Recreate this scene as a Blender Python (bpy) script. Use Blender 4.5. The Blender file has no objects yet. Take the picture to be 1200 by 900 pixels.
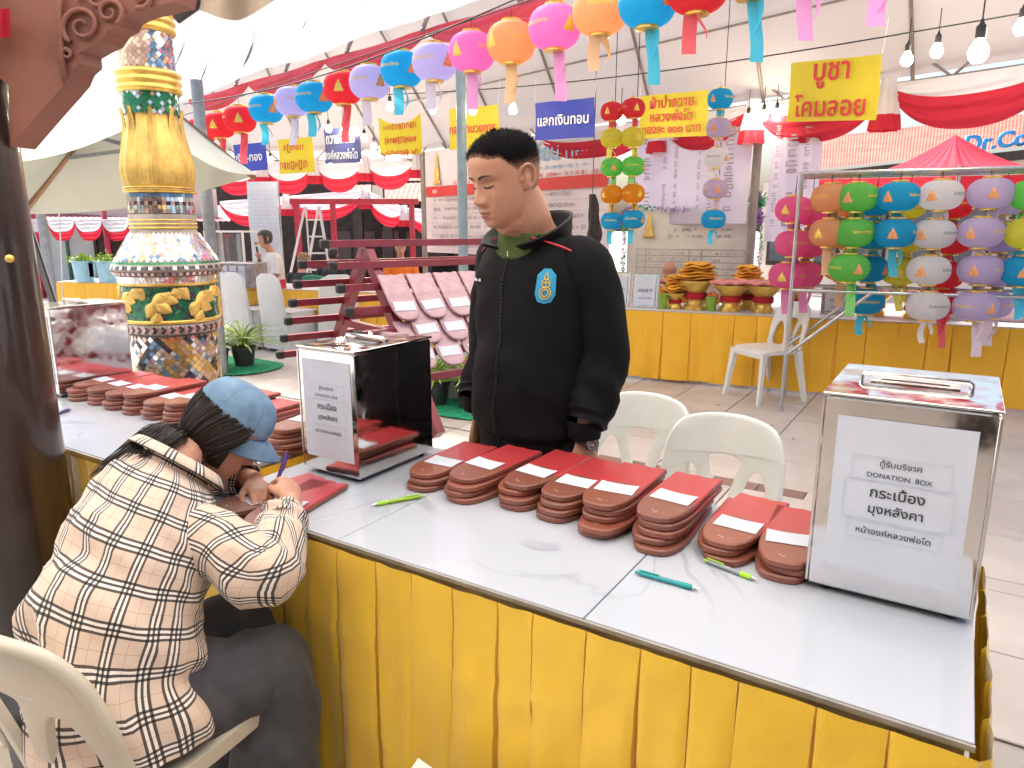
import bpy, bmesh, math, random
from mathutils import Vector, Matrix, noise
random.seed(7)
scene = bpy.context.scene
COL = scene.collection
R = math.radians
# ------------------------------------------------------------------ camera
CAM_H, CAM_PITCH, CAM_F = 1.42, R(12.5), 832.0
cam_d = bpy.data.cameras.new('camera')
cam_d.sensor_width = 36.0
cam_d.lens = 36.0 * CAM_F / 1200.0
cam_d.clip_start = 0.05
cam_d.clip_end = 500
cam = bpy.data.objects.new('camera', cam_d)
COL.objects.link(cam)
cam.location = (0, 0, CAM_H)
cam.rotation_euler = (math.pi / 2 - CAM_PITCH, 0, 0)
scene.camera = cam
# ------------------------------------------------------------------ sky, sun, exposure
SUN_EL, SUN_AZ = R(52), R(-38)          # azimuth measured from +Y towards +X
world = bpy.data.worlds.new('World')
scene.world = world
world.use_nodes = True
wn = world.node_tree
bg = wn.nodes['Background']
sky = wn.nodes.new('ShaderNodeTexSky')
sky.sky_type = 'NISHITA'
sky.sun_disc = False
sky.sun_elevation = SUN_EL
sky.sun_rotation = SUN_AZ
sky.air_density = 1.0
sky.dust_density = 6.0
sky.ozone_density = 1.0
wn.links.new(sky.outputs[0], bg.inputs[0])
bg.inputs[1].default_value = 0.15
sun_d = bpy.data.lights.new('sun', 'SUN')
sun_d.energy = 3.0
sun_d.angle = R(8)
sun_d.color = (1.0, 0.965, 0.92)
sun = bpy.data.objects.new('sun', sun_d)
COL.objects.link(sun)
sd = Vector((math.sin(SUN_AZ) * math.cos(SUN_EL), math.cos(SUN_AZ) * math.cos(SUN_EL), math.sin(SUN_EL)))
sun.rotation_euler = (-sd).to_track_quat('-Z', 'Y').to_euler()
sun.location = sd * 30
scene.view_settings.view_transform = 'Standard'
scene.view_settings.look = 'None'
scene.view_settings.gamma = 1.0
scene.view_settings.exposure = 1.28
scene.view_settings.use_curve_mapping = False
scene.cycles.max_bounces = 8
scene.cycles.transparent_max_bounces = 8
scene.cycles.caustics_reflective = False
scene.cycles.caustics_refractive = False
scene.cycles.use_denoising = True
scene.cycles.sample_clamp_indirect = 6.0

# ------------------------------------------------------------------ helpers
def ray(px, py):
    a, b = (px - 600) / CAM_F, (py - 450) / CAM_F
    return Vector((a, math.cos(CAM_PITCH) - b * math.sin(CAM_PITCH), -(math.sin(CAM_PITCH) + b * math.cos(CAM_PITCH))))
def at(px, py, Y):
    """the point of the place at ground distance Y that the camera sees there"""
    r = ray(px, py)
    return Vector((0, 0, CAM_H)) + r * (Y / r.y)
def on(px, py, z):
    r = ray(px, py)
    return Vector((0, 0, CAM_H)) + r * ((z - CAM_H) / r.z)

def srgb(r, g, b):
    f = lambda c: (c / 255 / 12.92) if c / 255 <= 0.04045 else ((c / 255 + 0.055) / 1.055) ** 2.4
    return (f(r), f(g), f(b))

class MB:
    def __init__(s):
        s.v, s.f, s.uv, s.m = [], [], [], []
    def add(s, vs, fs, uv=None, mi=0):
        o = len(s.v)
        s.v += [tuple(p) for p in vs]
        s.uv += list(uv) if uv else [(p[0], p[1]) for p in vs]
        s.f += [tuple(i + o for i in f) for f in fs]
        s.m += [mi] * len(fs)
        return s
    def box(s, c, size, rz=0, M=None, bev=0, mi=0):
        x, y, z = size[0] / 2, size[1] / 2, size[2] / 2
        if bev:
            b = min(bev, x * .9, y * .9, z * .9)
            vs, fs = [], []
            for sx in (-1, 1):
                for sy in (-1, 1):
                    for sz in (-1, 1):
                        vs += [(sx * x, sy * (y - b), sz * (z - b)), (sx * (x - b), sy * y, sz * (z - b)), (sx * (x - b), sy * (y - b), sz * z)]
            idx = lambda sx, sy, sz, k: ((sx > 0) * 4 + (sy > 0) * 2 + (sz > 0)) * 3 + k
            for sg in (-1, 1):
                fs.append([idx(sg, a, b2, 0) for a, b2 in ((-1, -1), (1, -1), (1, 1), (-1, 1))][::sg])
                fs.append([idx(a, sg, b2, 1) for a, b2 in ((-1, -1), (-1, 1), (1, 1), (1, -1))][::sg])
                fs.append([idx(a, b2, sg, 2) for a, b2 in ((-1, -1), (1, -1), (1, 1), (-1, 1))][::sg])
            for a in (-1, 1):
                for b2 in (-1, 1):
                    fs.append([idx(a, b2, -1, 0), idx(a, b2, 1, 0), idx(a, b2, 1, 1), idx(a, b2, -1, 1)][::a * b2])
                    fs.append([idx(a, -1, b2, 0), idx(a, -1, b2, 2), idx(a, 1, b2, 2), idx(a, 1, b2, 0)][::a * b2])
                    fs.append([idx(-1, a, b2, 1), idx(1, a, b2, 1), idx(1, a, b2, 2), idx(-1, a, b2, 2)][::a * b2])
                    for c2 in (-1, 1):
                        fs.append([idx(a, b2, c2, 0), idx(a, b2, c2, 1), idx(a, b2, c2, 2)][::a * b2 * c2])
        else:
            vs = [(sx * x, sy * y, sz * z) for sx in (-1, 1) for sy in (-1, 1) for sz in (-1, 1)]
            fs = [(0, 1, 3, 2), (4, 6, 7, 5), (0, 4, 5, 1), (2, 3, 7, 6), (0, 2, 6, 4), (1, 5, 7, 3)]
        if M is None:
            M = Matrix.Rotation(rz, 4, 'Z')
        c = Vector(c)
        return s.add([c + (M.to_3x3() @ Vector(p)) for p in vs], fs, mi=mi)
    def bar(s, a, b, w, h=None, up=(0, 0, 1), bev=0, mi=0):
        a, b = Vector(a), Vector(b)
        d = (b - a)
        L = d.length
        x = d.normalized()
        u = Vector(up)
        if abs(x.dot(u)) > .98:
            u = Vector((1, 0, 0))
        y = u.cross(x).normalized()
        z = x.cross(y)
        M = Matrix((x, y, z)).transposed()
        return s.box((a + b) / 2, (L, w, h or w), M=M.to_4x4(), bev=bev, mi=mi)
    def tube(s, pts, rad, n=10, cap=True, up=None, flat=1.0, mi=0, twist=0.0):
        pts = [Vector(p) for p in pts]
        rs = rad if isinstance(rad, (list, tuple)) else [rad] * len(pts)
        vs, fs, uv = [], [], []
        ref = Vector(up) if up else None
        L = 0
        for i, p in enumerate(pts):
            t = (pts[min(i + 1, len(pts) - 1)] - pts[max(i - 1, 0)]).normalized()
            if ref is None:
                ref = Vector((0, 0, 1)) if abs(t.z) < .9 else Vector((1, 0, 0))
            x = (ref - t * ref.dot(t)).normalized()
            if not up:
                ref = x
            y = t.cross(x)
            if i:
                L += (p - pts[i - 1]).length
            for k in range(n):
                a = 2 * math.pi * k / n + twist
                vs.append(p + x * (math.cos(a) * rs[i]) + y * (math.sin(a) * rs[i] * flat))
                uv.append((k / n * 2 * math.pi * rs[i], L))
        for i in range(len(pts) - 1):
            for k in range(n):
                k2 = (k + 1) % n
                fs.append((i * n + k, i * n + k2, (i + 1) * n + k2, (i + 1) * n + k))
        if cap:
            fs.append(tuple(range(n))[::-1])
            fs.append(tuple((len(pts) - 1) * n + k for k in range(n)))
        return s.add(vs, fs, uv, mi)
    def lathe(s, prof, n=24, c=(0, 0, 0), mi=0, sx=1.0, sy=1.0, cap=True):
        vs, fs, uv = [], [], []
        for r, z in prof:
            for k in range(n):
                a = 2 * math.pi * k / n
                vs.append((c[0] + r * math.cos(a) * sx, c[1] + r * math.sin(a) * sy, c[2] + z))
                uv.append((a * r, z))
        for i in range(len(prof) - 1):
            for k in range(n):
                k2 = (k + 1) % n
                fs.append((i * n + k, i * n + k2, (i + 1) * n + k2, (i + 1) * n + k))
        if cap:
            if prof[0][0] > 1e-4:
                fs.append(tuple(range(n))[::-1])
            if prof[-1][0] > 1e-4:
                fs.append(tuple((len(prof) - 1) * n + k for k in range(n)))
        return s.add(vs, fs, uv, mi)
    def grid(s, fn, nu, nv, uvfn=None, mi=0, closed=False):
        vs, fs, uv = [], [], []
        for j in range(nv + 1):
            for i in range(nu + (0 if closed else 1)):
                a, b = i / nu, j / nv
                vs.append(fn(a, b))
                uv.append(uvfn(a, b) if uvfn else (a, b))
        w = nu if closed else nu + 1
        for j in range(nv):
            for i in range(nu):
                i2 = (i + 1) % w
                fs.append((j * w + i, j * w + i2, (j + 1) * w + i2, (j + 1) * w + i))
        return s.add(vs, fs, uv, mi)
    def prism(s, poly, z0, z1, M=None, mi=0):
        n = len(poly)
        vs = [Vector((p[0], p[1], z0)) for p in poly] + [Vector((p[0], p[1], z1)) for p in poly]
        if M is not None:
            vs = [M @ p for p in vs]
        fs = [tuple(range(n))[::-1], tuple(range(n, 2 * n))]
        fs += [(i, (i + 1) % n, n + (i + 1) % n, n + i) for i in range(n)]
        return s.add(vs, fs, mi=mi)
    def mesh(s, name, mat=None, smooth=False):
        me = bpy.data.meshes.new(name)
        me.from_pydata(s.v, [], s.f)
        uvl = me.uv_layers.new(name='UVMap')
        flat = []
        for f in s.f:
            for i in f:
                flat += s.uv[i]
        uvl.data.foreach_set('uv', flat)
        mats = mat if isinstance(mat, (list, tuple)) else [mat]
        for m in mats:
            if m:
                me.materials.append(m)
        if len(mats) > 1:
            me.polygons.foreach_set('material_index', s.m)
        if smooth:
            me.polygons.foreach_set('use_smooth', [True] * len(me.polygons))
            if smooth != True:
                me.set_sharp_from_angle(angle=R(smooth))
        me.update()
        return me
    def build(s, name, mat, parent=None, smooth=False, loc=None, **kw):
        return obj(name, s.mesh(name, mat, smooth), parent, loc, **kw)

def tag(o, label=None, cat=None, group=None, kind=None):
    if label: o['label'] = label
    if cat: o['category'] = cat
    if group: o['group'] = group
    if kind: o['kind'] = kind
    return o
def obj(name, me, parent=None, loc=None, rot=None, **kw):
    o = bpy.data.objects.new(name, me)
    COL.objects.link(o)
    if parent: o.parent = parent
    if loc is not None: o.location = loc
    if rot is not None: o.rotation_euler = rot
    return tag(o, **kw) if kw else o
def thing(name, label, cat, loc=(0, 0, 0), rz=0.0, group=None, kind=None):
    o = bpy.data.objects.new(name, None)
    o.empty_display_size = .1
    COL.objects.link(o)
    o.location = loc
    o.rotation_euler = (0, 0, rz)
    return tag(o, label, cat, group, kind)
def dup(o, parent=None, loc=None, rz=None, label=None):
    c = o.copy()
    COL.objects.link(c)
    c.parent = parent
    if loc is not None: c.location = loc
    if rz is not None: c.rotation_euler = (0, 0, rz)
    if label: c['label'] = label
    for ch in [x for x in KIDS(o)]:
        dup(ch, c)
    return c
def KIDS(o):
    return [x for x in bpy.data.objects if x.parent == o]

def catmull(P, n=6):
    P = [Vector(p) for p in P]
    Q = [P[0] * 2 - P[1]] + P + [P[-1] * 2 - P[-2]]
    out = []
    for i in range(1, len(Q) - 2):
        a, b, c, d = Q[i - 1:i + 3]
        for k in range(n):
            t = k / n
            out.append(.5 * ((2 * b) + (c - a) * t + (2 * a - 5 * b + 4 * c - d) * t * t + (3 * b - a - 3 * c + d) * t ** 3))
    out.append(P[-1])
    return out
def lerp_table(T, x):
    """T rows (x, a, b, ...) sorted; smooth interpolation"""
    if x <= T[0][0]: return list(T[0][1:])
    if x >= T[-1][0]: return list(T[-1][1:])
    for i in range(len(T) - 1):
        if T[i][0] <= x <= T[i + 1][0]:
            t = (x - T[i][0]) / (T[i + 1][0] - T[i][0])
            p0, p1, p2, p3 = T[max(i - 1, 0)], T[i], T[i + 1], T[min(i + 2, len(T) - 1)]
            return [.5 * (2 * b + (c - a) * t + (2 * a - 5 * b + 4 * c - d) * t * t + (3 * b - a - 3 * c + d) * t ** 3) for a, b, c, d in zip(p0[1:], p1[1:], p2[1:], p3[1:])]

# ---------------------------------------------------------------- materials
def nodes_of(m):
    return m.node_tree.nodes, m.node_tree.links
def mat(name, col, rough=.6, metal=0.0, var=.12, scale=12.0, bump=0.0, bscale=60.0, spec=.5, trans=0.0, sheen=0.0, coat=0.0, alpha=1.0, coord='Object', hue=None, emit=None, es=1.0):
    m = bpy.data.materials.new(name)
    m.use_nodes = True
    N, L = nodes_of(m)
    p = N['Principled BSDF']
    p.inputs['Roughness'].default_value = rough
    p.inputs['Metallic'].default_value = metal
    p.inputs['Specular IOR Level'].default_value = spec
    p.inputs['Transmission Weight'].default_value = trans
    p.inputs['Sheen Weight'].default_value = sheen
    p.inputs['Coat Weight'].default_value = coat
    p.inputs['Alpha'].default_value = alpha
    tc = N.new('ShaderNodeTexCoord')
    if var > 0:
        nz = N.new('ShaderNodeTexNoise')
        nz.inputs['Scale'].default_value = scale
        nz.inputs['Detail'].default_value = 5
        L.new(tc.outputs[coord], nz.inputs['Vector'])
        mx = N.new('ShaderNodeMix')
        mx.data_type = 'RGBA'
        c2 = hue or tuple(c * (1 - 2 * var) for c in col)
        c1 = tuple(min(1, c * (1 + var)) for c in col)
        mx.inputs['A'].default_value = (*c2, 1)
        mx.inputs['B'].default_value = (*c1, 1)
        rr = N.new('ShaderNodeMapRange')
        rr.inputs['From Min'].default_value = .3
        rr.inputs['From Max'].default_value = .7
        L.new(nz.outputs['Fac'], rr.inputs['Value'])
        L.new(rr.outputs[0], mx.inputs['Factor'])
        L.new(mx.outputs['Result'], p.inputs['Base Color'])
    else:
        p.inputs['Base Color'].default_value = (*col, 1)
    if bump > 0:
        nb = N.new('ShaderNodeTexNoise')
        nb.inputs['Scale'].default_value = bscale
        nb.inputs['Detail'].default_value = 4
        L.new(tc.outputs[coord], nb.inputs['Vector'])
        bp = N.new('ShaderNodeBump')
        bp.inputs['Strength'].default_value = bump
        bp.inputs['Distance'].default_value = .01
        L.new(nb.outputs['Fac'], bp.inputs['Height'])
        L.new(bp.outputs[0], p.inputs['Normal'])
    if emit:
        p.inputs['Emission Color'].default_value = (*emit, 1)
        p.inputs['Emission Strength'].default_value = es
    return m
def thin(name, col, t=.5, rough=.8, var=.06, scale=3.0, bump=0.0, bscale=20):
    """thin cloth that lets part of the light through"""
    m = mat(name, col, rough, var=var, scale=scale, spec=.2, bump=bump, bscale=bscale)
    N, L = nodes_of(m)
    p = N['Principled BSDF']
    tr = N.new('ShaderNodeBsdfTranslucent')
    tr.inputs[0].default_value = (*[min(1, c * 1.05) for c in col], 1)
    ms = N.new('ShaderNodeMixShader')
    ms.inputs[0].default_value = t
    out = N['Material Output']
    L.new(p.outputs[0], ms.inputs[1])
    L.new(tr.outputs[0], ms.inputs[2])
    L.new(ms.outputs[0], out.inputs[0])
    return m
def node(N, t, **kw):
    n = N.new(t)
    for k, v in kw.items():
        setattr(n, k, v)
    return n
def math_node(N, L, op, a, b=None):
    n = N.new('ShaderNodeMath')
    n.operation = op
    for i, x in enumerate((a, b)):
        if x is None: continue
        if isinstance(x, (int, float)): n.inputs[i].default_value = x
        else: L.new(x, n.inputs[i])
    return n.outputs[0]

M = {}
M['white_plastic'] = mat('white_plastic', srgb(222, 222, 216), .38, var=.05, scale=6, bump=.03, bscale=300)
M['cream_plastic'] = mat('cream_plastic', srgb(205, 196, 178), .42, var=.06, scale=5, bump=.03, bscale=300)
M['marble'] = mat('marble', (.62, .63, .66), .16, var=.03, scale=3)
M['joint'] = mat('joint', (.34, .34, .35), .8)
M['edge_metal'] = mat('edge_metal', (.45, .42, .38), .4, metal=.6)
M['gold_paint'] = mat('gold_paint', (.78, .53, .14), .42, metal=.4, var=.2, scale=9, bump=.25, bscale=45)
M['gold_bright'] = mat('gold_bright', (.82, .56, .13), .3, metal=.6, var=.12, scale=20, bump=.1)
M['paper'] = mat('paper', (.60, .64, .72), .75, var=.03, scale=8)
M['paper_cream'] = mat('paper_cream', (.70, .66, .58), .8, var=.05, scale=4)
M['ink'] = mat('ink', (.03, .03, .035), .7, var=0)
M['ink_grey'] = mat('ink_grey', (.16, .16, .19), .7, var=0)
M['print_line'] = mat('print_line', (.47, .50, .56), .7, var=0)
M['red_print'] = mat('red_print', (.62, .04, .035), .6, var=.05)
M['blue_print'] = mat('blue_print', (.20, .40, .62), .6, var=.05)
M['white_print'] = mat('white_print', (.8, .8, .8), .6, var=0)
M['steel_pipe'] = mat('steel_pipe', (.55, .56, .57), .28, metal=.95, var=.08, scale=30)
M['grey_pipe'] = mat('grey_pipe', (.30, .33, .36), .45, metal=.35, var=.1, scale=20)
M['pale_pipe'] = mat('pale_pipe', (.27, .37, .41), .45, var=.08, scale=10)
M['brown_pipe'] = mat('brown_pipe', (.27, .23, .20), .45, metal=.3, var=.1)
M['rack_red'] = mat('rack_red', srgb(136, 50, 64), .35, var=.12, scale=15, bump=.03)
M['black_rubber'] = mat('black_rubber', (.02, .021, .024), .55, var=.1)
M['black_plastic'] = mat('black_plastic', (.03, .03, .033), .45, var=.1)
ORD = ['first', 'second', 'third', 'fourth', 'fifth', 'sixth', 'seventh', 'eighth', 'ninth', 'tenth', 'eleventh', 'twelfth', 'thirteenth', 'fourteenth', 'fifteenth', 'sixteenth', 'seventeenth', 'eighteenth', 'nineteenth', 'twentieth', 'twenty-first', 'twenty-second', 'twenty-third', 'twenty-fourth']
# ---------------------------------------------------------------- text
_txt = {}
def text_mesh(body, height=None, width=None, mat_=None, res=4, spacing=1.0, bold=0.0):
    key = (body, height, width, mat_.name if mat_ else '', spacing, bold)
    if key in _txt: return _txt[key]
    c = bpy.data.curves.new('lettering', 'FONT')
    c.body = body
    c.resolution_u = res
    c.align_x = 'CENTER'
    c.space_line = spacing
    c.offset = bold
    o = bpy.data.objects.new('lettering', c)
    COL.objects.link(o)
    dg = bpy.context.evaluated_depsgraph_get()
    dg.update()
    me = bpy.data.meshes.new_from_object(o.evaluated_get(dg))
    bpy.data.objects.remove(o)
    bpy.data.curves.remove(c)
    xs = [v.co.x for v in me.vertices] or [0, 1]
    ys = [v.co.y for v in me.vertices] or [0, 1]
    cx, cy = (min(xs) + max(xs)) / 2, (min(ys) + max(ys)) / 2
    w, h = max(xs) - min(xs), max(ys) - min(ys)
    sx = width / w if width else None
    sy = height / h if height else None
    if sx is None: sx = sy
    if sy is None: sy = sx
    for v in me.vertices:
        v.co = Vector(((v.co.x - cx) * sx, (v.co.y - cy) * sy, 0))
    me.name = 'lettering'
    me.materials.clear()
    if mat_: me.materials.append(mat_)
    _txt[key] = me
    return me
def warp(me, fn):
    m2 = me.copy()
    for v in m2.vertices:
        v.co = fn(v.co)
    m2.update()
    return m2
UPR = Matrix.Rotation(math.pi / 2, 4, 'X')       # XY sheet -> upright facing -Y
def upright(me, dx=0, dy=0, dz=0):
    return warp(me, lambda c: Vector((c.x + dx, dy, c.y + dz)))

# ---------------------------------------------------------------- special materials
def steel_mirror(name, tint=(.78, .76, .74), rough=.06, wob=.03):
    m = mat(name, tint, rough, metal=1.0, var=.04, scale=4)
    N, L = nodes_of(m)
    p = N['Principled BSDF']
    tc = N.new('ShaderNodeTexCoord')
    nz = node(N, 'ShaderNodeTexNoise')
    nz.inputs['Scale'].default_value = 7
    nz.inputs['Detail'].default_value = 2
    L.new(tc.outputs['Object'], nz.inputs['Vector'])
    b = N.new('ShaderNodeBump')
    b.inputs['Strength'].default_value = wob
    b.inputs['Distance'].default_value = .05
    L.new(nz.outputs['Fac'], b.inputs['Height'])
    L.new(b.outputs[0], p.inputs['Normal'])
    n2 = node(N, 'ShaderNodeTexNoise')
    n2.inputs['Scale'].default_value = 30
    n2.inputs['Detail'].default_value = 8
    L.new(tc.outputs['Object'], n2.inputs['Vector'])
    mr = N.new('ShaderNodeMapRange')
    mr.inputs['From Min'].default_value = .35
    mr.inputs['From Max'].default_value = .8
    mr.inputs['To Min'].default_value = rough * .6
    mr.inputs['To Max'].default_value = rough + .14
    L.new(n2.outputs['Fac'], mr.inputs['Value'])
    L.new(mr.outputs[0], p.inputs['Roughness'])
    return m
M['mirror'] = steel_mirror('stainless_steel')
M['steel_trim'] = steel_mirror('steel_trim', (.7, .69, .68), .18)

def marble_mat(name, base, vein, rough=.13):
    m = mat(name, base, rough, var=0)
    N, L = nodes_of(m)
    p = N['Principled BSDF']
    g = N.new('ShaderNodeNewGeometry')
    nz = node(N, 'ShaderNodeTexNoise')
    nz.inputs['Scale'].default_value = 1.7
    nz.inputs['Detail'].default_value = 7
    nz.inputs['Distortion'].default_value = 1.4
    L.new(g.outputs['Position'], nz.inputs['Vector'])
    a = math_node(N, L, 'SUBTRACT', nz.outputs['Fac'], .5)
    a = math_node(N, L, 'ABSOLUTE', a)
    mr = N.new('ShaderNodeMapRange')
    mr.inputs['From Min'].default_value = 0
    mr.inputs['From Max'].default_value = .022
    mr.inputs['To Min'].default_value = 1
    mr.inputs['To Max'].default_value = 0
    L.new(a, mr.inputs['Value'])
    n2 = node(N, 'ShaderNodeTexNoise')
    n2.inputs['Scale'].default_value = 3.3
    L.new(g.outputs['Position'], n2.inputs['Vector'])
    m2 = N.new('ShaderNodeMapRange')
    m2.inputs['From Min'].default_value = .5
    m2.inputs['From Max'].default_value = .68
    L.new(n2.outputs['Fac'], m2.inputs['Value'])
    f = math_node(N, L, 'MULTIPLY', mr.outputs[0], m2.outputs[0])
    f = math_node(N, L, 'MULTIPLY', f, .45)
    mx = node(N, 'ShaderNodeMix', data_type='RGBA')
    mx.inputs['A'].default_value = (*base, 1)
    mx.inputs['B'].default_value = (*vein, 1)
    L.new(f, mx.inputs['Factor'])
    L.new(mx.outputs['Result'], p.inputs['Base Color'])
    return m
M['marble'] = marble_mat('white_marble', (.46, .485, .54), (.24, .25, .29))

def satin(name, c1, c2, weave=420.0, rough=.42):
    """table skirt cloth with a fine raised weave"""
    m = mat(name, c1, rough, var=0, spec=.4, sheen=.35)
    N, L = nodes_of(m)
    p = N['Principled BSDF']
    tc = N.new('ShaderNodeTexCoord')
    nz = node(N, 'ShaderNodeTexNoise')
    nz.inputs['Scale'].default_value = 5
    nz.inputs['Detail'].default_value = 6
    L.new(tc.outputs['Object'], nz.inputs['Vector'])
    mx = node(N, 'ShaderNodeMix', data_type='RGBA')
    mx.inputs['A'].default_value = (*c1, 1)
    mx.inputs['B'].default_value = (*c2, 1)
    L.new(nz.outputs['Fac'], mx.inputs['Factor'])
    L.new(mx.outputs['Result'], p.inputs['Base Color'])
    ch = node(N, 'ShaderNodeTexVoronoi')
    ch.inputs['Scale'].default_value = weave
    ch.inputs['Randomness'].default_value = .25
    L.new(tc.outputs['UV'], ch.inputs['Vector'])
    b = N.new('ShaderNodeBump')
    b.inputs['Strength'].default_value = .22
    b.inputs['Distance'].default_value = .002
    L.new(ch.outputs['Distance'], b.inputs['Height'])
    n3 = node(N, 'ShaderNodeTexNoise')
    n3.inputs['Scale'].default_value = 26
    n3.inputs['Detail'].default_value = 3
    L.new(tc.outputs['Object'], n3.inputs['Vector'])
    b2 = N.new('ShaderNodeBump')
    b2.inputs['Strength'].default_value = .12
    b2.inputs['Distance'].default_value = .01
    L.new(n3.outputs['Fac'], b2.inputs['Height'])
    L.new(b.outputs[0], b2.inputs['Normal'])
    L.new(b2.outputs[0], p.inputs['Normal'])
    return m
M['skirt'] = satin('gold_yellow_cloth', (.74, .435, .014), (.82, .525, .022), rough=.34)
M['skirt_far'] = satin('orange_yellow_cloth', (.86, .44, .02), (.90, .52, .03), weave=150, rough=.38)

def tile_clay(name, red, brown):
    """clay tile: bare brown nose, painted red beyond a curved line"""
    m = mat(name, brown, .42, var=0, coat=.25)
    N, L = nodes_of(m)
    p = N['Principled BSDF']
    tc = N.new('ShaderNodeTexCoord')
    sx = N.new('ShaderNodeSeparateXYZ')
    L.new(tc.outputs['Object'], sx.inputs[0])
    x2 = math_node(N, L, 'MULTIPLY', sx.outputs['X'], sx.outputs['X'])
    d = math_node(N, L, 'MULTIPLY', x2, 14.0)
    d = math_node(N, L, 'ADD', sx.outputs['Y'], d)
    nz = node(N, 'ShaderNodeTexNoise')
    nz.inputs['Scale'].default_value = 30
    nz.inputs['Detail'].default_value = 6
    L.new(tc.outputs['Object'], nz.inputs['Vector'])
    d2 = math_node(N, L, 'MULTIPLY', nz.outputs['Fac'], .03)
    d = math_node(N, L, 'ADD', d, d2)
    mr = N.new('ShaderNodeMapRange')
    mr.inputs['From Min'].default_value = .166
    mr.inputs['From Max'].default_value = .174
    L.new(d, mr.inputs['Value'])
    zz = math_node(N, L, 'GREATER_THAN', sx.outputs['Z'], .0125)
    fac = math_node(N, L, 'MULTIPLY', mr.outputs[0], zz)
    oi = N.new('ShaderNodeObjectInfo')
    hb = node(N, 'ShaderNodeMix', data_type='RGBA')
    hb.inputs['A'].default_value = (*brown, 1)
    hb.inputs['B'].default_value = (brown[0] * 1.35, brown[1] * 1.15, brown[2] * 1.0, 1)
    L.new(oi.outputs['Random'], hb.inputs['Factor'])
    n4 = node(N, 'ShaderNodeTexNoise')
    n4.inputs['Scale'].default_value = 55
    n4.inputs['Detail'].default_value = 8
    L.new(tc.outputs['Object'], n4.inputs['Vector'])
    pm = N.new('ShaderNodeMapRange')
    pm.inputs['From Min'].default_value = .66
    pm.inputs['From Max'].default_value = .72
    L.new(n4.outputs['Fac'], pm.inputs['Value'])
    ch = node(N, 'ShaderNodeMix', data_type='RGBA')
    L.new(pm.outputs[0], ch.inputs['Factor'])
    L.new(hb.outputs['Result'], ch.inputs['A'])
    ch.inputs['B'].default_value = (.55, .45, .36, 1)
    rd = node(N, 'ShaderNodeMix', data_type='RGBA')
    rd.inputs['A'].default_value = (*red, 1)
    rd.inputs['B'].default_value = (red[0] * .8, red[1] * 1.3, red[2] * 1.5, 1)
    L.new(nz.outputs['Fac'], rd.inputs['Factor'])
    mx = node(N, 'ShaderNodeMix', data_type='RGBA')
    L.new(fac, mx.inputs['Factor'])
    L.new(ch.outputs['Result'], mx.inputs['A'])
    L.new(rd.outputs['Result'], mx.inputs['B'])
    L.new(mx.outputs['Result'], p.inputs['Base Color'])
    b = N.new('ShaderNodeBump')
    b.inputs['Strength'].default_value = .12
    b.inputs['Distance'].default_value = .003
    L.new(n4.outputs['Fac'], b.inputs['Height'])
    L.new(b.outputs[0], p.inputs['Normal'])
    return m
M['roof_tile'] = tile_clay('roof_tile_clay', (.46, .028, .030), (.20, .066, .042))
M['roof_tile_hung'] = mat('roof_tile_hung', (.44, .27, .31), .25, var=.15, scale=14, coat=.5, hue=(.32, .17, .20))  # lilac sky reflection on the hung tiles put into their colour

def paving(name, c1, c2, joint, sx, sy, ang):
    m = mat(name, c1, .55, var=0)
    N, L = nodes_of(m)
    p = N['Principled BSDF']
    g = N.new('ShaderNodeNewGeometry')
    mp = N.new('ShaderNodeMapping')
    mp.inputs['Rotation'].default_value = (0, 0, ang)
    L.new(g.outputs['Position'], mp.inputs['Vector'])
    bk = node(N, 'ShaderNodeTexBrick', offset=0.0)
    bk.inputs['Color1'].default_value = (*c1, 1)
    bk.inputs['Color2'].default_value = (*c2, 1)
    bk.inputs['Mortar'].default_value = (*joint, 1)
    bk.inputs['Scale'].default_value = 1.0
    bk.inputs['Mortar Size'].default_value = .008
    bk.inputs['Brick Width'].default_value = sx
    bk.inputs['Row Height'].default_value = sy
    L.new(mp.outputs[0], bk.inputs['Vector'])
    L.new(bk.outputs['Color'], p.inputs['Base Color'])
    return m
def slab_mat(name, c1, c2, rough=.35):
    m = mat(name, c1, rough, var=0)
    N, L = nodes_of(m)
    p = N['Principled BSDF']
    g = N.new('ShaderNodeNewGeometry')
    nz = node(N, 'ShaderNodeTexNoise')
    nz.inputs['Scale'].default_value = 2.2
    nz.inputs['Detail'].default_value = 9
    nz.inputs['Roughness'].default_value = .62
    L.new(g.outputs['Position'], nz.inputs['Vector'])
    oi = N.new('ShaderNodeObjectInfo')
    r = math_node(N, L, 'MULTIPLY', oi.outputs['Random'], .35)
    f = math_node(N, L, 'ADD', nz.outputs['Fac'], r)
    mr = N.new('ShaderNodeMapRange')
    mr.inputs['From Min'].default_value = .35
    mr.inputs['From Max'].default_value = .95
    L.new(f, mr.inputs['Value'])
    mx = node(N, 'ShaderNodeMix', data_type='RGBA')
    mx.inputs['A'].default_value = (*c1, 1)
    mx.inputs['B'].default_value = (*c2, 1)
    L.new(mr.outputs[0], mx.inputs['Factor'])
    L.new(mx.outputs['Result'], p.inputs['Base Color'])
    mr2 = N.new('ShaderNodeMapRange')
    mr2.inputs['To Min'].default_value = rough - .1
    mr2.inputs['To Max'].default_value = rough + .2
    L.new(nz.outputs['Fac'], mr2.inputs['Value'])
    L.new(mr2.outputs[0], p.inputs['Roughness'])
    return m
M['slab'] = slab_mat('pale_stone', (.60, .55, .50), (.43, .38, .345))
M['slab_brown'] = slab_mat('brown_stone', (.26, .16, .13), (.20, .12, .10))

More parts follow.
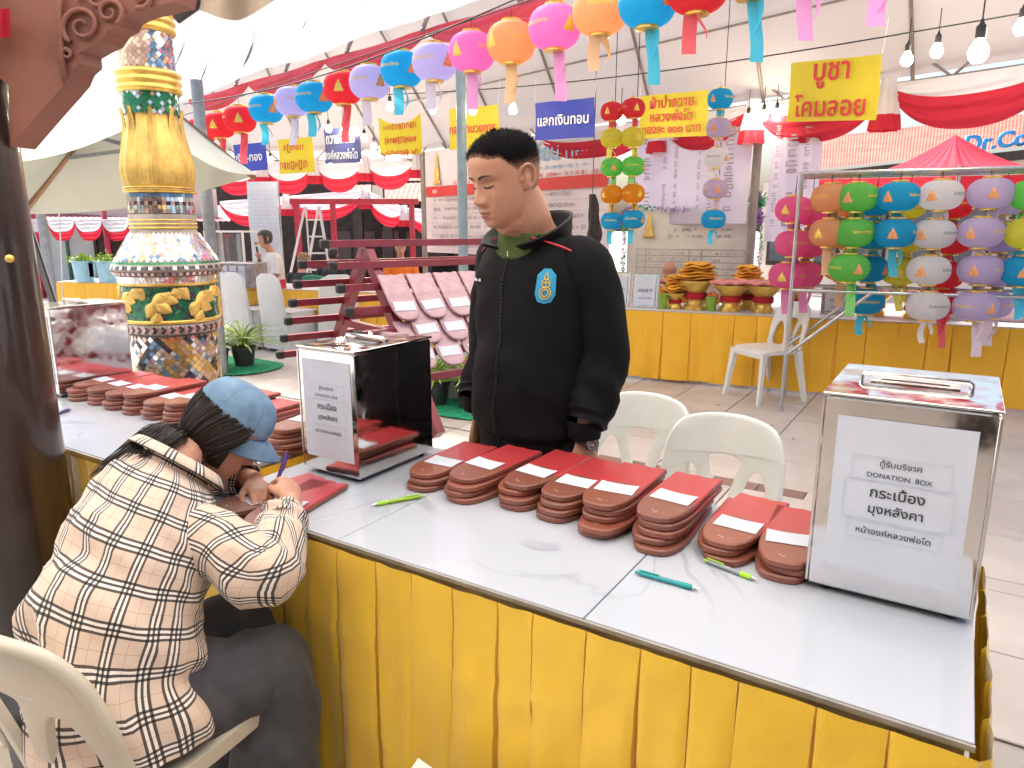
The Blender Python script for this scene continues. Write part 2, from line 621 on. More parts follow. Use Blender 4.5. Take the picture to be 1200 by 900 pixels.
# ---------------------------------------------------------------- table frame
O2, U2, V2 = Vector((-.483, 1.511)), Vector((.846, -.534)), Vector((.534, .846))
TA = math.atan2(U2.y, U2.x)
TABLE_Z = .75
def tb(u, v, z=TABLE_Z):
    p = O2 + U2 * u + V2 * v
    return Vector((p.x, p.y, z))

# ---------------------------------------------------------------- ground
gm = MB().add([(-150, -60, -.012), (150, -60, -.012), (150, 220, -.012), (-150, 220, -.012)], [(0, 1, 2, 3)])
ground = gm.build('ground', paving('far_paving', (.47, .43, .39), (.42, .38, .35), (.30, .27, .25), .5, .5, -TA), kind='structure')
slab_me = MB().box((0, 0, -.004), (.493, .493, .008), bev=.002).mesh('slab', M['slab'])
band_me = MB().box((0, 0, -.004), (.243, .113, .008), bev=.002).mesh('band_tile', M['slab_brown'])
band_me2 = MB().box((0, 0, -.004), (.243, .113, .008), bev=.002).mesh('band_tile', M['slab'])
rows, v = [], .78
bands = {3, 4}
vv = .70
r_i = 0
while vv < 8.2:
    if r_i in (3, 5):
        h = .12
    else:
        h = .5
    rows.append((vv, h))
    vv += h
    r_i += 1
n_slab = 0
for vv, h in rows:
    if h > .3:
        for i in range(-10, 12):
            u = i * .5
            c = tb(u, vv + .25, 0)
            # only the slabs that can show from near the photograph's position
            ang = c.x / max(c.y, .1)
            if not (-.95 < ang < .95) or c.y > 9.0 or c.y < 1.6: continue
            if abs(ang) > .8 and c.y > 7: continue
            o = obj('paving_slab', slab_me, ground, (c.x, c.y, 0), (0, 0, TA))
            n_slab += 1
    else:
        for i in range(-6, 20):
            c = tb(i * .25, vv + .06, 0)
            if -.2 < c.x / max(c.y, .1) < .8 and c.y > 1.8:
                obj('paving_tile', band_me if i % 3 else band_me2, ground, (c.x, c.y, 0), (0, 0, TA))
# petal-like litter and stains stay in the stone colour; a few dry leaves lie loose
leaf_me = MB().add([(-.02, 0, .004), (0, -.008, .007), (.025, 0, .003), (0, .009, .008)], [(0, 1, 2, 3)]).mesh('dry_leaf', mat('dry_leaf', (.32, .15, .06), .8))

# ================================================================ tents, posts and buildings behind
D1 = Vector((.63, -.776, 0)).normalized()
DN = Vector((-D1.y, D1.x, 0))
V0 = Vector((2.49, 7.10, 0))
DA = math.atan2(D1.y, D1.x)
def px_of(p):
    q = Vector(p) - Vector((0, 0, CAM_H))
    w = q.y * math.cos(CAM_PITCH) - q.z * math.sin(CAM_PITCH)
    return 600 + CAM_F * q.x / w
def s_at(px, z=2.5, off=0.0):
    lo, hi = -9.0, 6.0
    for _ in range(50):
        m = (lo + hi) / 2
        p = V0 + D1 * m + DN * off
        p.z = z
        if px_of(p) < px: lo = m
        else: hi = m
    return (lo + hi) / 2
def val(s, z=2.5, off=0.0):
    p = V0 + D1 * s + DN * off
    return Vector((p.x, p.y, z))
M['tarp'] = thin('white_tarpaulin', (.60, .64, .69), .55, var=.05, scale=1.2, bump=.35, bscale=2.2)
M['tent_inner'] = thin('tent_lining', (.52, .485, .49), .14, var=.05, scale=1.0, bump=.2, bscale=1.5)  # shade under the white tent roof put into this greyer cloth colour
M['red_cloth'] = thin('red_cloth', (.62, .035, .06), .3, var=.08)
M['white_cloth'] = thin('white_cloth', (.80, .77, .78), .35, var=.05)
M['pink_cloth'] = thin('rose_cloth', (.72, .12, .16), .3, var=.1)

tent = thing('marquee', 'large white marquee, shaded underside coloured grey, on a steel frame behind the man', 'tent', (0, 0, 0))
eaveA, eaveB = Vector((-4.6, 9.2, 2.78)), Vector((3.3, 1.95, 2.90))
farA, farB = Vector((-5.6, 12.25, 2.62)), Vector((5.55, 3.35, 2.62))
farM = Vector((-1.42, 12.0, 2.62))
ridA, ridB = Vector((-4.8, 10.9, 4.35)), Vector((4.3, 2.7, 4.45))
def sheet(pa, pb, qa, qb, nu, nv, sag, seed):
    def f(a, b):
        p = pa.lerp(pb, a).lerp(qa.lerp(qb, a), b)
        s = -sag * math.sin(math.pi * b) * (.6 + .4 * math.sin(a * nu * .9 + seed))
        s += .09 * noise.noise(Vector((p.x * .9 + seed, p.y * .9, b * 3))) + .035 * abs(noise.noise(Vector((p.x * 2.6 + b * 4, p.y * 2.6, seed))))
        return (p.x, p.y, p.z + s)
    return MB().grid(f, nu, nv)
sheet(eaveA, eaveB, ridA, ridB, 110, 30, .10, 1).build('roof_sheet', M['tarp'], tent, smooth=True)
def far_edge(a):
    return farA.lerp(farM, a / .28) if a < .28 else farM.lerp(farB, (a - .28) / .72)
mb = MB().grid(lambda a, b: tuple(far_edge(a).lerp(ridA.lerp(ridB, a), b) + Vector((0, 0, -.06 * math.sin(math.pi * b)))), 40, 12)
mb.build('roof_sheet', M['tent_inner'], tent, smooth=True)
# the marquee's gable at the left end
mb = MB().add([eaveA, farA, ridA], [(0, 1, 2)])
mb.build('gable_sheet', M['tarp'], tent)
# truss along the far eave
nod = [s_at(p) for p in (497, 640, 783, 893, 1050, 1262, 1560)]
def pipe(name, a, b, r, mat_, parent, n=8):
    return MB().tube([a, b], r, n).build(name, mat_, parent, smooth=60)
TP = M['brown_pipe']
for z in (2.56, 2.84):
    pipe('chord', val(nod[0], z, -.03), val(nod[-1], z, -.03), .018, TP, tent)
k = 0
s = nod[0]
while s < nod[-1] - .3:
    pipe('brace', val(s, 2.56, -.03), val(s + .35, 2.84, -.03), .011, TP, tent, 6)
    pipe('brace', val(s + .35, 2.84, -.03), val(s + .70, 2.56, -.03), .011, TP, tent, 6)
    s += .70
for z in (2.47, 2.74):
    pipe('chord', Vector((-5.6, 12.2, z)), Vector((-1.42, 11.95, z)), .018, TP, tent)
for i in range(7):
    x = -5.6 + i * .6
    pipe('brace', Vector((x, 12.2 - i * .035, 2.47)), Vector((x + .3, 12.18 - i * .035, 2.74)), .011, TP, tent, 6)
    pipe('brace', Vector((x + .3, 12.18 - i * .035, 2.74)), Vector((x + .6, 12.16 - i * .035, 2.47)), .011, TP, tent, 6)
for i in range(11):
    a = .06 + i * .088
    e, r_ = far_edge(a), ridA.lerp(ridB, a)
    pipe('rafter', e + Vector((0, 0, -.03)), r_ + Vector((0, 0, -.16)), .016, TP, tent)
    pipe('rafter', eaveA.lerp(eaveB, a) + Vector((0, 0, -.03)), r_ + Vector((0, 0, -.13)), .016, TP, tent)
for b in (.35, .7):
    pipe('purlin', far_edge(.28).lerp(ridA.lerp(ridB, .28), b) + Vector((0, 0, -.12)), far_edge(1).lerp(ridB, b) + Vector((0, 0, -.12)), .011, TP, tent)
for s_, z1 in ((nod[3], 2.56), (nod[0], 2.56), (nod[6], 2.56)):
    p = val(s_, 0, -.03)
    pipe('post', p, Vector((p.x, p.y, z1)), .042, M['brown_pipe'], tent, 12)
for p, z1 in ((Vector((-.48, 7.1, 0)), 3.0),):
    MB().tube([p, Vector((p.x, p.y, z1))], .047, 16).build('post', M['pale_pipe'], tent, smooth=60)
# two loose grey tent posts on the left
for lab, g, z1, r in (('grey steel post rising beside the spider plants', (-2.83, 6.8), 2.7, .052), ('thin grey steel post left of the mosaic column', (-5.42, 8.4), 2.6, .05)):
    t = thing('steel_post', lab, 'post', (*g, 0))
    MB().tube([(0, 0, 0), (0, 0, z1)], r, 16).build('pole', M['grey_pipe'], t, smooth=60)
    MB().box((0, 0, .006), (.18, .18, .012)).build('base_plate', M['grey_pipe'], t)
# thin white cables hanging at the post
for lab, px, Y in (('pair of thin white cables beside the left steel post', 62, 8.6), ('thin white cable beside the grey post', 240, 7.0)):
    a = at(px, 200, Y); b = at(px + 6, 330, Y)
    MB().tube(catmull([(a.x, a.y, 2.7), (a.x + .02, a.y, 1.8), (b.x, b.y, .3)], 5), .008, 6).build('cable', M['white_plastic'], label=lab, cat='cable', smooth=True)

# ---------------------------------------------------------------- red and white swags
def swag(label, p0, p1, sag, group, wh=.20, rh=.16, tassel=True, w_mat=None, r_mat=None):
    p0, p1 = Vector(p0), Vector(p1)
    t = thing('bunting_swag', label, 'bunting', p0, 0, group)
    d = p1 - p0
    L = d.length
    nrm = Vector((-d.y, d.x, 0)).normalized()
    if nrm.y > 0: nrm = -nrm
    def pt(a, g, k0):
        c = 4 * a * (1 - a)
        drop = sag * c
        z = -g * (1 - .72 * (1 - c) ** 2) - drop * (g / (wh + rh)) ** .8
        out = .03 + .05 * c * math.sin(g / (wh + rh) * math.pi) + .012 * math.sin(g * 95 + 5 * math.sin(3 * a)) * (.35 + .65 * c) + .006 * math.sin(g * 210 + 9 * a)
        q = d * a + nrm * out
        return (q.x, q.y, q.z + z)
    MB().grid(lambda a, b: pt(a, wh * b, 0), 36, 14).build('white_band', w_mat or M['white_cloth'], t, smooth=True)
    MB().grid(lambda a, b: pt(a, wh + rh * b, 0), 36, 14).build('red_band', r_mat or M['red_cloth'], t, smooth=True)
    if tassel:
        def ts(a, b, z0, z1, r0, r1):
            an = 2 * math.pi * a
            r = (r0 + (r1 - r0) * b) * (1 + .14 * math.sin(an * 7))
            q = d + nrm * .05
            return (q.x + r * math.cos(an), q.y + r * math.sin(an), q.z + z0 + (z1 - z0) * b)
        MB().grid(lambda a, b: ts(a, b, .04, -.24, .05, .10), 42, 6, closed=True).build('white_tassel', w_mat or M['white_cloth'], t, smooth=True)
        MB().grid(lambda a, b: ts(a, b, -.24, -.36, .10, .115), 42, 3, closed=True).build('red_tassel', r_mat or M['red_cloth'], t, smooth=True)
    return t
G1 = 'red and white swags along the marquee edge'
lab = ['half hidden behind the paired lantern strings', 'behind the man', 'above the lilac cloth banners', 'below the large yellow sign', 'above the red tent peak']
for i, (a, b) in enumerate(zip(nod[:-1], nod[1:])):
    if i == 0: continue
    swag('red and white swag %s' % (['', 'half hidden by the paired lantern strings', 'above the lilac cloth banners', 'below the large yellow sign', 'above the peak of the red tent', 'leaving the picture at the right edge'][i]),
         val(a, 2.55, -.10), val(b, 2.55, -.10), .17 if i < 3 else .20, G1, .07, .13)
px_n = [186, 248, 309, 369, 428, 489]
zz = [2.42, 2.43, 2.44, 2.46, 2.50, 2.55]
for i in range(5):
    a, b = at(px_n[i], 200, 12.0), at(px_n[i + 1], 200, 12.0)
    swag('red and white swag, %s from the mosaic column, under the marquee edge' % ORD[i], (a.x, 12.0, zz[i]), (b.x, 12.0, zz[i + 1]), .20, G1, .18, .14)
# red swags gathered along the near eave, behind the lantern string
for i in range(7):
    a, b = .12 + i * .125, .12 + (i + 1) * .125
    p, q = eaveA.lerp(eaveB, a) + Vector((.08, .08, .0)), eaveA.lerp(eaveB, b) + Vector((.08, .08, .0))
    swag('rose red swag, %s from the left along the lantern string' % ORD[i], p, q, .05, 'rose swags behind the lantern string', .02, .10, False, M['pink_cloth'], M['pink_cloth'])
# the second, lower row further back
low = [(258, 236), (336, 230), (428, 222), (474, 243), (548, 250), (620, 250)]
for i in range(5):
    a, b = at(*low[i], 14.0), at(*low[i + 1], 14.0)
    swag('lower red and white swag, %s from the mosaic column, before the dark pavilion' % ORD[i], a, b, .20, 'swags on the pavilion', .18, .13)
for i, (x0, x1) in enumerate(((24, 56), (56, 88), (88, 120), (120, 152), (152, 184))):
    a, b = at(x0, 257, 14.5), at(x1, 256, 14.5)
    swag('small red and white swag, %s from the dark wooden post, over pale doors' % ORD[i], a, b, .06, 'swags over the pale doors', .22, .15, False)

# ---------------------------------------------------------------- buildings
M['roof_red'] = mat('roof_red', srgb(176, 104, 88), .7, var=.2, scale=3, bump=.2, bscale=30)
M['roof_gold'] = mat('roof_gold', srgb(232, 190, 120), .5, var=.15, scale=2)
M['roof_orange'] = mat('roof_orange', srgb(226, 150, 96), .5, var=.15, scale=2)
M['wall_cream'] = mat('wall_cream', srgb(226, 216, 198), .8, var=.08, scale=2)
M['wall_pale'] = mat('wall_pale', srgb(196, 212, 214), .6, var=.08, scale=2)
M['wood_dark'] = mat('wood_dark', (.045, .028, .024), .6, var=.3, scale=6)
M['frame_green'] = mat('frame_green', (.03, .14, .09), .5)
M['post_red'] = mat('post_red', (.42, .03, .06), .45, var=.1)
def tiled_roof(mb, A, B, C, Dq, nu, nv):
    """quad A-B (eave, left to right) up to D-C (ridge); courses step, pans ripple"""
    A, B, C, Dq = map(Vector, (A, B, C, Dq))
    n = (B - A).cross(Dq - A).normalized()
    def f(a, b):
        p = A.lerp(B, a).lerp(Dq.lerp(C, a), b)
        k = (b * nv) % 1.0
        return tuple(p + n * (.007 * math.sin(a * nu * 2 * math.pi) + .05 * (1 - k)))
    mb.grid(f, nu * 4, nv * 4)
t = thing('pavilion', 'dark wooden pavilion with a red tiled roof behind the tile rack', 'building', at(420, 300, 19))
o = t.location.copy()
def L_(p): return Vector(p) - o
mb = MB()
e0, e1 = at(395, 240, 18), at(640, 236, 17.2)
r0, r1 = at(420, 190, 22), at(640, 180, 21.2)
tiled_roof(mb, L_(e0), L_(e1), L_(r1), L_(r0), 40, 9)
mb.build('roof', M['roof_red'], t, smooth=True)
w0, w1 = at(255, 300, 20), at(640, 300, 19)
MB().add([L_((w0.x, w0.y, 0)), L_((w1.x, w1.y, 0)), L_((w1.x, w1.y, 2.6)), L_((w0.x, w0.y, 2.6))], [(0, 1, 2, 3)]).build('back_wall', M['wood_dark'], t)
for px in (420, 455, 500, 540, 600):
    p = at(px, 260, 17.6)
    MB().box(L_((p.x, p.y, 1.0)), (.22, .22, 2.0)).build('column', M['wood_dark'], t)
p = at(443, 225, 17.2)
win = MB().box(L_(p), (.30, .06, .36)).build('roof_window', M['wood_dark'], t)
MB().box(L_(p + Vector((0, -.05, .02))), (.24, .03, .26)).build('pane', M['wall_cream'], win)
for k in range(7):
    p = at(402 + k * 28, 292, 18.6)
    MB().box(L_((p.x, p.y, .9)), (.42, .05, .8)).build('shutter', mat('shutter_%d' % k, (.08 + .05 * (k % 3), .06, .055), .6), t)
# right hand building with the long tiled roof and blue cafe lettering
t = thing('cafe_building', 'building with a long red tiled roof and blue cafe letters at the right', 'building', at(1050, 300, 15))
o = t.location.copy()
mb = MB()
e0, e1 = at(905, 207, 15.5), at(1330, 160, 12.0)
r0, r1 = at(905, 170, 18.5), at(1330, 122, 15)
tiled_roof(mb, L_(e0), L_(e1), L_(r1), L_(r0), 110, 12)
mb.build('roof', M['roof_red'], t, smooth=True)
MB().bar(L_(e0 + Vector((0, 0, -.10))), L_(e1 + Vector((0, 0, -.10))), .10, .16).build('fascia', M['wood_dark'], t)
MB().add([L_((e0.x, e0.y + .5, 0)), L_((e1.x, e1.y + .5, 0)), L_((e1.x, e1.y + .5, e1.z - .1)), L_((e0.x, e0.y + .5, e0.z - .1))], [(0, 1, 2, 3)]).build('wall', M['wall_cream'], t)
for k in range(6):
    f = .08 + k * .15
    p = e0.lerp(e1, f)
    w = MB().box(L_((p.x, p.y + .40, 1.25)), (.62, .08, 1.3), rz=math.atan2(e1.y - e0.y, e1.x - e0.x)).build('shop_window', M['wood_dark'], t)
    MB().box(L_((p.x - .03, p.y + .33, 1.25)), (.5, .04, 1.1), rz=math.atan2(e1.y - e0.y, e1.x - e0.x)).build('pane', mat('window_glass', (.10, .12, .13), .08, var=.1), w)
bl = mat('cafe_blue', srgb(40, 150, 215), .4, var=.05)
sg = text_mesh('1 Dr.Coffee', width=1.75, mat_=bl, bold=.03)
p = at(1180, 163, 13.0)
so = obj('cafe_lettering', warp(sg, lambda c: Vector((c.x, 0, c.y + c.x * .10))), t, L_(p), (0, 0, math.atan2(e1.y - e0.y, e1.x - e0.x) * .4))
so.modifiers.new('s', 'SOLIDIFY').thickness = .06
# pale building with doors at the left and golden temple roofs above it
t = thing('shop_row', 'low pale building with blue doors and red posts at the far left', 'building', at(90, 320, 16))
o = t.location.copy()
w0, w1 = at(0, 300, 16.5), at(260, 300, 15.5)
MB().add([L_((w0.x, w0.y, 0)), L_((w1.x, w1.y, 0)), L_((w1.x, w1.y, 2.2)), L_((w0.x, w0.y, 2.2))], [(0, 1, 2, 3)]).build('wall', M['wall_cream'], t)
for k, (px, wd, m) in enumerate(((38, .62, 'wall_pale'), (52, .3, 'wall_pale'), (76, .45, 'wall_pale'), (104, .62, 'wall_pale'), (134, .5, 'wood_dark'), (150, .5, 'wood_dark'), (172, .6, 'wood_dark'), (196, .5, 'wall_pale'), (222, .6, 'wood_dark'), (244, .5, 'wood_dark'))):
    p = w0.lerp(w1, (px) / 260)
    d = MB().box(L_((p.x, p.y - .06, .82)), (wd, .06, 1.5)).build('door', M[m], t)
    for sgn in (-1, 1):
        MB().box(L_((p.x + sgn * wd / 2, p.y - .10, .82)), (.06, .05, 1.55)).build('door_frame', M['frame_green'] if k % 2 else M['wood_dark'], d)
for px in (45, 54, 128):
    p = at(px, 300, 14.6)
    MB().tube([L_((p.x, p.y, 0)), L_((p.x, p.y, 1.75))], .055, 12).build('post', M['post_red'], t, smooth=True)
mb = MB()
tiled_roof(mb, L_(at(10, 262, 15)), L_(at(270, 262, 14.6)), L_(at(270, 243, 18)), L_(at(10, 243, 18)), 40, 5)
mb.build('roof', mat('roof_maroon', srgb(150, 70, 80), .6, var=.2), t, smooth=True)
t = thing('temple', 'golden tiered temple roof showing below the cream umbrella', 'temple', at(110, 240, 24))
o = t.location.copy()
for k, (xa, xb, ya, yb, m) in enumerate(((40, 235, 258, 240, 'roof_gold'), (60, 215, 246, 226, 'roof_gold'), (95, 190, 232, 212, 'roof_orange'))):
    Y = 24 + k * .8
    mb = MB()
    A, B = at(xa, ya, Y), at(xb, ya, Y)
    C, Dq = at(xb - 30, yb, Y + 2), at(xa + 30, yb, Y + 2)
    tiled_roof(mb, L_(A), L_(B), L_(C), L_(Dq), 30, 4)
    mb.build('roof_tier', M[m], t, smooth=True)
    pp = at((xa + xb) / 2, yb, Y + 2)
    MB().box(L_((pp.x, pp.y + .3, pp.z / 2)), (B.x - A.x - 1.2, .3, pp.z)).build('wall', M['wall_cream'], t)

# white-draped wall of sheets behind the far tables
# ---------------------------------------------------------------- near wooden post and carved bracket
M['lacquer'] = mat('dark_lacquered_wood', (.034, .018, .016), .28, var=.35, scale=3, coat=.4, bump=.05, bscale=8)
M['bracket'] = mat('red_brown_wood', srgb(146, 94, 78), .55, var=.14, scale=5, bump=.15, bscale=20)
t = thing('wooden_post', 'dark lacquered wooden post at the left edge with a carved bracket', 'post', (-1.452, 1.96, 0))
MB().tube([(0, 0, 0), (0, 0, .10), (0, 0, .11), (0, 0, 1.0), (0, 0, 3.05)], [.17, .17, .138, .134, .128], 40).build('shaft', M['lacquer'], t, smooth=40)
st = at(11, 303, 1.84) - t.location
MB().lathe([(.0001, -.011), (.008, -.008), (.011, 0), (.008, .008), (.0001, .011)], 14, st).build('brass_stud', M['gold_bright'], t, smooth=True)
outl = [(-40, 60), (10, 100), (12, 172), (46, 132), (78, 96), (84, 82), (93, 74), (92, 62), (104, 55), (118, 48), (126, 36), (136, 30), (142, 20), (160, 12), (205, 2), (215, -60), (-40, -60)]
pts = [at(x, y, 1.95) - t.location for x, y in outl]
mb = MB()
n = len(pts)
dv = Vector((.02, .07, 0))
mb.add(pts + [p + dv for p in pts], [tuple(range(n)), tuple(range(2 * n - 1, n - 1, -1))] + [(i, n + i, n + (i + 1) % n, (i + 1) % n) for i in range(n)])
br = mb.build('bracket', M['bracket'], t)
def spiral(cx, cy, r0, turns, dirn, ph):
    out = []
    for k in range(40):
        f = k / 39
        a = ph + dirn * f * turns * 2 * math.pi
        r = r0 * (1 - .85 * f)
        out.append(at(cx + r * math.cos(a), cy + r * math.sin(a), 1.942) - t.location)
    return out
for cx, cy, r0, tn, dd, ph in ((96, 30, 24, 1.6, 1, 2.2), (128, 14, 17, 1.4, -1, 1.0), (78, 64, 9, 1.2, 1, 2.0), (112, -4, 20, 1.3, 1, 3.0), (165, -4, 14, 1.3, -1, 2.0)):
    sp_ = spiral(cx, cy, r0, tn, dd, ph)
    MB().tube(sp_, [.0075 * (1 - .6 * k / 39) for k in range(40)], 8).build('carved_scroll', M['bracket'], br, smooth=True)
MB().tube([at(76, 98, 1.94) - t.location, at(72, 60, 1.94) - t.location, at(70, 10, 1.94) - t.location, at(74, -40, 1.94) - t.location], .006, 8).build('carved_ridge', M['bracket'], br, smooth=True)
MB().grid(lambda a, b: tuple(at(122 + 32 * a, 12 + 26 * b * (1 - .5 * abs(2 * a - 1)) + 3 * math.sin(a * 20), 2.02) - t.location), 14, 6).build('red_pennant', M['red_cloth'], t, smooth=True)
MB().grid(lambda a, b: tuple(at(-20 + 32 * a, 10 + 34 * b, 1.9 + .02 * math.sin(a * 8)) - t.location), 10, 6).build('red_pennant', M['red_cloth'], t, smooth=True)

# rolled canvas awning at the top edge
t = thing('rolled_awning', 'beige canvas edge hanging from a dark strut at the top edge', 'awning', at(265, 0, 3.2))
o = t.location.copy()
cv = thin('beige_canvas', (.42, .34, .26), .12, var=.1)
def cvp(a, b):
    x = 214 + 120 * a
    y = -50 + b * (50 + 8 + 16 * math.sin(a * 3.0) ** 2 - 14 * max(0, a - .55) * 2.2)
    return tuple(at(x, y, 3.2 + .06 * math.sin(a * 14) * b) - o)
MB().grid(cvp, 30, 8).build('canvas', cv, t, smooth=True)
MB().tube([at(206, 22, 3.25) - o, at(226, 8, 3.25) - o, at(300, -40, 3.25) - o], .022, 10).build('strut', M['black_plastic'], t, smooth=True)

# ---------------------------------------------------------------- cream market umbrella
def umbrella():
    N_, R_, F_, L4 = at(172, 140, 4.7), at(301, 205, 6.4), at(21, 251, 6.9), at(-60, 190, 5.1)
    apex = at(150, 76, 5.9)
    t = thing('market_umbrella', 'cream square market umbrella behind the mosaic column', 'umbrella', (apex.x, apex.y, 0))
    o = t.location.copy()
    um = thin('cream_canvas', (.44, .45, .39), .08, var=.05, scale=2, bump=.1, bscale=5)
    cs = [N_, R_, F_, L4]
    for i in range(4):
        A, B = cs[i], cs[(i + 1) % 4]
        def f(a, b):
            p = apex.lerp(A.lerp(B, a), b)
            return tuple(p - o + Vector((0, 0, -.10 * math.sin(math.pi * a) * b - .05 * math.sin(math.pi * b))))
        MB().grid(f, 12, 12).build('canopy_panel', um, t, smooth=True)
    hub = apex + Vector((0.0, 0, -.22))
    low_ = apex + Vector((0.02, 0, -.62))
    wd = mat('umbrella_rib', srgb(150, 112, 80), .5, var=.1)
    for c in cs:
        e = c + Vector((0, 0, -.045))
        q = hub.lerp(e, .98)
        MB().bar(apex - o + Vector((0, 0, -.08)), q - o, .028, .04).build('rib', wd, t)
        MB().bar(low_ - o, apex.lerp(c, .5) - o + Vector((0, 0, -.09)), .022, .03).build('strut', M['grey_pipe'], t)
    MB().tube([(0, 0, 0), (0, 0, apex.z + .05)], .035, 12).build('pole', M['grey_pipe'], t, smooth=True)
    MB().tube([low_ - o + Vector((0, 0, -.06)), low_ - o + Vector((0, 0, .06))], .055, 14).build('hub', M['grey_pipe'], t, smooth=True)
    MB().lathe([(.30, 0), (.30, .06), (.06, .10), (.05, .3)], 24).build('base', M['black_plastic'], t, smooth=40)
umbrella()

# ---------------------------------------------------------------- mosaic column
def mosaic_band(z0, z1, r0, r1, size, pal, seed, prof=None, diamond=True):
    """small glass tiles set round a band, each one tilted a little; several colours in one joined part"""
    rnd = random.Random(seed)
    mb = MB()
    H_ = math.hypot(z1 - z0, r1 - r0)
    rows_ = max(1, round(H_ / (size * .5))) if diamond else max(1, round(H_ / size))
    rmax = max(r0, r1)
    n = max(8, round(2 * math.pi * rmax / size))
    for j in range(rows_ + (0 if diamond else 0)):
        f = (j + .5) / rows_
        z = z0 + (z1 - z0) * f
        r = r0 + (r1 - r0) * f
        for k in range(n):
            a = 2 * math.pi * (k + (.5 if (diamond and j % 2) else 0)) / n
            ex, ez = Vector((-math.sin(a), math.cos(a), 0)), Vector(((r1 - r0) / H_ * math.cos(a), (r1 - r0) / H_ * math.sin(a), (z1 - z0) / H_))
            nr = ex.cross(ez)
            if nr.dot(Vector((math.cos(a), math.sin(a), 0))) < 0: nr = -nr
            c = Vector((r * math.cos(a), r * math.sin(a), z)) + nr * .004
            tx, tz = rnd.uniform(-.06, .06), rnd.uniform(-.06, .06)
            w = size * .46 * (r / rmax)
            h = size * .46
            if diamond:
                q = [ex * w, ez * h, -ex * w, -ez * h]
            else:
                q = [ex * w - ez * h, ex * w + ez * h, -ex * w + ez * h, -ex * w - ez * h]
            vs = [c + v + nr * (v.dot(ex) * tx + v.dot(ez) * tz) for v in q]
            mb.add(vs, [(0, 1, 2, 3)], mi=pal(a, f, j, k, rnd))
    return mb
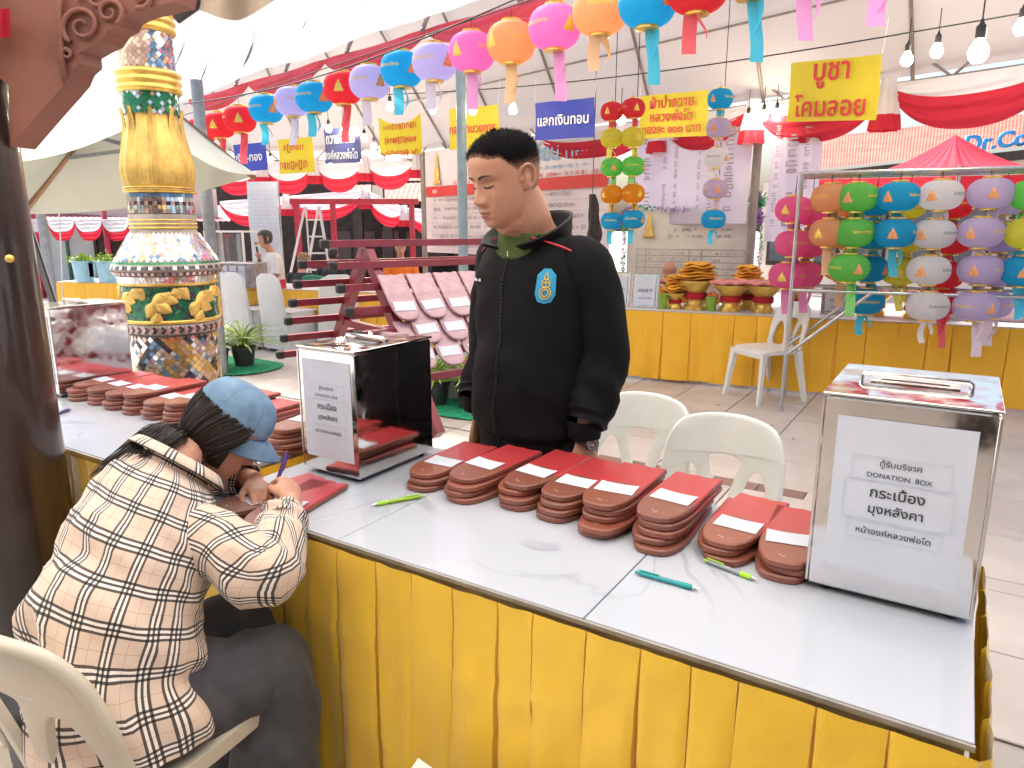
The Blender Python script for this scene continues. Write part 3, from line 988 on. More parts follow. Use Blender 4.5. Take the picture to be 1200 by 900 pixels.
def column():
    c = Vector((-1.70, 3.55, 0))
    t = thing('mosaic_column', 'ornate column of gold leaf work and mirror mosaic behind the tile stacks', 'column', c)
    t.scale = (.95, .95, 1)
    glass = [mat('glass_silver', (.86, .84, .83), .08, metal=.9, var=.1), mat('glass_gold', (.75, .50, .16), .12, metal=.7, var=.1), mat('glass_dark', (.05, .045, .06), .1, var=.2), mat('glass_blue', (.16, .30, .48), .1, metal=.4, var=.1),
             mat('glass_green', (.02, .22, .11), .1, metal=.4, var=.1), mat('glass_peach', (.70, .50, .38), .15, metal=.4, var=.1), mat('glass_pink', (.62, .40, .40), .12, metal=.5)]
    grout = mat('grout', (.42, .37, .33), .7, var=.15)
    K = .00408
    # silhouette: radius by height
    prof = [(.235, 0), (.235, .25), (.215, .27), (.207, .40), (.207, .905), (.20, .91), (.232, .92), (.240, .935), (.236, .955), (.225, .972), (.226, 1.145), (.232, 1.155), (.228, 1.18), (.250, 1.20), (.268, 1.222), (.262, 1.245), (.245, 1.262),
            (.200, 1.335), (.165, 1.385), (.156, 1.405), (.156, 1.41), (.160, 1.46), (.157, 1.475), (.148, 1.48), (.152, 1.51), (.145, 1.56), (.150, 1.575), (.168, 1.60)]
    MB().lathe(prof, 56).build('shaft', grout, t, smooth=40)
    prof2 = [(.125, 1.93), (.122, 2.04), (.122, 2.10), (.120, 2.30), (.118, 2.38), (.118, 2.86)]
    MB().lathe(prof2, 48).build('shaft', grout, t, smooth=40)
    # gold bulb with lobes like overlapping leaves
    def bulb(a, b):
        z = 1.585 + .375 * b
        r = lerp_table([(0, .140), (.10, .152), (.28, .154), (.55, .136), (.8, .118), (1, .118)], b)[0]
        an = 2 * math.pi * a
        rid = abs(math.sin(an * 4)) ** .6
        fl = .5 + .5 * math.cos(an * 32)
        r += .010 * rid * math.sin(math.pi * min(1, b * 1.1)) + .0035 * fl * (1 - abs(2 * b - 1)) + (.008 * rid if b > .93 else 0)
        return (r * math.cos(an), r * math.sin(an), z)
    MB().grid(bulb, 256, 40, closed=True).build('gold_bulb', M['gold_paint'], t, smooth=True)
    for k in range(8):
        an = 2 * math.pi * (k + .5) / 8
        def leaf(a, b):
            x = (2 * a - 1)
            z = 1.60 + .36 * b
            rr = lerp_table([(0, .148), (.10, .160), (.28, .163), (.55, .144), (.8, .126), (1, .128)], b)[0]
            w = .26 * (1 - b) ** .55 * (1 + .10 * abs(math.sin(b * 22))) + .03
            aa = an + x * w
            r2 = rr + .010 * (1 - x * x) - .006 * abs(math.sin(x * 9)) + .006 * b ** 4
            return (r2 * math.cos(aa), r2 * math.sin(aa), z)
        MB().grid(leaf, 18, 22).build('gold_leaf', M['gold_paint'], t, smooth=True)
    def rings(z, h, r):
        pr = [(r - .02, z)]
        for q in range(17):
            f = q / 16
            pr.append((r + .012 * abs(math.sin(f * math.pi * 3)), z + h * f))
        pr.append((r - .02, z + h))
        return pr
    for z, h, r in ((2.025, .10, .138), (2.285, .105, .134), (1.405, .055, .150), (1.575, .03, .158)):
        MB().lathe(rings(z, h, r), 48).build('gold_ring', M['gold_bright'], t, smooth=True)
    # gold relief band with raised leaves over green glass
    mosaic_band(.98, 1.14, .2262, .2262, .018, lambda a, f, j, k, r: 0 if r.random() < .7 else 1, 4).build('green_mosaic', [glass[4], glass[2]], t, kind='stuff')
    for k in range(7):
        an = 2 * math.pi * k / 7 + .3
        for q, (da, dz, ln, rot) in enumerate(((0, 0, .075, .6), (.20, .045, .060, -.5), (-.20, .03, .065, 2.2), (.08, -.045, .060, -1.9), (-.12, -.05, .055, 1.1), (.32, -.03, .06, 2.6), (.40, .05, .05, .2))):
            def petal(a, b):
                u = (b - .1) * ln * 1.45
                w = .031 * math.sin(math.pi * min(1, b * .92 + .06)) * (2 * a - 1)
                x = u * math.cos(rot) - w * math.sin(rot)
                z = u * math.sin(rot) + w * math.cos(rot)
                bul = .012 * (1 - (2 * a - 1) ** 2) + .003
                zz_ = max(.982, min(1.138, 1.06 + dz + z))
                aa = an + da + x / .226
                return ((.228 + bul) * math.cos(aa), (.228 + bul) * math.sin(aa), zz_)
            MB().grid(petal, 8, 8).build('gold_petal', M['gold_paint'], t, smooth=True)
    for z in (.965, 1.145):
        MB().lathe([(.225, z), (.236, z + .002), (.238, z + .010), (.236, z + .018), (.225, z + .02)], 48).build('gold_rim', M['gold_bright'], t, smooth=True)
    # mosaics
    def zig(a, f, j, k, r):
        q = (k * 2 + (j % 2) + j) % 24
        q2 = (k * 2 + (j % 2) - j) % 24
        if q < 5: return 1 if r.random() < .7 else 5
        if q2 < 4: return 2 if r.random() < .75 else 3
        v = r.random()
        return 0 if v < .62 else 5 if v < .75 else 2 if v < .88 else 3 if v < .95 else 6
    mosaic_band(.28, .90, .2085, .2085, .034, zig, 1).build('diamond_mosaic', glass, t, kind='stuff')
    mosaic_band(1.262, 1.385, .245, .165, .030, lambda a, f, j, k, r: (0 if r.random() < .62 else 5 if r.random() < .5 else 6 if r.random() < .75 else 3), 2).build('cone_mosaic', glass, t, kind='stuff')
    mosaic_band(1.195, 1.215, .253, .262, .016, lambda a, f, j, k, r: 2 if k % 2 else 6, 3, diamond=False).build('rim_mosaic', glass, t, kind='stuff')
    mosaic_band(1.222, 1.258, .267, .250, .018, lambda a, f, j, k, r: 4 if j % 2 else 2 if k % 3 else 0, 3, diamond=False).build('rim_mosaic', glass, t, kind='stuff')
    mosaic_band(.925, .955, .238, .238, .020, lambda a, f, j, k, r: 2 if k % 2 else 6, 5, diamond=True).build('rim_mosaic', glass, t, kind='stuff')
    mosaic_band(1.155, 1.19, .232, .240, .020, lambda a, f, j, k, r: 0, 6, diamond=False).build('rim_mosaic', glass, t, kind='stuff')
    mosaic_band(1.482, 1.572, .153, .149, .020, lambda a, f, j, k, r: (3 if j in (4, 5) else 2 if (j == 2 and k % 2) else 6 if j == 2 else 0), 7, diamond=False).build('neck_mosaic', glass, t, kind='stuff')
    mosaic_band(1.93, 2.03, .126, .124, .026, lambda a, f, j, k, r: 4 if r.random() < .75 else 0, 8).build('green_mosaic', glass, t, kind='stuff')
    mosaic_band(2.125, 2.29, .1235, .1215, .028, lambda a, f, j, k, r: 5 if (math.cos(a + 2.4) > .2) else (0 if r.random() < .5 else 3 if r.random() < .5 else 6), 9).build('shaft_mosaic', glass, t, kind='stuff')
    mosaic_band(2.39, 2.75, .1195, .1195, .028, lambda a, f, j, k, r: 0 if r.random() < .5 else 3 if r.random() < .5 else 5, 10).build('shaft_mosaic', glass, t, kind='stuff')
column()
# ---------------------------------------------------------------- wooden shrine hall that the post and bracket belong to (behind and above the camera)
t = thing('shrine_hall', 'brown timber shrine hall out of view, its canvas added to soften the sun', 'building', (0, -4.2, 0))
M['hall_wood'] = mat('hall_wood', srgb(128, 88, 62), .6, var=.2, scale=2, bump=.1)
M['hall_white'] = mat('hall_plaster', srgb(196, 190, 180), .8, var=.08, scale=2)
MB().box((0, 0, 2.4), (12, .2, 2.6)).build('upper_wall', M['hall_wood'], t)
MB().box((0, .02, .55), (12, .2, 1.1)).build('lower_wall', M['hall_white'], t)
for x in (-4.4, -1.45, 1.5, 4.4):
    MB().tube([(x, 1.6, 0), (x, 1.6, 3.5)], .13, 24).build('column', M['lacquer'], t, smooth=60)
for k in range(5):
    MB().box((-4.4 + k * 2.2, .16, 1.9), (1.0, .14, 1.5)).build('shutter', M['wood_dark'] if k % 2 else M['gold_paint'], t)
MB().add([(-6, -.5, 4.6), (2.4, -.5, 4.6), (2.4, 2.6, 3.83), (-6, 2.6, 3.83)], [(0, 1, 2, 3)]).add([(-6, -.5, 4.68), (2.4, -.5, 4.68), (2.4, 2.6, 3.91), (-6, 2.6, 3.91)], [(3, 2, 1, 0)]).build('eave', M['hall_wood'], t)
for k in range(13):
    x = -5.7 + k * .66
    MB().bar((x, -.4, 4.50), (x, 2.58, 3.75), .07, .10).build('rafter', M['hall_wood'], t)
# unseen canvas run from the eave over the tables to soften the sun
cvm = thin('awning_canvas', (.86, .83, .76), .8, var=.06, scale=1.5)
MB().grid(lambda a, b: (-6 + 8.2 * a, 2.55 + 5.9 * b, 3.80 - .85 * b ** .8 - .08 * math.sin(math.pi * b) * (1 + .4 * math.sin(a * 25))), 40, 10).build('awning', cvm, t, smooth=True)
# ---------------------------------------------------------------- tables with skirts
def skirt_mesh(path, ztop, zbot, mat_, panel=.1, depth=.02, seed=0, rows_=26, flare=(.03,)):
    """pleated cloth hung along a horizontal path [(x,y)...]; outward = right of travel"""
    mb = MB()
    rnd = random.Random(seed)
    pts = []
    for seg, (a, b) in enumerate(zip(path[:-1], path[1:])):
        a, b = Vector(a), Vector(b)
        fl = flare[min(seg, len(flare) - 1)]
        L = (b - a).length
        n = max(1, round(L / panel))
        t = (b - a) / L
        nrm = Vector((t.y, -t.x))
        cuts = [0.0]
        for k in range(n):
            cuts.append(cuts[-1] + 1 + rnd.uniform(-.24, .24))
        tot = cuts[-1]
        for k in range(n):
            s0, s1 = cuts[k] / tot * L, cuts[k + 1] / tot * L
            w = s1 - s0
            bul = rnd.uniform(.3, 1.0)
            for q, f, dd in ((0, .0, -1.0), (1, .02, .55), (2, .05, .92), (3, .18, 1.02), (9, .34, 1.08), (4, .5, 1.05), (10, .66, 1.0), (5, .80, .90), (6, .93, .70), (7, .98, .5), (8, .995, -.9)):
                pts.append((a + t * (s0 + w * f), nrm, dd, bul, k, f, fl, t))
    n = len(pts)
    arc = [0]
    for i in range(1, n):
        arc.append(arc[-1] + (pts[i][0] - pts[i - 1][0]).length)
    vs, fs, uv = [], [], []
    for j in range(rows_ + 1):
        g = j / rows_
        z = ztop + (zbot - ztop) * g
        for i, (p, nr, dd, bul, k, f, fl, tt) in enumerate(pts):
            amp = depth * (.35 + .75 * min(1, g * 2.2)) * (.75 + .5 * bul)
            wob = noise.noise(Vector((p.x * 5, p.y * 5, z * 2.2 + seed))) * .012 * g
            wr = noise.noise(Vector((p.x * 20, p.y * 20 + seed, z * 3))) * .007 * (.3 + g) + noise.noise(Vector((p.x * 30 + 9, p.y * 30 + seed, z * 22))) * .0035 + .006 * abs(noise.noise(Vector((p.x * 9 - z * 5, p.y * 9 + seed, z * 6))))
            crease = .004 * math.exp(-((g - .26 - .02 * math.sin(k * 1.7)) / .015) ** 2) * (1 if dd > .3 else 0)
            sw = .012 * math.sin(f * math.pi) * math.sin(k * 2.3 + z * 5) * bul * min(1, g * 2) + .006 * math.sin(f * 9 + k + z * 3) * g
            off = (dd - 1.0) * amp * .5 + wob * 1.6 + wr + crease + .012 + fl * g + sw
            q = p + nr * off + tt * (.016 * g * math.sin(k * 1.9 + seed) + .006 * noise.noise(Vector((p.x * 6, p.y * 6, z * 4))) * g)
            vs.append((q.x, q.y, z + (0.006 * math.sin(k * 2.1) if j == rows_ else 0) - (.003 * abs(dd - 1) if j == 0 else 0)))
            uv.append((arc[i], z))
    for j in range(rows_):
        for i in range(n - 1):
            fs.append((j * n + i, (j + 1) * n + i, (j + 1) * n + i + 1, j * n + i + 1))
    mb.add(vs, fs, uv)
    return mb.mesh('skirt', mat_, smooth=50)

def long_table(label, origin, ux, L, D, z, top_cuts, skirt_mat, top_mat, sides='flr', panel=.1, seed=0, trim=True):
    """origin = front-left corner on the ground, ux = unit vector along the front"""
    ang = math.atan2(ux[1], ux[0])
    t = thing('table', label, 'table', (origin[0], origin[1], 0), ang)
    MB().box((L / 2, D / 2, z - .03), (L - .02, D - .02, .03)).build('table_board', M['edge_metal'], t)
    cuts = [0] + top_cuts + [L]
    for a, b in zip(cuts[:-1], cuts[1:]):
        MB().box(((a + b) / 2, D / 2, z - .0065), (b - a - .0025, D, .013), bev=.0015).build('marble_slab', top_mat, t)
    if trim:
        MB().box((L / 2, -.003, z - .0075), (L, .005, .009)).build('edge_trim', M['edge_metal'], t)
    path = []
    e = .006
    if 'l' in sides: path.append((-e, D))
    path.append((-e, -e)); path.append((L + e, -e))
    if 'r' in sides: path.append((L + e, D))
    me = skirt_mesh(path, z - .011, .03, skirt_mat, panel, seed=seed, flare=(.03, .03, .09) if 'l' in sides else (.03, .09))
    obj('skirt', me, t)
    for x in (.06, L - .06):
        for y in (.06, D - .06):
            MB().box((x, y, z / 2 - .03), (.035, .035, z - .06)).build('leg', M['grey_pipe'], t)
    return t
NEAR_L, NEAR_R, DEPTH = -.35, 1.30, .64
c0 = tb(NEAR_L, 0)
long_table('marble-topped table with gold yellow pleated skirt, two steel donation boxes on it', c0, U2, NEAR_R - NEAR_L, DEPTH, TABLE_Z, [.47, 1.07], M['skirt'], M['marble'], seed=3)
c1 = tb(-2.35, .03)
long_table('marble-topped table with yellow skirt behind the dark wooden post', c1, U2, 1.90, DEPTH, TABLE_Z, [.6, 1.2], M['skirt'], M['marble'], seed=9)

# ---------------------------------------------------------------- donation boxes
def donation_box(label, u0, u1, v0, v1, h, pw, ph, seed=0, rz=0.0):
    W, D = u1 - u0, v1 - v0
    c = tb((u0 + u1) / 2, (v0 + v1) / 2)
    t = thing('donation_box', label, 'donation box', c, TA + rz, 'stainless steel donation boxes')
    b = .012
    MB().box((0, 0, b + (h - b) / 2 - .002), (W, D, h - b - .004), bev=.004).build('body', M['mirror'], t)
    lid = MB().box((0, 0, h + .001), (W + .006, D + .006, .005), bev=.0015).build('lid', M['mirror'], t)
    MB().box((0, 0, h + .005), (W * .55, .05, .002)).build('slot_plate', M['steel_trim'], lid)
    MB().box((0, 0, h + .0064), (W * .42, .006, .001)).build('slot', M['ink'], lid)
    hb = MB()
    y = -D * .02
    pts = [(-W * .34, y, h + .004), (-W * .34, y, h + .013), (-W * .32, y, h + .017), (W * .32, y, h + .017), (W * .34, y, h + .013), (W * .34, y, h + .004)]
    hb.tube(pts, .0045, 8)
    hb.build('handle', M['steel_trim'], lid, smooth=40)
    for sx in (-1, 1):
        for sy in (-1, 1):
            MB().lathe([(.012, 0), (.014, .004), (.014, b)], 14, (sx * (W / 2 - .03), sy * (D / 2 - .03), 0)).build('foot', M['black_rubber'], t, smooth=40)
    # folded seams at the corners of the front and a row of tiny rivets
    for sx in (-1, 1):
        MB().box((sx * (W / 2 + .0006), -D / 2 - .0006, h / 2 + .004), (.004, .004, h - .03)).build('corner_seam', M['steel_trim'], t)
        rv = MB().lathe([(.0022, 0), (.0016, .001), (.0001, .0012)], 8).mesh('rivet', M['steel_trim'], True)
        for k in range(7):
            obj('rivet', rv, t, (sx * W / 2, -D / 2 + .03 + k * (D - .06) / 6, .03), (0, sx * math.pi / 2, 0))
    sh = MB().grid(lambda a, q: (-pw / 2 + pw * a, -D / 2 - .0012 - .0010 * math.sin(math.pi * a) * (1 + .5 * math.sin(4 * q + seed)), h * .5 + .012 - ph / 2 + ph * q), 8, 8).build('paper_sheet', M['paper'], t, smooth=True)
    yy = -D / 2 - .0042
    for body, fz, fw in (('ตู้รับบริจาค', .225, .30), ('DONATION  BOX', .150, .47), ('กระเบื้อง', .045, .40), ('มุงหลังคา', -.075, .40), ('หน้าองค์หลวงพ่อโต', -.215, .55)):
        me = text_mesh(body, width=pw * fw, mat_=M['ink'], bold=.012 if fw == .40 else .007)
        obj('lettering', upright(me, 0, yy, h * .5 + .012 + fz * ph), sh)
    fr = MB()
    for fz, fh, fw in ((.19, .16, .72), (-.015, .26, .80), (-.215, .11, .70)):
        zc = h * .5 + .012 + fz * ph
        for s2 in (-1, 1):
            fr.box((0, yy + .0006, zc + s2 * fh * ph / 2), (fw * pw, .0004, .0005))
            fr.box((s2 * fw * pw / 2, yy + .0006, zc), (.0005, .0004, fh * ph))
    fr.build('printed_frame', M['print_line'], sh)
    return t
donation_box('large steel donation box at the right end of the marble table', 1.028, 1.292, .322, .63, .38, .212, .285, 1)
donation_box('mirror steel donation box between the seated writer and the first tile stack', -.286, -.078, .272, .585, .355, .178, .27, 2)
donation_box('steel donation box beside the dark wooden post at the left', -1.985, -1.772, .345, .65, .36, .178, .27, 3)

# ---------------------------------------------------------------- roof tiles
TW, TLN, TT = .117, .30, .0150
def tile_outline():
    w = TW / 2
    arc = [(-w * math.cos(q * math.pi / 16) ** .62 if q < 8 else w * abs(math.cos(q * math.pi / 16)) ** .62, .112 * (1 - math.sin(q * math.pi / 16) ** 1.05)) for q in range(17)]
    pts = arc + [(w, TLN)]
    _unused = [(-w, .105), (-w * .95, .066), (-w * .78, .026), (-w * .44, .004), (0, 0), (w * .44, .004), (w * .78, .026), (w * .95, .066), (w, .105), (w, TLN)]
    for k in range(1, 8):
        x = w - 2 * w * k / 8
        pts.append((x, TLN - (.005 if k in (2, 3) else .004 if k in (5, 6) else 0)))
    pts.append((-w, TLN))
    return pts
def tile_mesh(mat_, t=TT):
    o = tile_outline()
    mb = MB()
    n = len(o)
    def ins(d):
        cx, cy = 0, TLN / 2
        return [(p[0] * (1 - d / (TW / 2)), cy + (p[1] - cy) * (1 - d / (TLN / 2))) for p in o]
    i1, i2 = ins(.003), o
    vs = [(x, y, 0) for x, y in i1] + [(x, y, .003) for x, y in i2] + [(x, y, t - .003) for x, y in i2] + [(x, y, t) for x, y in i1]
    fs = [tuple(range(n))[::-1], tuple(range(3 * n, 4 * n))]
    for r in range(3):
        fs += [(r * n + i, r * n + (i + 1) % n, (r + 1) * n + (i + 1) % n, (r + 1) * n + i) for i in range(n)]
    mb.add(vs, fs)
    return mb.mesh('roof_tile', mat_, smooth=35)
TILE_ME = tile_mesh(M['roof_tile'])
TILE_HUNG = tile_mesh(M['roof_tile_hung'], .012)
SLIP_ME = MB().grid(lambda a, b: (-.046 + .092 * a, -.029 + .058 * b, .0008 + .0022 * (2 * a - 1) ** 2 * b), 6, 3).mesh('paper_slip', M['paper'], smooth=True)
LEVEL = {3: ['bottom', 'middle', 'top'], 4: ['bottom', 'second', 'third', 'top'], 5: ['bottom', 'second', 'middle', 'fourth', 'top'], 2: ['lower', 'upper'], 1: ['single']}
rt = random.Random(5)
def tile_stack(u, v, count, where, group):
    z = TABLE_Z + .0005
    a0 = rt.uniform(-.03, .03)
    for k in range(count):
        top = k == count - 1
        p = tb(u + rt.uniform(-.007, .007), v + rt.uniform(-.013, .010) + (count - 1 - k) * -.006, z)
        lab = 'brown clay roof tile, %s of the %s' % (LEVEL[count][k], where)
        if top: lab = 'red glazed roof tile with paper slip, top of the %s' % where
        o = obj('roof_tile', TILE_ME, None, p, (0, 0, TA + a0 + rt.uniform(-.05, .05)), label=lab, cat='roof tile', group=group)
        if top:
            obj('paper_slip', SLIP_ME, o, (rt.uniform(-.006, .006), .115 + rt.uniform(-.008, .01), TT + .0006), (0, 0, rt.uniform(-.12, .12)))
        z += TT + .0006
for i, (u, v, n) in enumerate([(.076, .315, 3), (.212, .318, 4), (.343, .345, 4), (.462, .34, 4), (.592, .318, 5), (.722, .325, 5), (.855, .335, 3), (.985, .318, 3)]):
    tile_stack(u, v, n, '%s stack right of the mirror box' % ORD[i], 'roof tiles stacked in front of the standing man')
for i, (u, n) in enumerate([(-1.70, 4), (-1.57, 4), (-1.44, 4), (-1.31, 5), (-1.18, 4), (-1.05, 5), (-.92, 5), (-.78, 4)]):
    tile_stack(u, .36, n, '%s stack behind the seated writer' % ORD[i], 'roof tiles stacked on the table behind the writer')
tile_stack(-.482, .345, 5, 'stack between cap and mirror box', 'roof tiles stacked on the table behind the writer')
# the tile being written on and its neighbour
o = obj('roof_tile', TILE_ME, None, (-.585, 1.49, TABLE_Z + .001), (0, 0, R(-20)), label='red roof tile under the writing hand of the seated person', cat='roof tile')
obj('paper_slip', SLIP_ME, o, (.0, .12, TT + .0006), (0, 0, .1))
o = obj('roof_tile', TILE_ME, None, (-.70, 1.575, TABLE_Z + .001), (0, 0, R(-40)), label='brown roof tile below the face of the seated writer', cat='roof tile')
obj('paper_slip', SLIP_ME, o, (.0, .10, TT + .0006), (0, 0, -.1))

# ---------------------------------------------------------------- pens
def pen(label, a, b, body, accent, clear=False):
    a, b = Vector(a), Vector(b)
    d = (b - a).normalized()
    t = thing('pen', label, 'pen', a)
    L = (b - a).length
    P = lambda f: d * (L * f)
    mb = MB().tube([P(.10), P(.12), P(.30), P(.74), P(.9), P(.93)], [.003, .0046, .0048, .0046, .0046, .0036], 10)
    mb.build('barrel', body, t, smooth=40)
    MB().tube([P(.02), P(.06), P(.115)], [.0008, .0022, .0042], 10).build('tip', M['steel_trim'], t, smooth=40)
    MB().tube([P(.13), P(.15), P(.30), P(.32)], [.0046, .0053, .0055, .0049], 10).build('grip', accent, t, smooth=40)
    MB().tube([P(.92), P(.93), P(.985), P(1.0)], [.0026, .0030, .0030, .002], 10).build('clicker', accent, t, smooth=40)
    up = Vector((0, 0, 1)) if abs(d.z) < .7 else Vector((1, 0, 0))
    u = (up - d * up.dot(d)).normalized()
    MB().bar(P(.62) + u * .0062, P(.94) + u * .0066, .0034, .0014, up=u).build('clip', accent, t)
    return t
def clear_plastic(name, c):
    return mat(name, c, .2, var=0, trans=.35, coat=.3)
lime, teal, violet, navy = clear_plastic('lime_plastic', (.42, .72, .02)), clear_plastic('teal_plastic', (.01, .42, .45)), clear_plastic('violet_plastic', (.16, .06, .36)), clear_plastic('navy_plastic', (.06, .05, .22))
lime2, teal2 = mat('lime_rubber', (.36, .66, .03), .5, var=.05), mat('teal_rubber', (.0, .30, .28), .5, var=.05)
grey_clear = clear_plastic('smoke_plastic', (.35, .42, .42))
pz = TABLE_Z + .0058
pen('lime green pen lying in front of the mirror donation box', on(434, 592, pz), on(496, 581, pz), lime, lime2)
pen('teal pen lying alone on the bare marble', on(821, 691, pz), on(744, 670, pz), teal, teal2)
pen('clear pen with green ends touching the last tile stacks', on(889, 680, pz), on(825, 656, pz), grey_clear, lime2)
pen('dark violet pen lying by the dark wooden post', on(52, 490, pz), on(83, 480, pz), navy, navy)

# ---------------------------------------------------------------- monobloc chairs
def fill_curve(outer, holes, n=8):
    """flat plate with holes: list of closed loops in XY -> mesh verts/faces (thin plate)"""
    c = bpy.data.curves.new('plate', 'CURVE')
    c.dimensions = '2D'
    c.fill_mode = 'BOTH'
    c.extrude = .006
    c.bevel_depth = .003
    c.bevel_resolution = 1
    for loop in [outer] + holes:
        s = c.splines.new('POLY')
        s.points.add(len(loop) - 1)
        for p, q in zip(s.points, loop):
            p.co = (q[0], q[1], 0, 1)
        s.use_cyclic_u = True
    o = bpy.data.objects.new('plate', c)
    COL.objects.link(o)
    dg = bpy.context.evaluated_depsgraph_get()
    dg.update()
    me = bpy.data.meshes.new_from_object(o.evaluated_get(dg))
    bpy.data.objects.remove(o)
    bpy.data.curves.remove(c)
    bm = bmesh.new()
    bm.from_mesh(me)
    bmesh.ops.remove_doubles(bm, verts=bm.verts, dist=1e-5)
    bmesh.ops.subdivide_edges(bm, edges=[e for e in bm.edges if e.calc_length() > .05], cuts=4, use_grid_fill=False)
    bmesh.ops.triangulate(bm, faces=[f for f in bm.faces if len(f.verts) > 4])
    bm.to_mesh(me)
    bm.free()
    return me
def smooth_loop(pts, n=5):
    P = [Vector((p[0], p[1], 0)) for p in pts]
    m = len(P)
    out = []
    for i in range(m):
        a, b, c, d = P[i - 1], P[i], P[(i + 1) % m], P[(i + 2) % m]
        for k in range(n):
            t = k / n
            q = .5 * ((2 * b) + (c - a) * t + (2 * a - 5 * b + 4 * c - d) * t * t + (3 * b - a - 3 * c + d) * t ** 3)
            out.append((q.x, q.y))
    return out
_chair = {}
def chair_parts(mat_):
    """local frame: sitter faces +Y, seat centre at origin"""
    if mat_.name in _chair: return _chair[mat_.name]
    P = {}
    w, d, sz = .205, .20, .44
    # seat: rounded plate, slightly dished
    def seat_pt(a, b):
        x = (2 * a - 1)
        y = (2 * b - 1)
        rx = w * (1 - .10 * max(0, -y) ** 2) * (1 - .10 * abs(y) ** 6)
        return (x * rx * (1 - .05 * abs(y) ** 8), y * d * (1 - .06 * abs(x) ** 6), sz - .012 * (1 - x * x) * (1 - y * y) - (.028 * max(0, y - .72) / .28 if y > .72 else 0))
    mb = MB().grid(seat_pt, 16, 16)
    rim = [seat_pt(i / 16, 0) for i in range(17)] + [seat_pt(1, j / 16) for j in range(1, 17)] + [seat_pt(1 - i / 16, 1) for i in range(1, 17)] + [seat_pt(0, 1 - j / 16) for j in range(1, 16)]
    n = len(rim)
    mb.add(rim + [(x * .985, y * .985, z - .035) for x, y, z in rim], [(i, n + i, n + (i + 1) % n, (i + 1) % n) for i in range(n)])
    for k in range(5):
        mb.box((-.09 + .045 * k, .02, sz - .012), (.004, .16, .004))
    P['seat'] = mb.mesh('seat', mat_, smooth=45)
    for nm, sx, sy in (('fl', -1, 1), ('fr', 1, 1), ('bl', -1, -1), ('br', 1, -1)):
        top = Vector((sx * (w - .025), sy * (d - .03), sz - .02))
        bot = Vector((sx * (w + .012), sy * (d + (.02 if sy > 0 else .05)), 0))
        ctr = [top + (bot - top) * t for t in (0, .15, .5, 1)]
        mb = MB()
        rad = [.038, .033, .027, .022]
        mb.tube(ctr, rad, 4, up=(sx, sy, 0), flat=.8)
        P['leg' + nm] = mb.mesh('leg', mat_, smooth=60)
    outer = smooth_loop([(-.185, 0), (-.190, .10), (-.191, .19), (-.182, .28), (-.148, .338), (-.08, .360), (0, .365), (.08, .360), (.148, .338), (.182, .28), (.191, .19), (.190, .10), (.185, 0), (.10, -.01), (0, -.012), (-.10, -.01)], 4)
    hl = smooth_loop([(-.158, .02), (-.160, .12), (-.135, .195), (-.105, .205), (-.080, .165), (-.058, .09), (-.052, .02), (-.105, .005)], 4)
    hr = [(-x, y) for x, y in hl][::-1]
    hc = [(q[0], q[1]) for q in smooth_loop([(-.018, .04), (-.034, .13), (-.056, .215), (-.048, .238), (0, .246), (.048, .238), (.056, .215), (.034, .13), (.018, .04), (0, .03)], 4)][::-1]
    me = fill_curve(outer, [hl, hr, hc])
    for v in me.vertices:
        x, y, z = v.co
        hgt = y
        lean = -.05 - .085 * (hgt / .4) - .05 * (hgt / .4) ** 2 * .3
        curve = .055 * (abs(x) / .21) ** 2
        v.co = Vector((x, -d + .03 + lean + curve + z, sz - .01 + hgt))
    me.materials.clear()
    me.materials.append(mat_)
    me.polygons.foreach_set('use_smooth', [True] * len(me.polygons))
    me.set_sharp_from_angle(angle=R(40))
    me.name = 'backrest'
    P['backrest'] = me
    # rolled rim of the arch
    arch = [p for p in outer]
    k0 = 0
    ring = catmull([(-.187, .0, 0), (-.191, .11, 0), (-.190, .20, 0), (-.180, .28, 0), (-.148, .336, 0), (-.08, .358, 0), (0, .363, 0), (.08, .358, 0), (.148, .336, 0), (.180, .28, 0), (.190, .20, 0), (.191, .11, 0), (.187, .0, 0)], 4)
    rp = []
    for q in ring:
        lean = -.05 - .085 * (q.y / .4) - .05 * (q.y / .4) ** 2 * .3
        rp.append((q.x, -d + .03 + lean + .055 * (abs(q.x) / .21) ** 2 - .004, sz - .01 + q.y))
    P['rim'] = MB().tube(rp, .0125, 8).mesh('rim', mat_, smooth=60)
    _chair[mat_.name] = P
    return P
def plastic_chair(label, x, y, rz, mat_, group='white plastic monobloc chairs'):
    t = thing('plastic_chair', label, 'chair', (x, y, 0), rz, group)
    for k, me in chair_parts(mat_).items():
        if k == 'rim': continue
        o = obj('leg' if k.startswith('leg') else k, me, t)
        if k == 'backrest':
            obj('rim', chair_parts(mat_)['rim'], o)
    return t
def face_to(dx, dy):
    return math.atan2(dy, dx) - math.pi / 2
plastic_chair('white plastic chair half hidden behind the standing man', .36, 2.36, face_to(-.5, -.86), M['white_plastic'])
plastic_chair('white plastic chair pushed up behind the right end of the marble table', .575, 2.05, face_to(-.52, -.85), M['white_plastic'])
plastic_chair('cream plastic chair carrying the person in the plaid shirt', -.745, 1.30, face_to(.42, .90), M['cream_plastic'])
plastic_chair('white plastic chair standing before the far yellow table, below the lantern rack', 2.12, 5.85, face_to(-.93, -.35), M['white_plastic'])
plastic_chair('white plastic chair whose rim just enters the bottom edge of the picture', -.10, .90, face_to(.5, .86), M['white_plastic'])
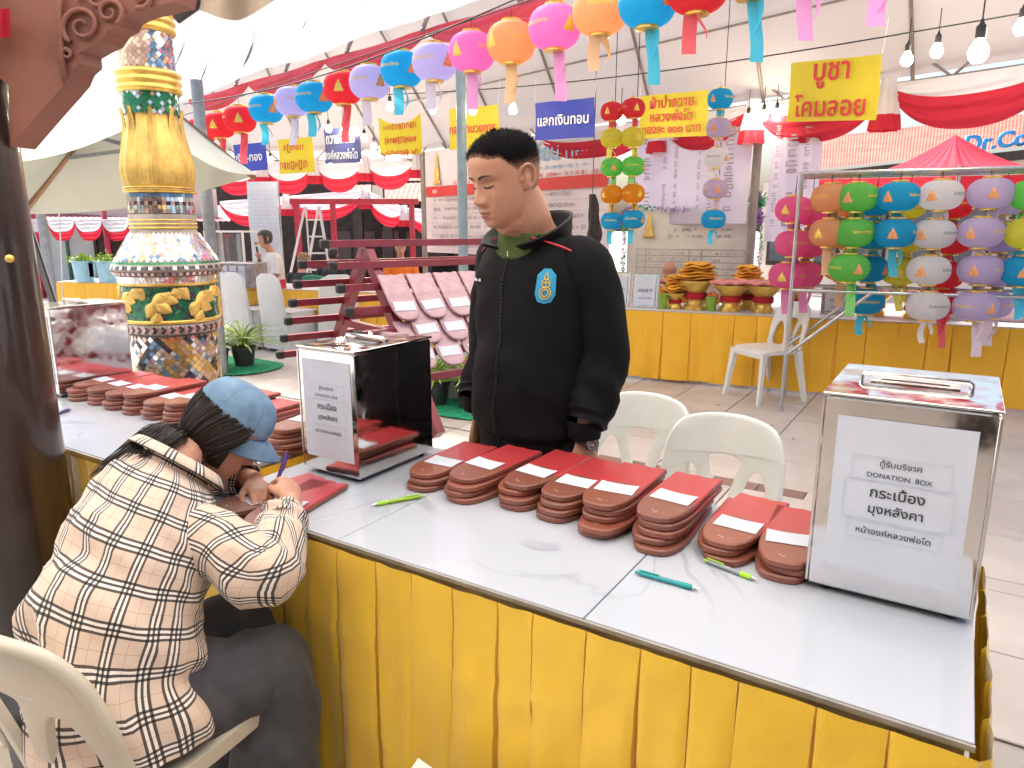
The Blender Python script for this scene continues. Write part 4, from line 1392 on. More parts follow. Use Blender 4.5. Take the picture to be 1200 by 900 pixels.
# ---------------------------------------------------------------- people
def skin_mat(name, c, red=(.45, .16, .10)):
    m = mat(name, c, .48, var=0, spec=.4)
    N, L = nodes_of(m)
    p = N['Principled BSDF']
    p.inputs['Subsurface Weight'].default_value = .12
    p.inputs['Subsurface Radius'].default_value = (.012, .005, .003)
    p.inputs['Subsurface Scale'].default_value = .5
    tc = N.new('ShaderNodeTexCoord')
    nz = node(N, 'ShaderNodeTexNoise')
    nz.inputs['Scale'].default_value = 22
    nz.inputs['Detail'].default_value = 5
    L.new(tc.outputs['Object'], nz.inputs['Vector'])
    mx = node(N, 'ShaderNodeMix', data_type='RGBA')
    mx.inputs['A'].default_value = (*c, 1)
    mx.inputs['B'].default_value = (c[0] * .92, c[1] * .80, c[2] * .76, 1)
    L.new(nz.outputs['Fac'], mx.inputs['Factor'])
    L.new(mx.outputs['Result'], p.inputs['Base Color'])
    n2 = node(N, 'ShaderNodeTexNoise')
    n2.inputs['Scale'].default_value = 300
    L.new(tc.outputs['Object'], n2.inputs['Vector'])
    b = N.new('ShaderNodeBump')
    b.inputs['Strength'].default_value = .06
    b.inputs['Distance'].default_value = .002
    L.new(n2.outputs['Fac'], b.inputs['Height'])
    L.new(b.outputs[0], p.inputs['Normal'])
    return m
M['skin_man'] = skin_mat('skin_tan', srgb(190, 143, 117))
M['skin_woman'] = skin_mat('skin_light', srgb(206, 158, 134))
M['lip'] = mat('lip', srgb(150, 84, 78), .42, var=.06)
M['lash'] = mat('lash', (.018, .013, .012), .6, var=0)
M['brow'] = mat('brow', (.035, .024, .02), .8, var=.2, scale=200)

HEAD_T = [(-.122, .046, .020, .012), (-.116, .066, -.002, .030), (-.104, .080, -.022, .043), (-.085, .0845, -.045, .054), (-.060, .0855, -.068, .063), (-.030, .0845, -.086, .0695), (0.0, .0835, -.097, .0735),
          (.030, .0885, -.103, .0765), (.058, .0865, -.102, .0755), (.082, .071, -.090, .066), (.101, .047, -.064, .048), (.113, .020, -.030, .022), (.116, .004, -.004, .004)]
def g2(x, z, x0, z0, sx, sz):
    return math.exp(-((x - x0) / sx) ** 2 - ((z - z0) / sz) ** 2)
def face_disp(x, z, k=1.0):
    ax = abs(x)
    d = 0
    # nose
    if -.056 < z < .020:
        t = (.016 - z) / .050
        if t > 0:
            h = .003 + .024 * min(t, 1) ** 1.2
            if z < -.036: h *= max(0, 1 - ((-.036 - z) / .017) ** 1.6)
            s = .0080 + .0075 * min(max(t, 0), 1)
            d += h * math.exp(-(x / s) ** 2)
    d += .0100 * k * g2(ax, z, .0165, -.040, .0080, .0080)
    d += -.0045 * g2(ax, z, .030, -.040, .006, .012)
    # eye sockets, lids, brow
    d += -.0135 * g2(ax, z, .031, .005, .018, .011)
    d += .0095 * g2(ax, z, .031, .000, .0125, .0080)
    d += -.0030 * g2(ax, z, .031, .0085, .015, .0025)
    d += -.0030 * g2(ax, z, .031, -.0105, .014, .0030)
    d += .0050 * g2(ax, z, .028, .021, .022, .007)
    # lips
    d += .0105 * g2(x, z, 0, -.0660, .0200, .0052)
    d += .0100 * g2(x, z, 0, -.0780, .0180, .0056)
    d += -.0065 * g2(x, z, 0, -.0720, .0225, .0020)
    d += -.0035 * g2(ax, z, .0235, -.0720, .004, .005)
    d += -.0035 * g2(x, z, 0, -.0885, .016, .005)
    d += .0045 * g2(x, z, 0, -.103, .018, .010)
    d += .0055 * g2(ax, z, .043, -.034, .022, .020)
    d += .003 * g2(ax, z, .040, -.07, .02, .02)
    return d
def head_pt(a, z, k=1.0, fat=1.0):
    """a: angle from straight ahead; returns head-local point (x side, y forward, z up)"""
    yf, yb, w = lerp_table(HEAD_T, z)
    w *= fat
    mid = (yf + yb) / 2 * .35
    s, c = math.sin(a), math.cos(a)
    e = 2 / 2.25
    x = w * math.copysign(abs(s) ** e, s)
    y = mid + ((yf - mid) if c >= 0 else (mid - yb)) * math.copysign(abs(c) ** e, c)
    if c > 0:
        y += face_disp(x, z, k) * min(1, c * 2.2)
    return Vector((x, y, z))
def face_pt(x, z, off=0.0, fat=1.0):
    yf, yb, w = lerp_table(HEAD_T, z)
    w *= fat
    mid = (yf + yb) / 2 * .35
    q = max(-1, min(1, x / w))
    a = math.asin(math.copysign(abs(q) ** (2.25 / 2), q))
    p = head_pt(a, z, 1, fat)
    return p + Vector((x * .5, 1, 0)).normalized() * off
def head_mb(fat=1.0, nz=110, na=150):
    mb = MB()
    zs = [-.122 + .238 * i / nz for i in range(nz + 1)]
    vs, fs = [], []
    for z in zs:
        for k in range(na):
            # denser towards the face
            t = k / na * 2 - 1
            a = math.pi * math.copysign(abs(t) ** 1.35, t)
            vs.append(head_pt(a, z, 1, fat))
    for i in range(nz):
        for k in range(na):
            k2 = (k + 1) % na
            fs.append((i * na + k, i * na + k2, (i + 1) * na + k2, (i + 1) * na + k))
    fs.append(tuple(range(na))[::-1])
    fs.append(tuple(nz * na + k for k in range(na)))
    mb.add(vs, fs)
    return mb
def ear_mb(side, fat=1.0):
    mb = MB()
    x0 = .0725 * fat
    # C-shaped rim, bowl and lobe
    rim = [(-.004, .012, -.012), (.004, .016, .010), (.012, .008, .027), (.017, -.008, .031), (.019, -.021, .018), (.017, -.023, -.002), (.012, -.016, -.020), (.006, -.004, -.030), (.002, .006, -.026)]
    pts = catmull([(side * (x0 + a), b - .008, c - .002) for a, b, c in rim], 4)
    mb.tube(pts, [.0042] * len(pts), 8)
    bowl = []
    def f(a, b):
        th = 2 * math.pi * a
        r = b
        return (side * (x0 + .006 + .007 * r - .003 * (1 - r)), -.012 + .017 * r * math.cos(th) - .003, -.001 + .028 * r * math.sin(th))
    mb.grid(f, 16, 5)
    def f2(a, b):
        th = 2 * math.pi * a
        r = b
        return (side * (x0 - .004 + .006 * r), -.012 + .015 * r * math.cos(th), -.001 + .025 * r * math.sin(th))
    mb.grid(f2, 16, 5)
    mb.tube([(side * (x0 - .01), -.008, -.02), (side * (x0 + .004), -.010, -.022), (side * (x0 + .010), -.012, .0)], [.012, .010, .006], 8)
    mb.tube([(side * (x0 - .012), -.012, .016), (side * (x0 + .008), -.014, .010)], [.014, .008], 8)
    mb.tube([(side * (x0 - .012), -.010, .0), (side * (x0 + .009), -.016, .0)], [.016, .012], 8)
    # tragus
    mb.tube([(side * (x0 - .003), .006, -.008), (side * (x0 + .006), .004, -.006)], [.006, .004], 8)
    return mb
def xform(mb, Mx):
    mb.v = [tuple(Mx @ Vector(p)) for p in mb.v]
    return mb
def union(parts, voxel, mat_, name='body', smooth_it=2):
    mb = MB()
    for q in parts:
        mb.add(q.v, q.f, q.uv)
    me = mb.mesh('tmp')
    o = bpy.data.objects.new('tmp', me)
    COL.objects.link(o)
    md = o.modifiers.new('r', 'REMESH')
    md.mode = 'VOXEL'
    md.voxel_size = voxel
    md.use_smooth_shade = True
    sm = o.modifiers.new('s', 'SMOOTH')
    sm.factor = .5
    sm.iterations = smooth_it
    dg = bpy.context.evaluated_depsgraph_get()
    dg.update()
    out = bpy.data.meshes.new_from_object(o.evaluated_get(dg))
    bpy.data.objects.remove(o)
    bpy.data.meshes.remove(me)
    out.materials.clear()
    out.materials.append(mat_)
    out.polygons.foreach_set('use_smooth', [True] * len(out.polygons))
    out.name = name
    return out
def frame(loc, fwd, up=(0, 0, 1)):
    """matrix with local +Y along fwd and local +Z as near to up as possible"""
    y = Vector(fwd).normalized()
    x = y.cross(Vector(up)).normalized()
    z = x.cross(y)
    m = Matrix((x, y, z)).transposed().to_4x4()
    m.translation = Vector(loc)
    return m
def hand_parts(W, fwd, back, side, curl, spread=.0, scale=1.0, thumb=None):
    """W wrist centre, fwd towards the knuckles, back = normal of the hand's back, side=+1 thumb towards fwd x back
    curl: four triples of bend angles (degrees) for index..little"""
    a = Vector(fwd).normalized()
    n = Vector(back)
    n = (n - a * n.dot(a)).normalized()
    s = a.cross(n) * side
    W = Vector(W)
    S = scale
    parts = []
    pm = MB()
    # palm: flattened tube whose width follows the knuckle row
    ctr = [W - a * .02 * S, W + a * .012 * S, W + a * .045 * S, W + a * .080 * S, W + a * .094 * S]
    rw = [.026 * S, .029 * S, .038 * S, .040 * S, .036 * S]
    pm.tube(ctr, rw, 14, up=s, flat=.42)
    parts.append(pm)
    # thumb mound
    parts.append(MB().tube([W + s * .012 * S, W + a * .03 * S + s * .026 * S - n * .006 * S, W + a * .055 * S + s * .036 * S - n * .008 * S], [.012 * S, .017 * S, .012 * S], 10))
    L = [(.043, .026, .021), (.047, .030, .022), (.043, .028, .021), (.034, .021, .019)]
    offs = [.029, .0095, -.0105, -.029]
    rad = [.0088, .0092, .0088, .0078]
    for i in range(4):
        base = W + a * ((.088 - .004 * abs(i - 1)) * S) + s * offs[i] * S
        d = (a + s * spread * (1.2 - i * .8)).normalized()
        nn = n
        pts = [base - d * .02 * S, base]
        ang = 0
        for l, c in zip(L[i], curl[i]):
            q = Matrix.Rotation(-R(c), 3, d.cross(nn))
            d = (q @ d).normalized()
            nn = (q @ nn).normalized()
            pts.append(pts[-1] + d * l * S)
        r = rad[i] * S
        pts2 = catmull(pts, 4)
        k = len(pts2)
        parts.append(MB().tube(pts2, [r * (1.05 - .28 * j / k) for j in range(k - 1)] + [r * .45], 10))
        parts.append(MB().lathe([(.0001, -r * .76), (r * .5, -r * .6), (r * .76, 0), (r * .5, r * .6), (.0001, r * .76)], 8, pts2[-1]))
    if thumb is None:
        thumb = [(.028, .030, -.006), (.060, .050, -.014), (.085, .050, -.026), (.102, .042, -.034)]
    tp = [W + (a * f + s * q + n * h) * S for f, q, h in thumb]
    tp2 = catmull(tp, 4)
    k = len(tp2)
    parts.append(MB().tube(tp2, [.0125 * S * (1 - .34 * j / k) for j in range(k - 1)] + [.005 * S], 10))
    return parts
def face_features(parent, Mh, fat, brow_mat, lip_mat, half_closed=True):
    """brows, lash lines and lips as separate thin pieces that follow the face"""
    def strip(fn, n, name, mat_):
        mb = MB()
        vs, fs = [], []
        for i in range(n + 1):
            t = i / n
            x, zl, zh, off = fn(t)
            vs += [Mh @ face_pt(x, zl, off, fat), Mh @ face_pt(x, (zl + zh) / 2, off + .0009, fat), Mh @ face_pt(x, zh, off, fat)]
        for i in range(n):
            fs += [(i * 3, i * 3 + 3, i * 3 + 4, i * 3 + 1), (i * 3 + 1, i * 3 + 4, i * 3 + 5, i * 3 + 2)]
        mb.add(vs, fs)
        return mb.build(name, mat_, parent, smooth=True)
    for sd in (-1, 1):
        strip(lambda t: (sd * (.0135 + .036 * t), .0160 + .0070 * math.sin(t * 2.2), .0195 + .0072 * math.sin(t * 2.3) + .0042 * (1 - t) - .0015 * t, .0014), 14, 'eyebrow', brow_mat)
        strip(lambda t: (sd * (.0170 + .029 * t), -.0078 + .0042 * (2 * t - 1) ** 2, -.0038 + .0036 * (2 * t - 1) ** 2, .0012), 14, 'eyelash', M['lash'])
    strip(lambda t: (-.0215 + .043 * t, -.0715, -.0715 + .0085 * math.sin(math.pi * t) ** .7 - .0018 * math.exp(-((t - .5) / .07) ** 2), .0007), 20, 'upper_lip', lip_mat)
    strip(lambda t: (-.0200 + .040 * t, -.0722 - .0098 * math.sin(math.pi * t) ** .7, -.0722, .0007), 20, 'lower_lip', lip_mat)

def loft(rings, n=48, disp=None, uvscale=1.0, cap=False, ulen=None, mixv=.35):
    """rings: (centre, xaxis, yaxis, rx, ry, exponent)"""
    mb = MB()
    vs, fs, uv = [], [], []
    L = 0
    LK = [0.0] * n
    for i, (c, xa, ya, rx, ry, e) in enumerate(rings):
        c = Vector(c)
        if i: L += (c - Vector(rings[i - 1][0])).length
        for k in range(n):
            a = 2 * math.pi * k / n
            cs, sn = math.cos(a), math.sin(a)
            p = c + Vector(xa) * (rx * math.copysign(abs(cs) ** (2 / e), cs)) + Vector(ya) * (ry * math.copysign(abs(sn) ** (2 / e), sn))
            if disp:
                nr = (Vector(xa) * cs + Vector(ya) * sn).normalized()
                p = p + nr * disp(p, i / (len(rings) - 1), a)
            if i: LK[k] += (Vector(p) - Vector(vs[-n])).length
            vs.append(p)
            uv.append((a / (2 * math.pi) * (ulen or 1.0), mixv * L + (1 - mixv) * LK[k]))
    for i in range(len(rings) - 1):
        for k in range(n):
            k2 = (k + 1) % n
            fs.append((i * n + k, i * n + k2, (i + 1) * n + k2, (i + 1) * n + k))
    mb.add(vs, fs, uv)
    if cap:
        m = len(rings) - 1
        mb.f.append(tuple(range(n))[::-1]); mb.m.append(0)
        mb.f.append(tuple(m * n + k for k in range(n))); mb.m.append(0)
    return mb
def fix_seam(me, n_period):
    """unwrap the UV seam of a closed loft"""
    uvl = me.uv_layers[0].data
    for p in me.polygons:
        us = [uvl[i].uv[0] for i in p.loop_indices]
        if max(us) - min(us) > n_period * .5:
            for i in p.loop_indices:
                if uvl[i].uv[0] < n_period * .5:
                    uvl[i].uv[0] += n_period
    return me
def sleeve(pts, rad, n=36, disp=None, per=6, ulen=.5, up=None):
    P = catmull(pts, per)
    Rr = [v[0] for v in (lerp_table([(i, r) for i, r in enumerate(rad)], j / per) for j in range(len(P)))]
    rings = []
    ref = Vector(up) if up else Vector((0, 0, 1))
    for i, p in enumerate(P):
        t = (P[min(i + 1, len(P) - 1)] - P[max(i - 1, 0)]).normalized()
        x = (ref - t * ref.dot(t)).normalized()
        y = t.cross(x)
        rings.append((p, x, y, Rr[i], Rr[i], 2.0))
    return loft(rings, n, disp, ulen=ulen)
def folds(amp, f1, f2, seed=0.0, diag=0.0):
    def d(p, t, a):
        q = Vector((p.x * f1 + seed, p.y * f1, p.z * f2 + diag * (p.x + p.y) * f1))
        v = noise.noise(q) + .5 * noise.noise(q * 2.1)
        return amp * (1 - 2 * abs(v)) * .9 + amp * .4 * v
    return d

# ================================================================ the standing man
def build_man():
    base = Vector((.080, 2.12, 0))
    t = thing('person', 'person in a black zip jacket standing behind the table, looking down', 'person', base)
    f = Vector((-.72, -.69, 0)).normalized()
    l = Vector((-f.y, f.x, 0))            # his left
    def B(ff, ll, z): return f * ff + l * ll + Vector((0, 0, z))
    hp = B(.145, .005, 1.548) 
    hf = Vector((-.80, -.60, -.29)).normalized()
    Mh = frame(hp, hf)
    S = 1.03
    Mh = Mh @ Matrix.Scale(S, 4)
    fat = 1.05
    parts = [xform(head_mb(fat), Mh)]
    for sd in (-1, 1):
        parts.append(xform(ear_mb(sd, fat), Mh))
    # jowl and neck
    nk0, nk1 = Mh @ Vector((0, -.020, -.035)), B(.0, 0, 1.33)
    parts.append(MB().tube(catmull([nk0, Mh @ Vector((0, -.034, -.085)), B(.045, 0, 1.40), nk1], 4), [.064, .066, .068, .069, .071, .073, .075, .077, .080, .083, .086, .090, .095], 20))
    parts.append(MB().tube([Mh @ Vector((0, .035, -.095)), Mh @ Vector((0, -.01, -.110)), B(.055, 0, 1.395)], [.042, .055, .06], 16))
    # torso core, arms, legs (under the clothes) so that the body is one figure
    Z = Vector((0, 0, 1))
    core = []
    for z, w, d, ff in ((.80, .17, .12, 0), (.95, .165, .12, 0), (1.10, .17, .125, .0), (1.25, .185, .125, 0), (1.33, .175, .10, 0), (1.38, .10, .07, .01)):
        core.append((B(ff, 0, z), l, f, w, d, 2.3))
    parts.append(loft(core, 24, cap=True))
    armL = [B(0, .175, 1.335), B(-.02, .208, 1.20), B(-.03, .226, 1.06), B(.02, .232, .93), B(.05, .232, .825)]
    armR = [B(0, -.175, 1.335), B(-.01, -.205, 1.20), B(.0, -.215, 1.06), B(.04, -.212, .93), B(.07, -.20, .825)]
    for arm in (armL, armR):
        parts.append(MB().tube(catmull(arm, 4), [.055 - .0016 * j for j in range(17)], 14))
    cl = [(18, 25, 15), (22, 28, 18), (26, 32, 20), (30, 36, 22)]
    wL, wR = armL[-1], armR[-1]
    dn = Vector((0, 0, -1))
    parts += hand_parts(wL, dn + f * .15, l * .75 + f * .35, -1, cl, .06, 1.06)
    parts += hand_parts(wR, dn + f * .15, -l * .75 + f * .35, 1, cl, .06, 1.06)
    for sd in (-1, 1):
        parts.append(MB().tube([B(0, sd * .09, .85), B(.01, sd * .10, .48), B(-.01, sd * .10, .09)], [.085, .06, .042], 14))
        parts.append(MB().tube([B(-.05, sd * .10, .04), B(.06, sd * .11, .035), B(.15, sd * .12, .028)], [.035, .038, .026], 12))
    body = union(parts, .0034, M['skin_man'], 'body', 1)
    obj('body', body, t)
    face_features(t, Mh, fat, M['brow'], M['lip'])
    # nostrils
    for sd in (-1, 1):
        p = Mh @ face_pt(sd * .0095, -.0485, .0004, fat)
        MB().lathe([(.0001, -.0012), (.0034, 0), (.0001, .0012)], 8, p).build('nostril', M['lash'], t)
    # cropped hair: dense on top, shaved thin at the sides
    mb = MB()
    vs, fs, dens = [], [], []
    nz_, na = 70, 110
    for i in range(nz_ + 1):
        z = -.050 + .166 * i / nz_
        for k in range(na):
            a = 2 * math.pi * k / na
            p = head_pt(a, z, 1, fat)
            ca = math.cos(a)
            front = max(0, min(1, (ca + .35) / .9))
            # hairline height round the head
            line = -.045 + .100 * front ** .8 + .014 * max(0, ca) ** 6 + .004 * noise.noise(Vector((a * 14, z * 60, 1))) + .003 * noise.noise(Vector((a * 50, z * 90, 3)))
            dz = (z - line)
            dn_ = max(0, min(1, dz / .016))
            dens.append(dn_ * max(0.16, min(1, .18 + (z - .012) / .052)))
            c = Vector((0, -.01, .01))
            nr = (p - c).normalized()
            vs.append(Mh @ (p + nr * (-.0015 + .0042 * dn_ + .0045 * max(0, min(1, (z - .05) / .03)) * dn_ + .0008 * noise.noise(p * 300))))
    for i in range(nz_):
        for k in range(na):
            k2 = (k + 1) % na
            q = (i * na + k, i * na + k2, (i + 1) * na + k2, (i + 1) * na + k)
            if max(dens[j] for j in q) > 0: fs.append(q)
    fs.append(tuple(nz_ * na + k for k in range(na)))
    rh = random.Random(3)
    ctr_h = Mh @ Vector((0, -.01, .01))
    n0 = len(vs)
    for q in range(9000):
        k = rh.randrange(n0)
        if dens[k] < .22 or rh.random() > dens[k] + .25: continue
        p = vs[k] + Vector((rh.uniform(-.004, .004), rh.uniform(-.004, .004), rh.uniform(-.003, .003)))
        nr = ((p - ctr_h).normalized() + Vector((rh.uniform(-.35, .35), rh.uniform(-.35, .35), rh.uniform(-.1, .5)))).normalized()
        sd_ = nr.cross(Vector((rh.gauss(0, 1), rh.gauss(0, 1), rh.gauss(0, 1)))).normalized() * .0007
        ln = .002 + .0042 * dens[k] * rh.uniform(.5, 1)
        m_ = len(vs)
        vs += [p - sd_, p + sd_, p + nr * ln]
        dens += [1.0, 1.0, 1.0]
        fs.append((m_, m_ + 1, m_ + 2))
    mb.add(vs, fs)
    hm = mat('cropped_hair', (.006, .005, .005), .9, var=0, spec=.08)
    N, L = nodes_of(hm)
    p_ = N['Principled BSDF']
    at_ = node(N, 'ShaderNodeAttribute', attribute_name='dens')
    tc = N.new('ShaderNodeTexCoord')
    nz = node(N, 'ShaderNodeTexNoise')
    nz.inputs['Scale'].default_value = 420
    nz.inputs['Detail'].default_value = 2
    L.new(tc.outputs['Object'], nz.inputs['Vector'])
    v1 = math_node(N, L, 'SUBTRACT', nz.outputs['Fac'], .5)
    v1 = math_node(N, L, 'MULTIPLY', v1, 1.1)
    v1 = math_node(N, L, 'ADD', at_.outputs['Fac'], v1)
    mr = N.new('ShaderNodeMapRange')
    mr.inputs['From Min'].default_value = .1
    mr.inputs['From Max'].default_value = .75
    L.new(v1, mr.inputs['Value'])
    mx = node(N, 'ShaderNodeMix', data_type='RGBA')
    mx.inputs['A'].default_value = (*[c * .72 for c in srgb(190, 143, 117)], 1)
    mx.inputs['B'].default_value = (.006, .0055, .006, 1)
    L.new(mr.outputs[0], mx.inputs['Factor'])
    L.new(mx.outputs['Result'], p_.inputs['Base Color'])
    b = N.new('ShaderNodeBump')
    b.inputs['Strength'].default_value = .5
    b.inputs['Distance'].default_value = .002
    L.new(nz.outputs['Fac'], b.inputs['Height'])
    L.new(b.outputs[0], p_.inputs['Normal'])
    hme = mb.mesh('hair', hm, smooth=True)
    at2 = hme.attributes.new('dens', 'FLOAT', 'POINT')
    at2.data.foreach_set('value', dens)
    obj('hair', hme, t)
    # black jacket
    jm = mat('black_jersey', (.0042, .0044, .0052), .8, var=.1, scale=40, bump=.12, bscale=400, spec=.18)
    jm2 = mat('black_shell', (.006, .0065, .008), .55, var=.1, scale=40, bump=.05, bscale=200, spec=.3)
    rings = []
    tab = [(.775, .178, .146, .012), (.80, .184, .152, .012), (.83, .196, .160, .012), (.90, .198, .162, .012), (1.0, .198, .158, .008), (1.10, .200, .152, .004), (1.20, .206, .146, .0), (1.28, .210, .138, -.004), (1.335, .198, .124, -.006), (1.365, .172, .110, -.004), (1.385, .138, .098, .004), (1.398, .105, .088, .014)]
    for i in range(61):
        z = .775 + (1.398 - .775) * i / 60
        w, d, ff = lerp_table(tab, z)
        rings.append((B(ff, 0, z), l, f, w, d, 2.35))
    fd = folds(.011, 3.4, 6.0, 2.0, 1.1)
    def jd(p, tt, a):
        edge = max(0, min(1, tt / .06)) * max(0, min(1, (1 - tt) / .12))
        v = fd(p, tt, a) * edge
        z = .775 + .623 * tt
        v += -.010 * math.exp(-((z - .815) / .010) ** 2) 
        return v
    jk = loft(rings, 96, jd).build('jacket', jm, t, smooth=True)
    sdp = folds(.012, 6, 6, 5.0, .8)
    for nm, arm in (('L', armL), ('R', armR)):
        sgn = 1 if nm == 'L' else -1
        pts = [B(0, sgn * .125, 1.340), B(-.002, sgn * .170, 1.315)] + [arm[1], arm[2], arm[3], arm[4] + Vector((0, 0, .055))]
        me = sleeve(pts, [.058, .074, .070, .066, .062, .053], 40, lambda p, tt, a: sdp(p, tt, a) * (.5 + .8 * tt) + .006 * math.sin(tt * 46 + 2 * math.sin(a)) * max(0, (tt - .74) / .26), per=8, up=(0, 1, 0))
        me.build('sleeve', jm, t, smooth=True)
        c = arm[4]
        cf = sleeve([c + Vector((0, 0, .07)), c + Vector((0, 0, .045)) , c + Vector((0, 0, .018))], [.050, .049, .045], 32, lambda p, tt, a: .001 * math.sin(a * 24), per=4, up=(0, 1, 0))
        cf.build('cuff', jm, t, smooth=True)
    # shoulder yoke panel with red piping
    def on_jacket(ang, z, off):
        w, d, ff = lerp_table(tab, z)
        e = 2.35
        cs, sn = math.cos(ang), math.sin(ang)
        return B(ff, 0, z) + l * ((w + off) * math.copysign(abs(cs) ** (2 / e), cs)) + f * ((d + off) * math.copysign(abs(sn) ** (2 / e), sn))
    pp = []
    for k in range(25):
        s = k / 24
        ang = R(64 - 58 * s)
        z = 1.390 - .022 * s - .050 * s * s
        pp.append(on_jacket(ang, z, .011 + .012 * s))
    MB().tube(pp, .0028, 6).build('red_piping', mat('red_piping', (.55, .03, .04), .5, var=.05), t, smooth=True)
    pp = [on_jacket(R(118 + 44 * k / 24), 1.388 - .028 * k / 24 - .050 * (k / 24) ** 2, .0105) for k in range(25)]
    MB().tube(pp, .0022, 6).build('red_piping', bpy.data.materials['red_piping'], t, smooth=True)
    # collar: stands at the nape, lies open at the front
    def collar(a, b):
        ang = math.pi / 2 + .42 + a * (2 * math.pi - .84)
        back = .5 - .5 * math.sin(ang)                  # 1 at the nape, 0 in front
        w, d = .100, .086
        hgt = (.050 + .030 * back)
        flare = .010 + .045 * (1 - back) ** 2
        rise = math.sin(math.pi * min(1, b * 1.0) * .5)
        r = 1 + (.05 + flare / .09 * b) - .10 * back * b
        p = B(.016 + .02 * (1 - back) * b, 0, 1.382 - .028 * (1 - back) ** 2 + hgt * b * (.95 - .75 * (1 - back) ** 3) + .010 * back)
        return p + l * (w * r * math.cos(ang)) + f * (d * r * math.sin(ang))
    cb = MB()
    cb.grid(lambda a, b: collar(a, b), 60, 8)
    co = cb.build('collar', jm2, t, smooth=True)
    co.modifiers.new('s', 'SOLIDIFY').thickness = .006
    # olive T-shirt at the neck
    tsm = mat('olive_cotton', srgb(74, 88, 40), .85, var=.1, bump=.1, bscale=300)
    rr = []
    for i in range(9):
        s = i / 8
        z = 1.330 + .072 * s
        rr.append((B(.022 + .030 * s, 0, z), l, f, .122 - .042 * s, .104 - .026 * s, 2.1))
    ts = loft(rr, 48, lambda p, tt, a: .0015 * math.sin(a * 9)).build('t_shirt', tsm, t, smooth=True)
    ts.modifiers.new('s', 'SOLIDIFY').thickness = -.003
    # zip
    zp = MB()
    for k in range(56):
        z = .80 + (1.352 - .80) * k / 55
        p0 = on_jacket(math.pi / 2 + .0, z, .004 + jd(on_jacket(math.pi / 2, z, 0), (z - .775) / .623, math.pi / 2))
        zp.box(p0, (.006, .003, .0045), rz=math.atan2(l.y, l.x))
    zp.build('zip', mat('zip_teeth', (.03, .03, .032), .35, metal=.4), t)
    p0 = on_jacket(math.pi / 2, 1.345, .014)
    MB().box(p0, (.005, .003, .016), rz=math.atan2(l.y, l.x), bev=.001).build('zip_pull', M['steel_trim'], t)
    # emblem on the left chest: blue eight-sided badge with gold rings and figure
    def on_chest(ang0, z0, x, y, off):
        w, d, ff = lerp_table(tab, z0)
        ang = ang0 - x / (w * .92)
        q = on_jacket(ang, z0 + y, 0)
        nr = (l * math.cos(ang) * .6 + f * math.sin(ang)).normalized()
        return q + nr * (off + jd(q, (z0 + y - .775) / .623, ang))
    A0, Z0 = R(52), 1.262
    em = MB()
    oct_ = [(-.011, .047), (.011, .047), (.029, .030), (.032, -.022), (.022, -.042), (0, -.047), (-.022, -.042), (-.032, -.022), (-.029, .030)]
    ctr = [on_chest(A0, Z0, 0, 0, .0028)]
    vs = ctr + [on_chest(A0, Z0, x, y, .0028) for x, y in oct_] + [on_chest(A0, Z0, x * .55, y * .55, .0030) for x, y in oct_]
    n = len(oct_)
    fs = [(0, 1 + n + i, 1 + n + (i + 1) % n) for i in range(n)] + [(1 + i, 1 + (i + 1) % n, 1 + n + (i + 1) % n, 1 + n + i) for i in range(n)]
    em.add(vs, fs)
    e_o = em.build('emblem', mat('emblem_blue', srgb(40, 150, 196), .6, var=.08), t)
    gp = MB()
    loops = [[(.017 * math.cos(2 * math.pi * k / 24), -.018 + .016 * math.sin(2 * math.pi * k / 24)) for k in range(25)],
             [(.010 * math.cos(2 * math.pi * k / 20), -.018 + .0095 * math.sin(2 * math.pi * k / 20)) for k in range(21)],
             [(.012 * math.cos(2 * math.pi * k / 20), .008 + .012 * math.sin(2 * math.pi * k / 20)) for k in range(21)],
             [(-.006, .018), (-.004, .028), (0, .038), (.004, .028), (.006, .018)], [(-.008, .008), (0, .013), (.008, .008)], [(0, -.005), (0, .02)]]
    for lp in loops:
        gp.tube([on_chest(A0, Z0, x, y, .0052) for x, y in lp], .0017, 5)
    gp.build('gold_figure', mat('emblem_gold', (.72, .50, .10), .5), e_o)
    # stitched white name on the right chest
    nm = MB()
    for k in range(9):
        x = -.028 + .007 * k
        hgt = .004 + .005 * ((k * 7) % 3) / 2
        if k == 5: continue
        nm.tube([on_chest(R(128), 1.262, x, -.001, .004), on_chest(R(128), 1.262, x + .001, hgt, .004), on_chest(R(128), 1.262, x + .004, hgt * .8, .004), on_chest(R(128), 1.262, x + .0045, 0, .004)], .0009, 4)
    nm.build('stitched_name', M['white_print'], t)
    # trousers and shoes
    tm = mat('black_trousers', (.009, .009, .011), .8, var=.1)
    for sd in (-1, 1):
        sleeve([B(0, sd * .085, .84), B(.01, sd * .098, .62), B(.012, sd * .10, .45), B(-.01, sd * .10, .09)], [.118, .105, .088, .072], 28, folds(.006, 5, 4), up=(0, 1, 0)).build('trouser_leg', tm, t, smooth=True)
        MB().tube([B(-.075, sd * .10, .04), B(0, sd * .105, .05), B(.09, sd * .115, .04), B(.17, sd * .122, .025)], [.036, .046, .046, .024], 14).build('shoe', M['black_rubber'], t, smooth=True)
    loft([(B(0, 0, z), l, f, .188, .145, 2.4) for z in (.76, .80, .86)], 40).build('waist', tm, t, smooth=True)
    # wrist watch
    wc = wL + Vector((0, 0, .004))
    band = MB()
    ax = (armL[-1] - armL[-2]).normalized()
    bx = (l * .85 + f * .5).normalized()
    by = ax.cross(bx)
    ring = [wc + bx * (.0345 * math.cos(2 * math.pi * k / 28)) + by * (.031 * math.sin(2 * math.pi * k / 28)) for k in range(29)]
    band.tube(ring, .0048, 6, up=ax, flat=.5)
    vsb = []
